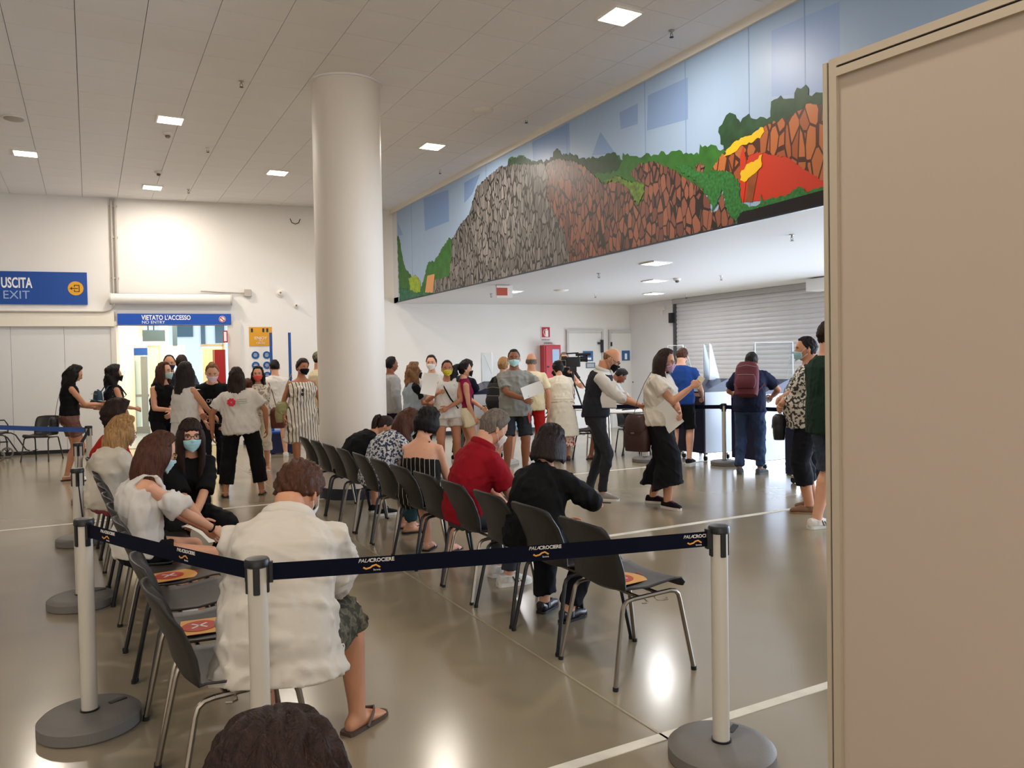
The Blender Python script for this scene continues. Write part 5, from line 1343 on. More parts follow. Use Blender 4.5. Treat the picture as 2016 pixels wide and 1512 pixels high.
def do_glasses(P, col):
    m = mat('spectacle frame '+col, col, .35); b = MB()
    for sx in (-1, 1):
        b.tube([P.hd((sx*.033+.024*math.cos(a), .1035-.004*abs(math.cos(a)), .002+.018*math.sin(a))) for a in np.linspace(0, 2*PI, 17)[:-1]], [.0022]*16, 6, closed=True)
        b.tube([P.hd((sx*.057,.100,.006)), P.hd((sx*.074,.06,.008)), P.hd((sx*.082,-.005,.008)), P.hd((sx*.082,-.02,-.01))], [.0022]*4, 6)
    b.tube([P.hd((-.010,.1045,.006)), P.hd((0,.108,.009)), P.hd((.010,.1045,.006))], [.0022]*3, 6)
    return b.obj('glasses', m, P.root, smooth='auto')

# ---------------------------------------------------------------- shoes
def do_shoes(P, kind, up_m, sole_m, lace_m=None, stripe=None):
    s = P.s
    for i in (0, 1):
        A = P.an[i]; fd = P.fd[i]; Z = V((0,0,1)); sr = fd.cross(Z); g = A-Z*.085*s
        so = MB(); k = MB()
        out = [(-.078,.030),(-.06,.038),(0,.040),(.07,.046),(.13,.047),(.165,.036),(.185,.012)]
        th = {'sneaker':.028, 'flat':.016, 'sandal':.014, 'flip':.016, 'boot':.03}[kind]
        if kind in ('sandal','flip'): g = g+Z*.0
        lz = -.0 if kind not in ('sandal','flip') else .0
        pl = [(g+fd*(t*s)+sr*(w_*s)) for t, w_ in out]+[(g+fd*(t*s)-sr*(w_*s)) for t, w_ in out[::-1]]
        n = len(pl); vs = [p+Z*(.001) for p in pl]+[p+Z*th for p in pl]
        so.add(vs, [tuple(range(n)), tuple(range(2*n-1, n-1, -1))]+[(q, (q+1) % n, (q+1) % n+n, q+n) for q in range(n)])
        if kind in ('sneaker','flat','boot'):
            hh = {'sneaker':.07, 'flat':.055, 'boot':.10}[kind]
            k.loft([(g+fd*(t*s)+Z*(c_*s+.01), sr, Z, a*s, b_*s) for t, c_, a, b_ in ((-.078,.03,.022,.024),(-.066,.04,.034,.040),(-.03,hh*.55,.040,hh*.62),(.0,hh*.55,.041,hh*.68),(.03,hh*.5,.043,hh*.60),(.08,.034,.046,.036),(.13,.026,.045,.026),(.165,.022,.036,.020),(.182,.018,.018,.012))], 18, p=2.3)
            k.tube([A-Z*.05*s, A-Z*.012*s+fd*.0], [(.046*s,.050*s),(.045*s,.050*s)], 16, ref=sr)
            sh_ = k.obj('shoe', up_m, P.root, smooth='auto')
        elif kind == 'sandal':
            k.tube([g+sr*.046*s+Z*.018, g+fd*.09*s+sr*.02+Z*.062*s*.9, g+fd*.09*s-sr*.02+Z*.062*s*.9, g-sr*.046*s+Z*.018] if False else [g+fd*.10*s+sr*.046*s+Z*.014, g+fd*.09*s+sr*.028*s+Z*.046*s, g+fd*.09*s+Z*.056*s, g+fd*.09*s-sr*.028*s+Z*.046*s, g+fd*.10*s-sr*.046*s+Z*.014], [(.016,.004)]*5, 8, ref=fd)
            k.tube([A-Z*.02+sr*(.040*s*math.cos(a))+fd*(.043*s*math.sin(a)) for a in np.linspace(0, 2*PI, 15)[:-1]], [.006]*14, 6, closed=True)
            sh_ = k.obj('shoe', up_m, P.root, smooth='auto')
        else:
            tp = g+fd*.125*s+sr*((-1,1)[i]*-.012*s)+Z*.045*s
            k.tube([g+fd*.02*s+sr*.044*s+Z*.012, g+fd*.07*s+sr*.034*s+Z*.058*s, tp], [(.010,.004)]*3, 8); k.tube([g+fd*.02*s-sr*.044*s+Z*.012, g+fd*.07*s-sr*.034*s+Z*.058*s, tp], [(.010,.004)]*3, 8)
            k.tube([tp, tp-Z*.03*s+fd*.008], [.004]*2, 6)
            sh_ = k.obj('shoe', up_m, P.root, smooth='auto')
        so.obj('sole', sole_m, sh_)
        if lace_m:
            b = MB()
            for q in range(4):
                t = .035+.02*q; h = .0925-.0035*q-.0012*q*q
                b.tube([g+fd*(t*s)+sr*.020+Z*(h*s), g+fd*((t+.012)*s)-sr*.020+Z*((h-.006)*s)], [.0032]*2, 5)
            b.obj('laces', lace_m, sh_)
        if stripe:
            b = MB()
            for sg in (-1, 1):
                for q in range(3):
                    t = .022+.024*q; b.tube([g+fd*((t+.02)*s)+sr*(sg*.0455*s)+Z*.03, g+fd*(t*s)+sr*(sg*.0425*s)+Z*(.072*s-.008*q)], [(.0045,.002)]*2, 6, ref=fd)
            b.obj('side_stripes', stripe, sh_)

# ---------------------------------------------------------------- things in hands and on shoulders
phm = mat('phone black', '#101114', .2)
def wr_obj(P, mb, name, m, label, cat, origin, group=None, smooth='auto', mats=None):
    "a top-level thing given in a person's own frame, its origin at a local point"
    t = link(name, mb.mesh(name, m, smooth)); t.matrix_world = P.M @ Matrix.Translation(origin); tag(t, label, cat, group); return t
def phone(P, i, label, col=None, tilt=0.0, off=0):
    q, hd_, pn, th = P.hand[i]; c = q+pn*.004+hd_*.02
    ax = (hd_*.8+th*.3).normalized(); nz = (pn-ax*pn.dot(ax)).normalized(); rx = ax.cross(nz)
    R = Matrix((rx, ax, nz)).transposed(); b = MB(); b.rbox((0,0,0),(.072,.148,.009),.008,R=R); t = wr_obj(P, b, 'phone', phm if col is None else mat('phone '+col, col, .3), label, 'phone', c)
    b = MB(); b.box((0,0,0),(.064,.134,.0012),R); b.v = [tuple(V(v)+nz*.0052) for v in b.v]; b.obj('screen', mat('phone screen', '#20262c', .08), t)
    return t
def paper(P, c, ax, ay, label, w=.21, h=.297, bend=.02, group=None, col='#eceae6'):
    ax = V(ax).normalized(); ay = V(ay); ay = (ay-ax*ay.dot(ax)).normalized(); n = ax.cross(ay); b = MB(); K = 8; vs = []
    for lay in (0, .0012):
        for i in range(K+1):
            for j in range(3):
                u = -1+2*i/K; v = -1+j; vs.append(ax*(v*w/2)+ay*(u*h/2)+n*(bend*(1-u*u)+lay+.004*v*u))
    q = (K+1)*3; fs = [(l*q+i*3+j, l*q+i*3+j+1, l*q+(i+1)*3+j+1, l*q+(i+1)*3+j) for l in (0,1) for i in range(K) for j in range(2)]
    per = [0,1,2]+[i*3+2 for i in range(1,K+1)]+[K*3+1, K*3]+[i*3 for i in range(K-1,0,-1)]
    fs += [(a, c_, c_+q, a+q) for a, c_ in zip(per, per[1:]+per[:1])]
    b.add(vs, fs); return wr_obj(P, b, 'paper', mat('paper '+col, col, .7), label, 'paper', V(c), group)
def handheld(P, i, label, **k):
    q, hd_, pn, th = P.hand[i]; return paper(P, q+hd_*.10+th*.02, k.pop('ax', th), k.pop('ay', hd_), label, **k)
def bag(P, c, d, col, label, cat='bag', name='shoulder_bag', strap=None, flap=True, rz=0, srad=.006):
    m = mat('leather '+col, col, .5, var=.15, vs=12, bump=.3, bs=80); c = V(c); R = Matrix.Rotation(rz, 3, 'Z')
    b = MB(); N = 9; rings = []
    for k in range(N):
        t = k/(N-1); z = -d[2]/2+d[2]*t; q = .82+.22*math.sin(PI*min(1, t*1.15+.1)) - (.22*max(0, t-.75)/.25)
        rings.append((R @ V((0,0,z)), R @ V((1,0,0)), R @ V((0,1,0)), d[0]/2*q, d[1]/2*q))
    b.loft(rings, 20, p=3.2); t = wr_obj(P, b, name, m, label, cat, c)
    if flap:
        b = MB(); b.loft([(R @ V((0,0,d[2]*q)), R @ V((1,0,0)), R @ V((0,1,0)), d[0]*a, d[1]*e) for q, a, e in ((-.10,.30,.50),(-.04,.42,.56),(.08,.47,.585),(.24,.47,.58),(.38,.42,.52),(.46,.34,.40),(.485,.25,.26))], 22, p=2.8); b.obj('flap', m, t, smooth='auto')
        b = MB(); b.tube([R @ V((.02*math.cos(a), d[1]*.56+.004, -.0+.02*math.sin(a))) for a in np.linspace(0,2*PI,11)[:-1]], [.003]*10, 5, closed=True); b.tube([R @ V((-.02*1, -d[1]*.56-.004, 0)), R @ V((.02, -d[1]*.56-.004, 0))], [.008]*2, 6); b.obj('buckle', mat('bag buckle', '#b9a682', .3, .8), t)
    if strap:
        b = MB(); b.tube([V(p)-c for p in strap], [(srad, srad*.5)]*len(strap), 7); b.obj('strap', m, t, smooth='auto')
    return t
def backpack(P, col, label, d=(.30,.17,.44), u=.22, fc=None, back=.02):
    m = mat('pack '+col, col, .75, var=.1, vs=8, bump=.35, bs=120); c0, r_, f_, u_ = P.sp(u); ry = P.brad(u)[1]
    c = c0-f_*(ry+.03+back+d[1]/2); R = Matrix((r_, f_, u_)).transposed(); b = MB(); N = 11; rings = []
    for k in range(N):
        t = k/(N-1); z = -d[2]/2+d[2]*t; q = math.sqrt(max(.05, 1-(2*abs(t-.45)/1.12)**4)); 
        rings.append((R @ V((0,0,z)), r_, f_, d[0]/2*(.55+.45*q), d[1]/2*(.6+.4*q)*(1.1-.25*t)))
    b.loft(rings, 24, p=3); t = wr_obj(P, b, 'backpack', m, label, 'backpack', c)
    b = MB(); rg = []
    for k in range(7):
        q = math.sin(PI*(k+.6)/7.2); rg.append((R @ V((0,-d[1]/2-.0,-d[2]*.30+d[2]*.40*k/6-.02)), r_, f_, d[0]*.43*(.75+.25*q), .022+.028*q))
    b.loft(rg, 18, p=3); b.obj('front_pocket', m, t, smooth='auto')
    b = MB(); b.tube([R @ V((x, -d[1]/2-.045+abs(x)*.12, d[2]*.05)) for x in (-.11,-.06,0,.06,.11)], [.003]*5, 5); b.tube([R @ V((x, -.02-d[1]*.45*math.cos(x*6), d[2]*(.36-abs(x)*.35))) for x in (-.13,-.08,0,.08,.13)], [.003]*5, 5); b.obj('zip', mat('zip grey', '#8d8480', .5), t)
    b = MB(); b.tube([R @ V((-.03,.02,d[2]*.46)), R @ V((-.02,.0,d[2]*.55)), R @ V((.02,0,d[2]*.55)), R @ V((.03,.02,d[2]*.46))], [.007]*4, 6); b.obj('handle', m, t, smooth='auto')
    for i in (0, 1):
        S = P.sh[i]; q = S.lerp(P.shc, .42)+u_*.055*P.s; sx = (-1,1)[i]
        lo = c0+r_*(sx*(P.brad(u)[0]*.85+.015))
        b = MB(); b.tube([R @ V((sx*.07,d[1]/2,d[2]*.36)), q-f_*.09-c, q+u_*.008-c, q+f_*.075-c-u_*.01, P.sp(.32)[0]+r_*(sx*.13*P.s)+f_*(P.brad(.33)[1]+.02)-c, lo+f_*.06+r_*sx*.03-c, lo-f_*.08+r_*sx*.02-c, R @ V((sx*d[0]*.4,d[1]*.4,-d[2]*.36))], [(.022,.006)]*5+[(.010,.005)]*3, 8, ref=r_); b.obj('strap', m, t, smooth='auto')
    return t
# ================================================================== PEOPLE: the crowd
blk = cloth('black cotton', '#101012'); wht = cloth('white cotton', '#d3cec8'); crm = cloth('cream cotton', '#d3c9b6'); linen = cloth('white linen', '#c9c1b6', bs=420, bump=.35)
gry = cloth('grey jersey', '#85847e'); nvy = cloth('navy cotton', '#191c2b'); jean = cloth('blue denim', '#33415c', bs=500, bump=.4); dkj = cloth('dark grey denim', '#2c2d31', bs=500, bump=.4)
soleb = mat('black rubber sole', '#161617', .6); solew = mat('white rubber sole', '#ddd9d2', .5); leab = mat('black shoe leather', '#151515', .3); sneak = cloth('white sneaker', '#dcd8d1', bump=.1)
SNW = ('sneaker', sneak, solew, mat('lace white', '#f0eee8', .6)); SNB = ('sneaker', cloth('black sneaker', '#17171a'), solew, None); SHB = ('flat', leab, soleb)
DN = ((-.23,.02,-.52), (.23,.02,-.52))
mp_ = make_person

# 1 far left, phone and paper
P = mp_('woman with long curly black hair, black top and brown leather shorts, reading a phone', px=134, z=11.1, f=82, H=1.70, sex='f', w=.95, hp=22, lean=2, sk='mid',
  hands=((-.05,.36,-.30),(.10,.40,-.24)), curl=(.45,.3), feet=((-.07,-.05),(.08,.07)),
  wear=((top, blk, dict(hem=.02, sleeve=0, strap=(.03,.014), u1=.47, name='top')), (bottom, mat('brown leather', '#6a4133', .32, bump=.3, bs=60), dict(length=.62, flare=.035, waist=.12, name='shorts', o=.018))),
  hair=dict(c='black', cap=.02, L=.36, spread=112, wave=.02, thick=.05, rough=.006), shoes=('sandal', mat('sandal white', '#ece6e0', .4), soleb))
phone(P, 1, 'dark phone held by the curly haired woman at far left')
paper(P, (.02,.52,1.08), (1,.1,0), (0,.9,-.35), 'loose white sheet held by the curly haired woman at far left')
bag(P, (-.02,-.20,.80), (.22,.10,.24), '#17171a', 'black handbag hanging behind the woman in leather shorts', strap=[(-.02,-.18,.92),(.06,-.15,1.15),(.10,-.10,1.36),(.09,-.02,1.44)])
# 2
P = mp_('woman with dark curly hair, black mask and floral sleeveless top', px=222, z=11.7, f=72, H=1.66, sex='f', sk='mid', hands=((-.2,.1,-.50),(.10,.30,-.32)),
  wear=((top, pattern('black floral print', '#15131a', '#7f6a72', 'cell', 22, .13), dict(hem=-.05, sleeve=0, name='top', u1=.485, loose=.8)), (bottom, nvy, dict(length=1.95, name='trousers'))),
  hair=dict(c='black', cap=.03, puff=.012, L=.08, wave=.022, spread=105, thick=.05, rough=.006, tail=('bun',0,.05)), mask='#141418', shoes=SHB)
backpack(P, '#27414f', 'small teal backpack on the woman with curly hair and black mask', d=(.22,.11,.28), u=.25)
# 9
P = mp_('woman with long brown wavy hair, pale green mask and black sleeveless dress', px=318, z=10.5, f=142, H=1.70, sex='f', sk='light', hy=-18, lean=2, hands=((.10,.26,-.34),(.06,.28,-.30)), feet=((-.1,0),(.1,.03)),
  wear=((top, blk, dict(hem=-.05, sleeve=0, strap=(.035,.014), u1=.462, name='dress_top')), (bottom, cloth('black trousers', '#131318'), dict(length=1.95, flare=.02, name='trousers'))),
  hair=dict(c='brown', L=.24, spread=128, wave=.008, cap=.014, thick=.04), mask='#b6d6cf', shoes=SHB)
# 11, 12 behind them
P = mp_('tall man with receding dark hair and dark mask behind the women by the doorway', px=334, z=12.3, f=150, H=1.84, sex='m', sk='mid', hy=30, hp=5, hands=DN,
  wear=((top, nvy, dict(hem=-.1)), (bottom, jean, dict(length=1.95))), hair=dict(c='black', cap=.008, front=.10), mask='#2a2740', shoes=SNB)
P = mp_('man with short dark hair seen from behind near the doorway', px=357, z=13.0, f=20, H=1.85, sex='m', sk='mid', hands=DN,
  wear=((top, cloth('slate cotton', '#3c4450'), dict(hem=-.1)), (bottom, dkj, dict(length=1.95))), hair=dict(c='darkbrown', cap=.012), shoes=SNB)
# 10
P = mp_('woman with dark bobbed hair in a long white sleeveless tunic', px=362, z=9.55, f=48, H=1.68, sex='f', sk='mid', w=1.02, hy=-8, hands=((-.05,.26,-.34),(.14,.36,-.36)), curl=(.7,.7), elb=((-.6,-.2,-.8),(.9,-.3,-.8)),
  wear=((skirt, wht, dict(length=.36, waist=.18, flare=.10, name='tunic_skirt')), (top, wht, dict(hem=.0, sleeve=0, name='tunic', u1=.488, loose=.8)), (bottom, wht, dict(length=1.9, flare=.03))),
  hair=dict(c='bob', cap=.022, L=.13, spread=130, thick=.05, taper=1.1, rough=.003), shoes=('flat', mat('tan leather', '#9a7450', .5), soleb))
phone(P, 1, 'phone in the hands of the woman in white tunic')
# 13
P = mp_('fair haired woman bending forward in black printed t-shirt and pink mask', px=416, z=10.5, f=178, H=1.74, sex='f', w=1.1, lean=22, lean2=30, hp=22, sk='light', hands=((-.14,.20,-.46),(.10,.26,-.45)),
  wear=((top, blk, dict(hem=-.05, sleeve=.5, loose=.7)), (bottom, pattern('dark trousers print', '#14141a', '#6f6c62', 'cell', 16, .10), dict(length=1.9, flare=.02))),
  hair=dict(c='lightbrown', cap=.010, tail=('bun',0,.045)), mask='#e3c9d8', shoes=('sneaker', cloth('black sneaker', '#17171a'), soleb, None))
c, r_, f_, u_ = P.sp(.27); a, b_ = P.brad(.30); R = Matrix((-r_, u_, f_)).transposed()
text('FLOWERS', .068, mat('shirt print white', '#d9d5cd', .7), P.root, c+f_*(b_+.052)+r_*.0+u_*.02, Matrix((-r_, u_, f_)).transposed().to_euler(), 'CENTER', name='shirt_lettering')
paper(P, (.30,.30,1.28), (1,.4,0), (-.3,1,.15), 'white sheets held out beside the woman bending forward', w=.2)
# 14 logo t-shirt
P = mp_('woman from behind with long dark hair, white t-shirt with red petal emblem and black trousers', px=472, z=9.5, f=2, H=1.60, sex='f', w=1.22, sk='tan', lean=3, side=-5, hands=((-.33,.02,-.50),(.36,.04,-.46)), elb=((-1,-.1,-.2),(1,-.1,-.2)), curl=(.4,.5), feet=((-.22,-.02),(.24,.03)),
  wear=((top, cloth('white printed tee', '#cfc8bf', bump=.3), dict(hem=-.10, sleeve=.72, loose=.75, cuff=1.6, o=.018, wr=.011)), (bottom, cloth('black crepe', '#0e0e10'), dict(length=1.80, flare=.035, name='trousers'))),
  hair=dict(c='darkbrown', cap=.018, L=.27, spread=95, thick=.045, taper=.45, wave=.006), shoes=('sandal', mat('silver leather', '#b3aca4', .3, .5), soleb))
c, r_, f_, u_ = P.sp(.30); a, b_ = P.brad(.30); redm = mat('petal red', '#cf2038', .6); Rb = Matrix((r_, u_, -f_)).transposed()
b = MB()
for k in range(8):
    t_ = 2*PI*k/8+.2; q = V((.034*math.cos(t_), .034*math.sin(t_), 0)); b.ball(q, (.019,.019,.004), 8, 5); b.ball(q*.6, (.010,.010,.004), 6, 4)
b.v = [tuple(c-r_*.075-f_*(b_+.027)+u_*.02+Rb @ V(v)) for v in b.v]; b.obj('shirt_emblem', redm, P.root)
for q, cc in enumerate(('#c48a86', '#6f9b82', '#8fb3a0')):
    b = MB(); b.tube([c+r_*(-.015+.03*k)-f_*(b_+.032)+u_*(.04-.022*q+.003*math.sin(k+q)) for k in range(5)], [(.0035,.002)]*5, 6); b.obj('shirt_print', mat('print '+cc, cc, .7), P.root)
# 15 + child
P = mp_('dark haired woman in coral mask carrying a small child', px=508, z=11.9, f=186, H=1.62, sex='f', sk='mid', hands=((.16,.20,-.24),(-.02,.24,-.30)),
  wear=((top, pattern('blouse leaf print', '#c9bfae', '#8d7d70', 'floral', 30, .47), dict(hem=-.06, sleeve=.9)), (bottom, crm, dict(length=1.4, flare=.03))),
  hair=dict(c='black', cap=.016, L=.24, spread=120, wave=.012, thick=.045), mask='#d9584c', shoes=('sandal', mat('pink sandal', '#d3a49b', .4), solew))
bag(P, (-.27,.02,.80), (.22,.12,.32), '#5a231f', 'dark red handbag beside the woman carrying a child', strap=[(-.26,.02,.95),(-.2,.0,1.2),(-.15,0,1.34)])
P2 = mp_('small brown haired child carried by the woman in coral mask', XY=P.M @ V((.12,.20,0)), cw=math.degrees(-P.rz)+150, H=.98, sex='m', sk='pale', sit=True, seat=.87, hands=((-.10,.26,-.10),(.10,.26,-.10)), feet=((-.16,.22,.62),(.16,.22,.62)), hp=10,
  wear=((top, cloth('child shirt', '#d8c7bb'), dict(hem=-.04, sleeve=.6, o=.01)), (bottom, cloth('child shorts', '#8fa3ad'), dict(length=.9, o=.01))), hair=dict(c='brown', cap=.012), shoes=SNW)
# 16
P = mp_('man from behind in white t-shirt and light blue denim shorts', px=541, z=13.6, f=-4, H=1.74, sex='m', w=1.05, sk='light', feet=((-.15,0),(.15,.02)), hands=((-.24,.12,-.46),(.24,.14,-.44)),
  wear=((top, wht, dict(hem=-.10, sleeve=.62, loose=.6)), (bottom, cloth('light blue denim', '#8fb0bd', bs=500), dict(length=.86, flare=.02, name='shorts'))), hair=dict(c='black', cap=.008, back=-.05), shoes=SNW)
# 17 striped dress
P = mp_('woman in black mask and loose cream dress with dark vertical stripes', px=593, z=11.4, f=176, H=1.72, sex='f', w=1.12, sk='tan', hy=-28, hr=-4, hands=((-.27,.03,-.50),(.26,.04,-.50)), feet=((-.08,-.02),(.09,.03)),
  wear=((skirt, pattern('striped dress cloth', '#d9d0c2', '#4c443e', 'stripe', 24, .26), dict(length=.46, waist=.36, flare=.10, o=.035, name='dress', wr=.014)), (top, pattern('striped dress cloth', '#d9d0c2', '#4c443e', 'stripe', 24, .26), dict(hem=.2, sleeve=0, u1=.43, o=.022, strap=(.006,.004), name='dress_top'))),
  hair=dict(c='darkbrown', cap=.022, back=-.06, front=.07), mask='#121214', shoes=('flat', mat('tan leather', '#9a7450', .5), soleb))
bag(P, (.28,-.02,.92), (.20,.12,.30), '#8f8a5c', 'olive green shoulder bag of the woman in striped dress', strap=[(.27,-.02,1.04),(.22,0,1.3),(.14,0,1.475),(.13,-.08,1.40)])
c, r_, f_, u_ = P.sp(.36); b = MB()
for k, dx in enumerate((-.012,.012)): b.ball(c+f_*(P.brad(.36)[1]+.045)+r_*dx*0+V((0,0,-.05-.055*k)), (.022,.006,.026), 10, 6)
wr_obj(P, b, 'sunglasses', dark, 'black sunglasses hanging from the neckline of the striped dress', 'sunglasses', V((0,0,0)))
# 18
P = mp_('man with camouflage cap and beige shirt half hidden by the pillar', px=627, z=12.8, f=66, H=1.86, sex='m', sk='mid', w=1.1, hands=DN,
  wear=((top, cloth('beige shirt', '#cfc0a0'), dict(hem=-.1, sleeve=.7)), (bottom, cloth('khaki', '#5b5a4a'), dict(length=1.9))), hair=dict(c='black', cap=.006), mask='#17171a', shoes=SNB)
b = MB(); b.ball(P.hd((0,-.01,.045)), (.090*P.hs,.108*P.hs,.092*P.hs), 20, 12, P.HR); b.tube([P.hd((-.06,.075,.045)), P.hd((0,.13,.042)), P.hd((.06,.075,.045))], [(.035,.006)]*3, 8, ref=(0,1,0))
b.obj('cap', pattern('camouflage cloth', '#5c5f49', '#35392d', 'floral', 22, .48, ink2='#7c7660'), P.root, smooth='auto')
# 19
P = mp_('man in grey hooded top at the right edge of the pillar', px=768, z=12.3, f=62, H=1.74, sex='m', sk='dark', hands=DN,
  wear=((top, cloth('grey hoodie', '#9a9a9b'), dict(hem=-.12, sleeve=2.0, o=.02)), (bottom, nvy, dict(length=1.95))), hair=dict(c='black', cap=.010), shoes=SNB)
# 20
P = mp_('woman with curly light brown hair, glasses and pale denim waistcoat over black t-shirt', px=812, z=11.4, f=76, H=1.62, sex='f', w=1.08, sk='tan', hands=((.12,.28,-.30),(-.02,.30,-.27)),
  wear=((top, blk, dict(hem=.05, sleeve=.72, o=.016, name='t_shirt')), (top, cloth('washed denim', '#8f9ba3', bs=500), dict(hem=-.06, sleeve=0, o=.024, u1=.478, loose=.8, name='waistcoat')), (bottom, blk, dict(length=1.9))),
  hair=dict(c='lightbrown', cap=.024, puff=.006, L=.16, spread=125, wave=.022, thick=.05, rough=.006), glasses='#17171a', mask='#1a1a1e', shoes=SHB)
# 21
P = mp_('person in white coat and white mask standing behind the yellow mask woman', px=850, z=12.4, f=165, H=1.76, sex='f', sk='light', hy=25, hands=((-.02,.26,-.22),(.06,.28,-.24)),
  wear=((top, wht, dict(hem=-.35, sleeve=2.0, o=.024, loose=.8, name='coat')), (bottom, dkj, dict(length=1.9))), hair=dict(c='darkbrown', cap=.014, tail=('bun',0,.035)), mask='#e6e2db', shoes=SNW)
c, r_, f_, u_ = P.sp(.40); b = MB(); b.tube([c+f_*(P.brad(.4)[1]+.028)+r_*x+u_*z_ for x, z_ in ((-.06,.06),(-.02,-.04),(0,-.14))], .008, 6); b.tube([c+f_*(P.brad(.4)[1]+.028)+r_*x+u_*z_ for x, z_ in ((.06,.06),(.02,-.04),(0,-.14))], .008, 6); b.obj('lanyard', mat('lanyard', '#2c3a55', .6), P.root)
paper(P, (.0,.40,1.14), (1,.2,0), (.2,-.2,1), 'white sheet held by the person in white coat')
# 22
P = mp_('woman in yellow patterned mask, white vest top and pale shorts', px=880, z=11.1, f=176, H=1.66, sex='f', w=1.12, sk='tan', hands=((.02,.26,-.34),(.17,.24,-.13)), elb=((-1,.0,-.5),(.6,.1,-.9)), curl=(.5,.8), feet=((-.12,0),(.12,.02)),
  wear=((top, wht, dict(hem=-.10, sleeve=0, strap=(.035,.014), u1=.455, loose=.8, flare=.05, name='vest_top', wr=.01)), (bottom, cloth('pale grey cotton', '#b7aca0'), dict(length=.5, flare=.03, name='shorts'))),
  hair=dict(c='black', cap=.010, tail=('low',.12,.03)), mask=pattern('yellow mask cloth', '#d9c93a', '#7d7a2c', 'floral', 90, .46), shoes=('sandal', mat('sandal white', '#ece6e0', .4), soleb))
paper(P, (.27,.30,1.30), (1,-.3,.2), (.1,-.15,1), 'white papers raised by the woman in yellow mask')
strap_tube(P, 'bag_strap', [P.sh[1].lerp(P.shc,.4)+V((0,0,.05)), P.sp(.36)[0]+V((.05,.15,0)), P.sp(.2)[0]+V((-.03,.155,0)), P.sp(.05)[0]+V((-.14,.12,0))], (.016,.005), blk)
# 23
P = mp_('woman with high curly ponytail, magenta sleeveless top, cream shorts and black mask', px=912, z=11.2, f=74, H=1.64, sex='f', sk='light', w=1.0, hands=((.12,.26,-.36),(.14,.12,-.50)), elb=((-1,-.2,-.8),(.7,-.6,-.5)), curl=(.5,.3), feet=((-.09,0),(.09,.04)),
  wear=((top, cloth('magenta rib', '#8a1d45', bs=150), dict(hem=.06, sleeve=0, u1=.515, o=.008, loose=.1, name='top')), (bottom, cloth('cream denim', '#dfd3b4', bs=400), dict(length=.48, flare=.035, waist=.14, name='shorts'))),
  hair=dict(c='black', cap=.014, tail=('high',.46,.085), wave=.01), mask='#16161a', shoes=('sandal', mat('tan leather', '#9a7450', .5), soleb))
handheld(P, 1, 'white sheet hanging from the hand of the woman in magenta top', ax=(1,.2,0), ay=(0,0,-1))
# 23b
P = mp_('dark haired person in navy leaning on the far counter behind the ponytail woman', px=903, z=12.7, f=35, H=1.70, sex='m', sk='tan', lean=18, hp=20, hands=((-.1,.35,-.38),(.15,.36,-.38)),
  wear=((top, nvy, dict(hem=-.08, sleeve=.7)), (bottom, cloth('navy chino', '#1b2340'), dict(length=1.9))), hair=dict(c='black', cap=.026, puff=.006), shoes=SNB)
# 24
P = mp_('broad man in grey t-shirt and dark shorts with red flashes, holding papers', px=1012, z=10.9, f=168, H=1.80, sex='m', w=1.16, sk='dark', hy=12, belly=.03, hands=((-.18,.31,-.22),(-.04,.33,-.30)), elb=((-1,.0,-.6),(1,.0,-.6)), curl=(.6,.6), feet=((-.13,0),(.13,.03)),
  wear=((top, gry, dict(hem=-.14, sleeve=.78, o=.014, loose=.8, cuff=1.3, wr=.011)), (bottom, cloth('charcoal sports cloth', '#26272b'), dict(length=.92, flare=.03, name='shorts'))),
  hair=dict(c='black', cap=.006, front=.08), mask='#a9d0cf', shoes=SHB)
for sg in (-1, 1):
    Hh, K = P.hip[0 if sg < 0 else 1], P.kn[0 if sg < 0 else 1]; b = MB(); b.tube([Hh.lerp(K, t)+V((sg*.060,.112-.02*t,0)) for t in (.12,.3,.5)], [(.012,.006),(.020,.006),(.010,.006)], 8); b.obj('red_flash', mat('red flash', '#b5342c', .6), P.root)
paper(P, (-.16,.43,1.20), (.35,.1,1), (-1,.1,.35), 'folded white papers held by the man in grey t-shirt', w=.17)
# 25b
P = mp_('blonde person behind the grey t-shirt man wearing a black backpack', px=990, z=12.1, f=28, H=1.70, sex='f', sk='light', hands=((-.2,.1,-.46),(.2,.1,-.46)),
  wear=((top, blk, dict(hem=-.02, sleeve=.6)), (bottom, cloth('light blue denim', '#8fb0bd', bs=500), dict(length=.9, flare=.03))), hair=dict(c='blonde', cap=.016, L=.0, spread=110), shoes=SNW)
backpack(P, '#1a1b1d', 'black backpack behind the left arm of the grey t-shirt man', u=.15, d=(.30,.18,.42))
# 25
P = mp_('bald man from behind in beige shirt and red trousers', px=1046, z=12.2, f=4, H=1.76, sex='m', w=1.08, sk='mid', hands=((-.25,.05,-.5),(.25,.03,-.52)),
  wear=((top, cloth('pale beige shirt', '#dccda8'), dict(hem=-.12, sleeve=.75, loose=.8)), (bottom, cloth('red cotton', '#b3211f'), dict(length=1.9, flare=.01))), hair=dict(c='grey', cap=.004, bald=True), shoes=SNB)
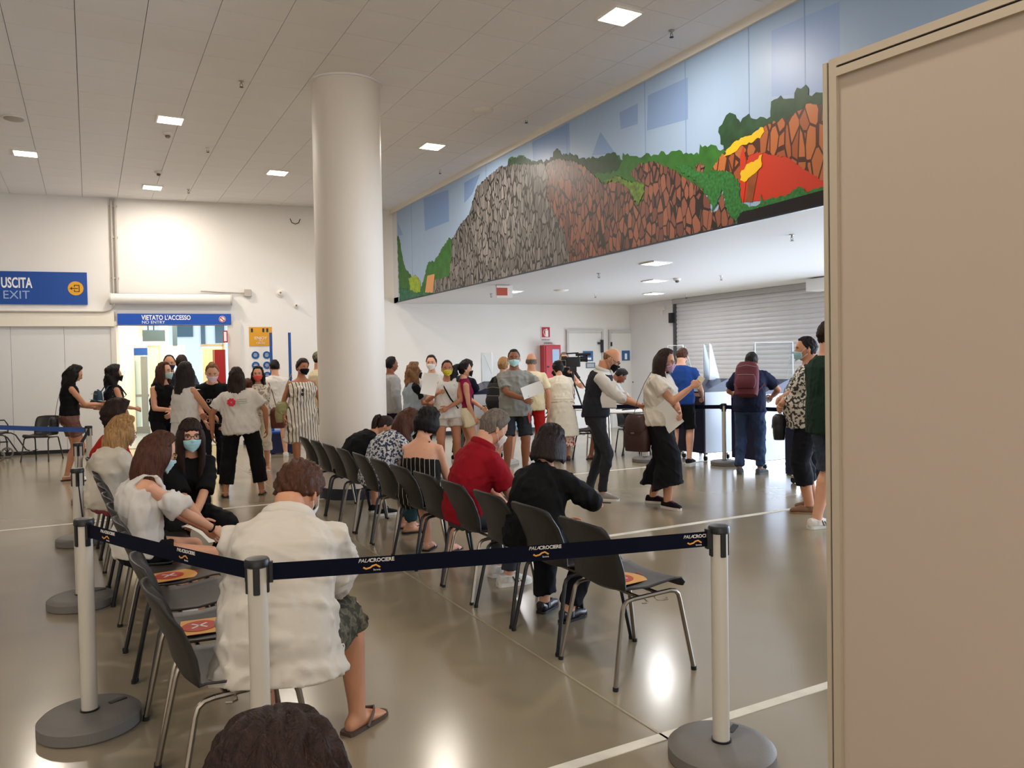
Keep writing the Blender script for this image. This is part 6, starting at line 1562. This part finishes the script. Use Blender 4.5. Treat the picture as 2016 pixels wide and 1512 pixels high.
# 26
P = mp_('woman in long cream belted dress coat bending over, floral skirt below', px=1104, z=12.4, f=-12, H=1.66, sex='f', w=1.10, sk='mid', lean=16, hp=25, hands=((-.18,.26,-.42),(.14,.3,-.42)),
  wear=((skirt, pattern('floral skirt', '#d8b7a8', '#8c4a44', 'floral', 26, .46), dict(length=.74, waist=.0, flare=.05, name='skirt', o=.0)), (skirt, crm, dict(length=.52, waist=.10, flare=.14, name='coat_skirt', o=.03)), (top, crm, dict(hem=.03, sleeve=1.3, o=.022, loose=.4, name='coat'))),
  hair=dict(c='black', cap=.022, back=-.09, puff=.004), shoes=('flat', mat('dark red leather', '#4f2626', .5), soleb))
strap_tube(P, 'belt', [P.sp(.09)[0]+P.sp(.09)[1]*math.sin(t)*.19+P.sp(.09)[2]*math.cos(t)*.155 for t in np.linspace(0, 2*PI, 20)], (.018,.006), crm)
# 27 camera operator
P = mp_('camera operator with glasses standing behind the tripod', px=1110, z=14.7, f=172, H=1.80, sex='m', sk='mid', hp=5, hands=((-.12,.34,-.05),(-.22,.34,-.24)), curl=(.8,.8),
  wear=((top, blk, dict(hem=-.1, sleeve=.7)), (bottom, dkj, dict(length=1.9))), hair=dict(c='grey', cap=.010), glasses='#222222', mask='#202024', shoes=SNB)
# 28
P = mp_('person bending low in red top and black shorts behind the man in vest', px=1166, z=12.4, f=72, H=1.72, sex='m', sk='dark', lean=42, lean2=62, hp=50, hands=((-.12,.34,-.34),(.12,.34,-.34)),
  wear=((top, cloth('bright red cotton', '#b01c1f'), dict(hem=-.02, sleeve=.6)), (bottom, blk, dict(length=.95, flare=.02))), hair=dict(c='black', cap=.010), shoes=('flip', soleb, soleb))
bag(P, (.20,.02,1.02), (.28,.12,.18), '#121214', 'small black bag on the back of the bending person in red', strap=[(.2,.0,1.08),(.10,.12,1.22)])
# 29 vest man
P = mp_('balding man in dark waistcoat, rolled white sleeves and grey jeans, looking at a phone', px=1171, z=8.85, f=98, H=1.80, sex='m', w=.98, sk='mid', lean=9, lean2=15, hp=34, near=True, hands=((.00,.40,-.30),(.06,.41,-.30)), elb=((-.7,-.3,-.8),(.7,-.2,-.9)), curl=(.65,.65), palms=((.5,.3,.9),(-.5,.3,.9)), feet=((-.09,-.10),(.10,.08)),
  wear=((top, cloth('white shirt', '#cfcac3'), dict(hem=.0, sleeve=1.35, o=.014, loose=.3, name='shirt', u1=.505)), (top, cloth('charcoal waistcoat', '#25272d'), dict(hem=-.03, sleeve=0, o=.024, loose=.5, u1=.462, name='waistcoat')), (bottom, dkj, dict(length=1.97, o=.008, name='jeans'))),
  hair=dict(c='lightbrown', cap=.003, rough=.0004, bald=True, sides=-.01, back=-.05), glasses='#202020', mask='#111114', shoes=('sneaker', cloth('grey sneaker', '#8d8981'), solew, mat('lace white', '#f0eee8', .6)))
collar(P, cloth('white shirt', '#cfcac3')); phone(P, 1, 'dark phone in both hands of the man in waistcoat')
paper(P, (.17,.16,1.20), (.15,.9,0), (0,.12,1), 'white sheet tucked under the arm of the man in waistcoat')
# 30 culotte woman
P = mp_('woman in cream top and wide black culottes with pink mask, holding up a phone', px=1297, z=8.35, f=108, H=1.73, sex='f', w=1.22, sk='mid', near=True, hp=14, lean=2, hands=((.14,.25,-.33),(.06,.36,-.06)), elb=((-.9,.1,-.7),(.35,.25,-1)), curl=(.6,.75), feet=((-.12,-.13),(.13,.12)), toeout=(4,24),
  wear=((top, cloth('cream blouse', '#cfc6b8'), dict(hem=-.06, sleeve=.55, o=.024, loose=.5, cuff=1.3)), (bottom, cloth('black viscose', '#111013', bump=.15), dict(length=1.64, flare=.12, o=.016, waist=.06, name='culottes', wr=.006))),
  hair=dict(c='darkbrown', cap=.018, L=.24, spread=118, thick=.045, rough=.003, taper=.7, fwd=.4), glasses='#7a4c4c', mask=pattern('pink striped mask', '#c9a6bd', '#8c6f93', 'stripe', 70, .3), shoes=('sneaker', cloth('black magenta sneaker', '#1c1217'), mat('pale sole', '#d8cfc6', .5), mat('lace magenta', '#a3205f', .6)))
phone(P, 1, 'phone with pale case raised by the woman in black culottes', '#c9bfa6')
paper(P, (.21,.15,.98), (.1,.75,.6), (-.15,.6,-.8), 'white sheet held against the stomach of the woman in black culottes')
bag(P, (.15,-.20,.80), (.30,.16,.40), '#3b211d', 'dark brown leather bag with flap hanging behind the woman in culottes', strap=[(.16,-.24,.97),(.18,-.18,1.15),(.18,-.10,1.33),(.15,-.04,1.44),(.13,.0,1.46)], rz=1.35)
# 31
P = mp_('man from behind in royal blue t-shirt at the counter', px=1339, z=11.7, f=14, H=1.82, sex='m', w=1.06, sk='light', lean=6, hp=22, hands=((-.18,.30,-.36),(.24,.28,-.38)),
  wear=((top, cloth('royal blue cotton', '#1f3f7d'), dict(hem=-.08, sleeve=.62, loose=.4)), (bottom, cloth('black canvas', '#15151a'), dict(length=.95, flare=.02))), hair=dict(c='brown', cap=.009, back=-.06), mask='#dfe3e6', shoes=SNB)
# 32 backpack man
P = mp_('man from behind leaning on the counter in navy t-shirt and blue jeans', px=1474, z=10.55, f=8, H=1.76, sex='m', w=1.1, sk='tan', lean=20, lean2=27, hp=26, hands=((-.18,.34,-.30),(.24,.32,-.30)), elb=((-1,-.1,-.6),(1,-.1,-.5)), feet=((-.13,-.02),(.13,.03)), toeout=(5,22),
  wear=((top, cloth('navy tee', '#1a1d33'), dict(hem=-.10, sleeve=.75, loose=.7, o=.018)), (bottom, jean, dict(length=1.95, o=.016, name='jeans', wr=.010))), hair=dict(c='black', cap=.008), shoes=('sneaker', cloth('grey sneaker dark', '#56585a'), mat('grey sole', '#5f5c58', .6), None))
backpack(P, '#5b1a22', 'maroon backpack on the man leaning at the counter', u=.27, d=(.31,.19,.46))
# 33
P = mp_('man with crossed arms in black and white leaf print shirt and pale blue mask', px=1594, z=7.9, f=-94, H=1.82, sex='m', w=1.22, belly=.10, sk='mid', near=True, hy=-4, hp=2, hands=((.13,.27,-.26),(-.13,.27,-.30)), elb=((-1,.3,-.6),(1,.3,-.6)), curl=(.6,.6), feet=((-.12,.02),(.12,-.04)),
  wear=((top, pattern('leaf print shirt', '#cfc8bb', '#3c3a38', 'floral', 34, .485), dict(hem=-.12, sleeve=.7, loose=.9, o=.016, cuff=1.4)), (bottom, cloth('black three quarter trousers', '#15161b'), dict(length=1.55, flare=.02, o=.016))),
  hair=dict(c='black', cap=.006, front=.075), mask='#a6cdd6', shoes=('flat', mat('brown suede', '#7a5740', .8), mat('tan sole', '#8f7455', .6)))
bag(P, (.06,.02,.98), (.12,.26,.30), '#101013', 'black shoulder bag against the leaf print shirt', strap=[(.0,.0,1.12),(.1,-.05,1.4),(.12,-.02,1.53)]) if False else bag(P, (.02,.30,.86), (.22,.12,.26), '#101013', 'black bag hanging in front of the man in leaf print shirt', strap=[(.02,.3,.98),(.06,.24,1.25),(.12,.04,1.52)])
# 34
P = mp_('tall man in dark green t-shirt and denim shorts cut off by the partition', px=1630, z=6.95, f=56, H=1.93, sex='m', w=1.1, sk='light', near=True, hands=((.02,.34,-.36),(.16,.30,-.36)), elb=((-.9,-.3,-.8),(1,-.3,-.7)), feet=((-.13,-.03),(.13,.06)),
  wear=((top, cloth('bottle green cotton', '#1b2f25'), dict(hem=-.14, sleeve=.85, loose=.7, o=.018, cuff=1.5)), (bottom, cloth('grey blue denim', '#3c4653', bs=500, bump=.4), dict(length=1.0, flare=.035, name='shorts', wr=.012))), hair=dict(c='darkbrown', cap=.018), mask='#dfe3e6',
  shoes=('sneaker', sneak, solew, mat('lace white', '#f0eee8', .6), dark))

# ------------------------------------------------------------------ seated, right row (chairs face +X)
def seatR(i, dx=0, dy=0): return (RX-.08+dx, RY[i]+dy)
P = mp_('seated woman with dark bob and black top, second chair of the right row', XY=seatR(1, .0, .25), cw=66, H=1.50, sex='f', w=1.18, sit=True, sk='light', near=True, lean=12, lean2=28, hp=14, hands=((.0,.30,-.36),(.22,.40,-.22)), elb=((-.8,-.2,-.8),(1,-.2,-.6)), curl=(.6,.8), feet=((-.12,.28),(.14,.20)),
  wear=((top, blk, dict(hem=-.08, sleeve=1.25, o=.018, loose=.7, wr=.010)), (bottom, cloth('black trousers', '#131318'), dict(length=1.9, flare=.02))), hair=dict(c='bob', cap=.024, L=-.05, spread=138, thick=.05, taper=1.05, rough=.003, wave=.002), shoes=('flat', leab, soleb, leab))
P.root
g_ = P.hand[1][0]; b = MB(); b.tube([(-.05,0,0),(.09,0,.01)], .004, 6); wr_obj(P, b, 'pen', dark, 'dark pen in the raised hand of the black bob woman', 'pen', g_)
P = mp_('seated man with grey hair, white mask and crimson polo shirt, bending forward', XY=seatR(3, -.02, .16), cw=86, H=1.74, sex='m', sit=True, sk='light', near=True, lean=16, lean2=28, hp=30, hands=((.02,.26,-.42),(.10,.30,-.42)), elb=((-1,-.2,-.5),(1,-.3,-.5)), feet=((-.12,.34),(.14,.26)),
  wear=((top, cloth('crimson pique', '#8f1220', bs=500), dict(hem=-.07, sleeve=.8, o=.016, loose=.5, cuff=1.4)), (bottom, cloth('grey jeans', '#3f4348', bs=500), dict(length=1.93))), hair=dict(c='grey', cap=.016, front=.07, sides=-.03), mask='#e6e3df', shoes=('sneaker', sneak, solew, mat('lace white', '#f0eee8', .6), dark))
collar(P, cloth('crimson pique', '#8f1220'), r=.014)
paper(P, tuple(P.hand[1][0]+V((0,.06,.02))), (1,0,0), (0,1,-.1), 'form on the lap of the man in crimson polo')
P = mp_('seated woman with bare shoulders, dark striped strappy dress and dark hair', XY=seatR(5, .0, .02), cw=50, H=1.58, sex='f', w=1.1, sit=True, sk='light', near=True, lean=8, lean2=14, hp=20, hy=12, hands=((.0,.28,-.40),(.12,.30,-.40)), feet=((-.12,.36),(.12,.34)),
  wear=((top, pattern('dark pinstripe', '#14110f', '#b9ae9f', 'stripe', 26, .10), dict(hem=-.1, sleeve=0, u1=.315, o=.012, loose=.4, strap=(.007,.004), name='dress_top')), (bottom, pattern('dark pinstripe', '#14110f', '#b9ae9f', 'stripe', 26, .10), dict(length=1.15, flare=.04, name='dress'))), hair=dict(c='black', cap=.022, back=-.115, puff=.004, L=-.06, spread=112, thick=.04), shoes=('sandal', mat('pink sandal', '#d3a49b', .4), soleb))
b = MB(); bag(P, (.02,.2,.56), (.26,.12,.2), '#a8a39b', 'pale grey handbag on the lap of the bare shouldered woman', strap=[(-.1,.2,.66),(-.16,.06,.84),(-.02,-.02,.72)])
P = mp_('seated woman with auburn hair and blue and white patterned blouse, bent over', XY=seatR(7, .0, .10), cw=88, H=1.66, sex='f', w=1.12, sit=True, sk='light', lean=26, lean2=46, hp=34, hands=((.02,.26,-.40),(.10,.30,-.40)), elb=((-1,-.2,-.5),(1,-.3,-.6)), feet=((-.12,.36),(.12,.3)),
  wear=((top, pattern('blue white print', '#c6c5c6', '#353c52', 'floral', 42, .49), dict(hem=-.08, sleeve=.6, loose=.6, o=.018, cuff=1.6)), (bottom, cloth('teal cotton', '#2d4750'), dict(length=1.9))), hair=dict(c='auburn', cap=.022, L=.06, spread=125, wave=.01, thick=.04), mask='#b9cdd4', shoes=('sandal', mat('pink sandal', '#d3a49b', .4), soleb))
P = mp_('seated young woman with ponytail and black t-shirt, head down', XY=seatR(9, -.0, -.02), cw=80, H=1.64, sex='f', sit=True, sk='mid', lean=38, lean2=62, hp=48, hy=8, hands=((.02,.20,-.36),(.10,.24,-.36)), feet=((-.12,.40),(.12,.36)),
  wear=((top, blk, dict(hem=-.06, sleeve=.75, loose=.5, o=.016)), (bottom, cloth('denim shorts', '#4a4f55'), dict(length=.7, flare=.02))), hair=dict(c='darkbrown', cap=.010, tail=('high',.26,.03)), mask='#b9cdd4', shoes=('sneaker', cloth('black sneaker', '#17171a'), solew, mat('lace white', '#f0eee8', .6)))

# ------------------------------------------------------------------ seated, left row
P = mp_('seated man from behind in loose white linen shirt and patterned shorts, nearest of all', XY=(.58, 2.93), cw=24, H=1.74, sex='m', w=1.08, sit=True, sk='mid', near=True, toes=True, lean=26, lean2=44, hp=46, hy=12, hands=((-.10,.30,-.44),(.08,.30,-.44)), elb=((-1,-.25,-.3),(1,-.25,-.3)), feet=((-.12,.34),(.235,.43)), toeout=(6,34),
  wear=((top, linen, dict(hem=-.125, sleeve=1.7, o=.023, loose=.95, flare=.35, cuff=1.9, wr=.009, name='linen_shirt')), (bottom, pattern('olive camouflage', '#565345', '#3a392f', 'floral', 26, .47, ink2='#6a6656'), dict(length=.86, flare=.03, o=.018, name='shorts', wr=.010))), hair=dict(c='brown', cap=.020, sides=-.03, back=-.06, rough=.006), mask='#dfe3e6', shoes=('flip', mat('brown strap', '#5a4434', .6), mat('brown flip flop sole', '#4d3c2f', .7)))
collar(P, linen)
b = MB(); 
P = mp_('seated woman with reddish brown hair in white cold shoulder blouse, looking at papers', XY=(.21, 5.02), cw=80, H=1.55, sex='f', sit=True, sk='light', near=True, lean=8, lean2=12, hp=24, hands=((.02,.40,-.36),(.10,.42,-.34)), elb=((-.8,-.2,-.8),(.9,-.1,-.7)), palms=(None,(-.6,.2,-.6)), curl=(.6,.6), feet=((-.12,.36),(.12,.38)),
  wear=((top, wht, dict(hem=-.06, sleeve=0, u1=.40, o=.022, loose=.7, name='blouse', strap=(.035,.012), wr=.010)), (bottom, blk, dict(length=.45, flare=.02, name='shorts'))), hair=dict(c='auburn', cap=.018, L=.09, spread=122, wave=.005, thick=.045, taper=.85, rough=.003), glasses='#b08d57', mask='#b5d3dd', shoes=SNW)
b = MB()
for i in (0, 1):
    S, E = P.sh[i], P.el[i]; b.tube([S.lerp(E,.36), S.lerp(E,.40), S.lerp(E,.6), S.lerp(E,.82), S.lerp(E,.86)], [.048,.062,.074,.086,.086], 18)
garment(P, 'ruffled_sleeve', b, wht, .012, 60)
b = MB(); W = P.wr[1]; hd_ = P.hand[1][1]; th = P.hand[1][3]; pn = P.hand[1][2]
b.tube([W-hd_*.02+th*(.027*math.cos(a))+pn*(.023*math.sin(a)) for a in np.linspace(0,2*PI,15)[:-1]], [.005]*14, 6, closed=True); b.obj('hair_band', blk, P.root)
paper(P, tuple(P.hand[1][0]+V((0,.12,-.01))), (1,.1,0), (0,1,.05), 'white form on the knees of the blouse woman')
P = mp_('seated woman in black with long dark hair, glasses and pale blue mask, facing the camera', XY=(.58, 6.16), cw=166, H=1.60, sex='f', w=1.05, sit=True, sk='light', near=True, lean=18, lean2=26, hp=4, hy=12, hands=((.10,.34,-.42),(.04,.36,-.40)), elb=((-1,-.1,-.5),(1,-.1,-.5)), curl=(.6,.7), feet=((-.14,.30),(.14,.32)),
  wear=((top, blk, dict(hem=-.10, sleeve=1.0, o=.014, loose=.7, cuff=1.4)), (bottom, cloth('black trousers', '#131318'), dict(length=1.9, flare=.02))), hair=dict(c='darkbrown', cap=.016, L=.22, spread=140, thick=.035, fringe=True, rough=.003, fwd=0, taper=.7), glasses='#141010', mask='#9fc9cf', shoes=SHB)
paper(P, tuple(P.hand[0][0]+V((-.02,.10,-.04))), (1,.4,0), (.2,1,-.3), 'rolled pale papers in the hands of the woman in black with glasses', w=.08, bend=.03)
bag(P, (.26,-.06,.62), (.30,.14,.20), '#17171a', 'black handbag beside the woman in black with glasses', strap=[(.14,-.06,.70),(.2,-.02,.84),(.34,-.06,.80),(.38,-.06,.70)])
P = mp_('seated woman with curly blonde hair and white jacket in the left row', XY=(.08, 6.95), cw=70, H=1.52, sex='f', w=1.15, sit=True, sk='light', lean=10, lean2=16, hp=18, hy=8, hands=((.02,.30,-.40),(.1,.32,-.40)), feet=((-.12,.40),(.12,.40)),
  wear=((top, cloth('off white jacket', '#cfc6b8'), dict(hem=-.08, sleeve=1.9, o=.024, loose=.7, wr=.010)), (bottom, cloth('rose trousers', '#9c4a52'), dict(length=1.9))), hair=dict(c='blonde', cap=.024, L=.03, spread=128, wave=.014, thick=.045, rough=.006), glasses='#3a2b2b', mask='#d7a5b8', shoes=SHB)
P = mp_('seated woman with short dark curly hair, glasses, white mask and red top', XY=(.12, 7.50), cw=80, H=1.72, sex='f', w=1.1, sit=True, sk='tan', lean=4, lean2=6, hp=8, hands=((.02,.30,-.40),(.1,.32,-.40)), feet=((-.12,.40),(.12,.40)),
  wear=((top, cloth('scarlet cotton', '#a8251f'), dict(hem=-.08, sleeve=.8, o=.018)), (bottom, nvy, dict(length=1.9))), hair=dict(c='darkbrown', cap=.03, puff=.022, back=-.09, rough=.006), glasses='#5b1c1c', mask='#e6e3df', shoes=SHB)
bag(P, (-.16,.42,.66), (.22,.12,.10), '#e3ded6', 'crumpled white bag beside the white mask of the seated woman in red', cat='bag', name='paper_bag', flap=False) if False else None
# the head in front of the camera
pz_ = at(530, .74)
P = mp_('dark brown crown of a person seated right in front of the camera at the bottom', XY=(pz_.x, pz_.y), cw=10, H=1.40, sex='f', sit=True, sk='light', near=True, lean=24, lean2=34, hp=30, seat=.428,
  wear=((top, cloth('dark grey cotton', '#333338'), dict(hem=-.08, sleeve=.7)), (bottom, dkj, dict(length=1.9))), hair=dict(c='darkbrown', cap=.040, rough=.004, puff=.004), shoes=SNB)
chair(pz_.x-.02*math.sin(.17), pz_.y-.02, 10, 'charcoal chair under the person in front of the camera')
run_queue()
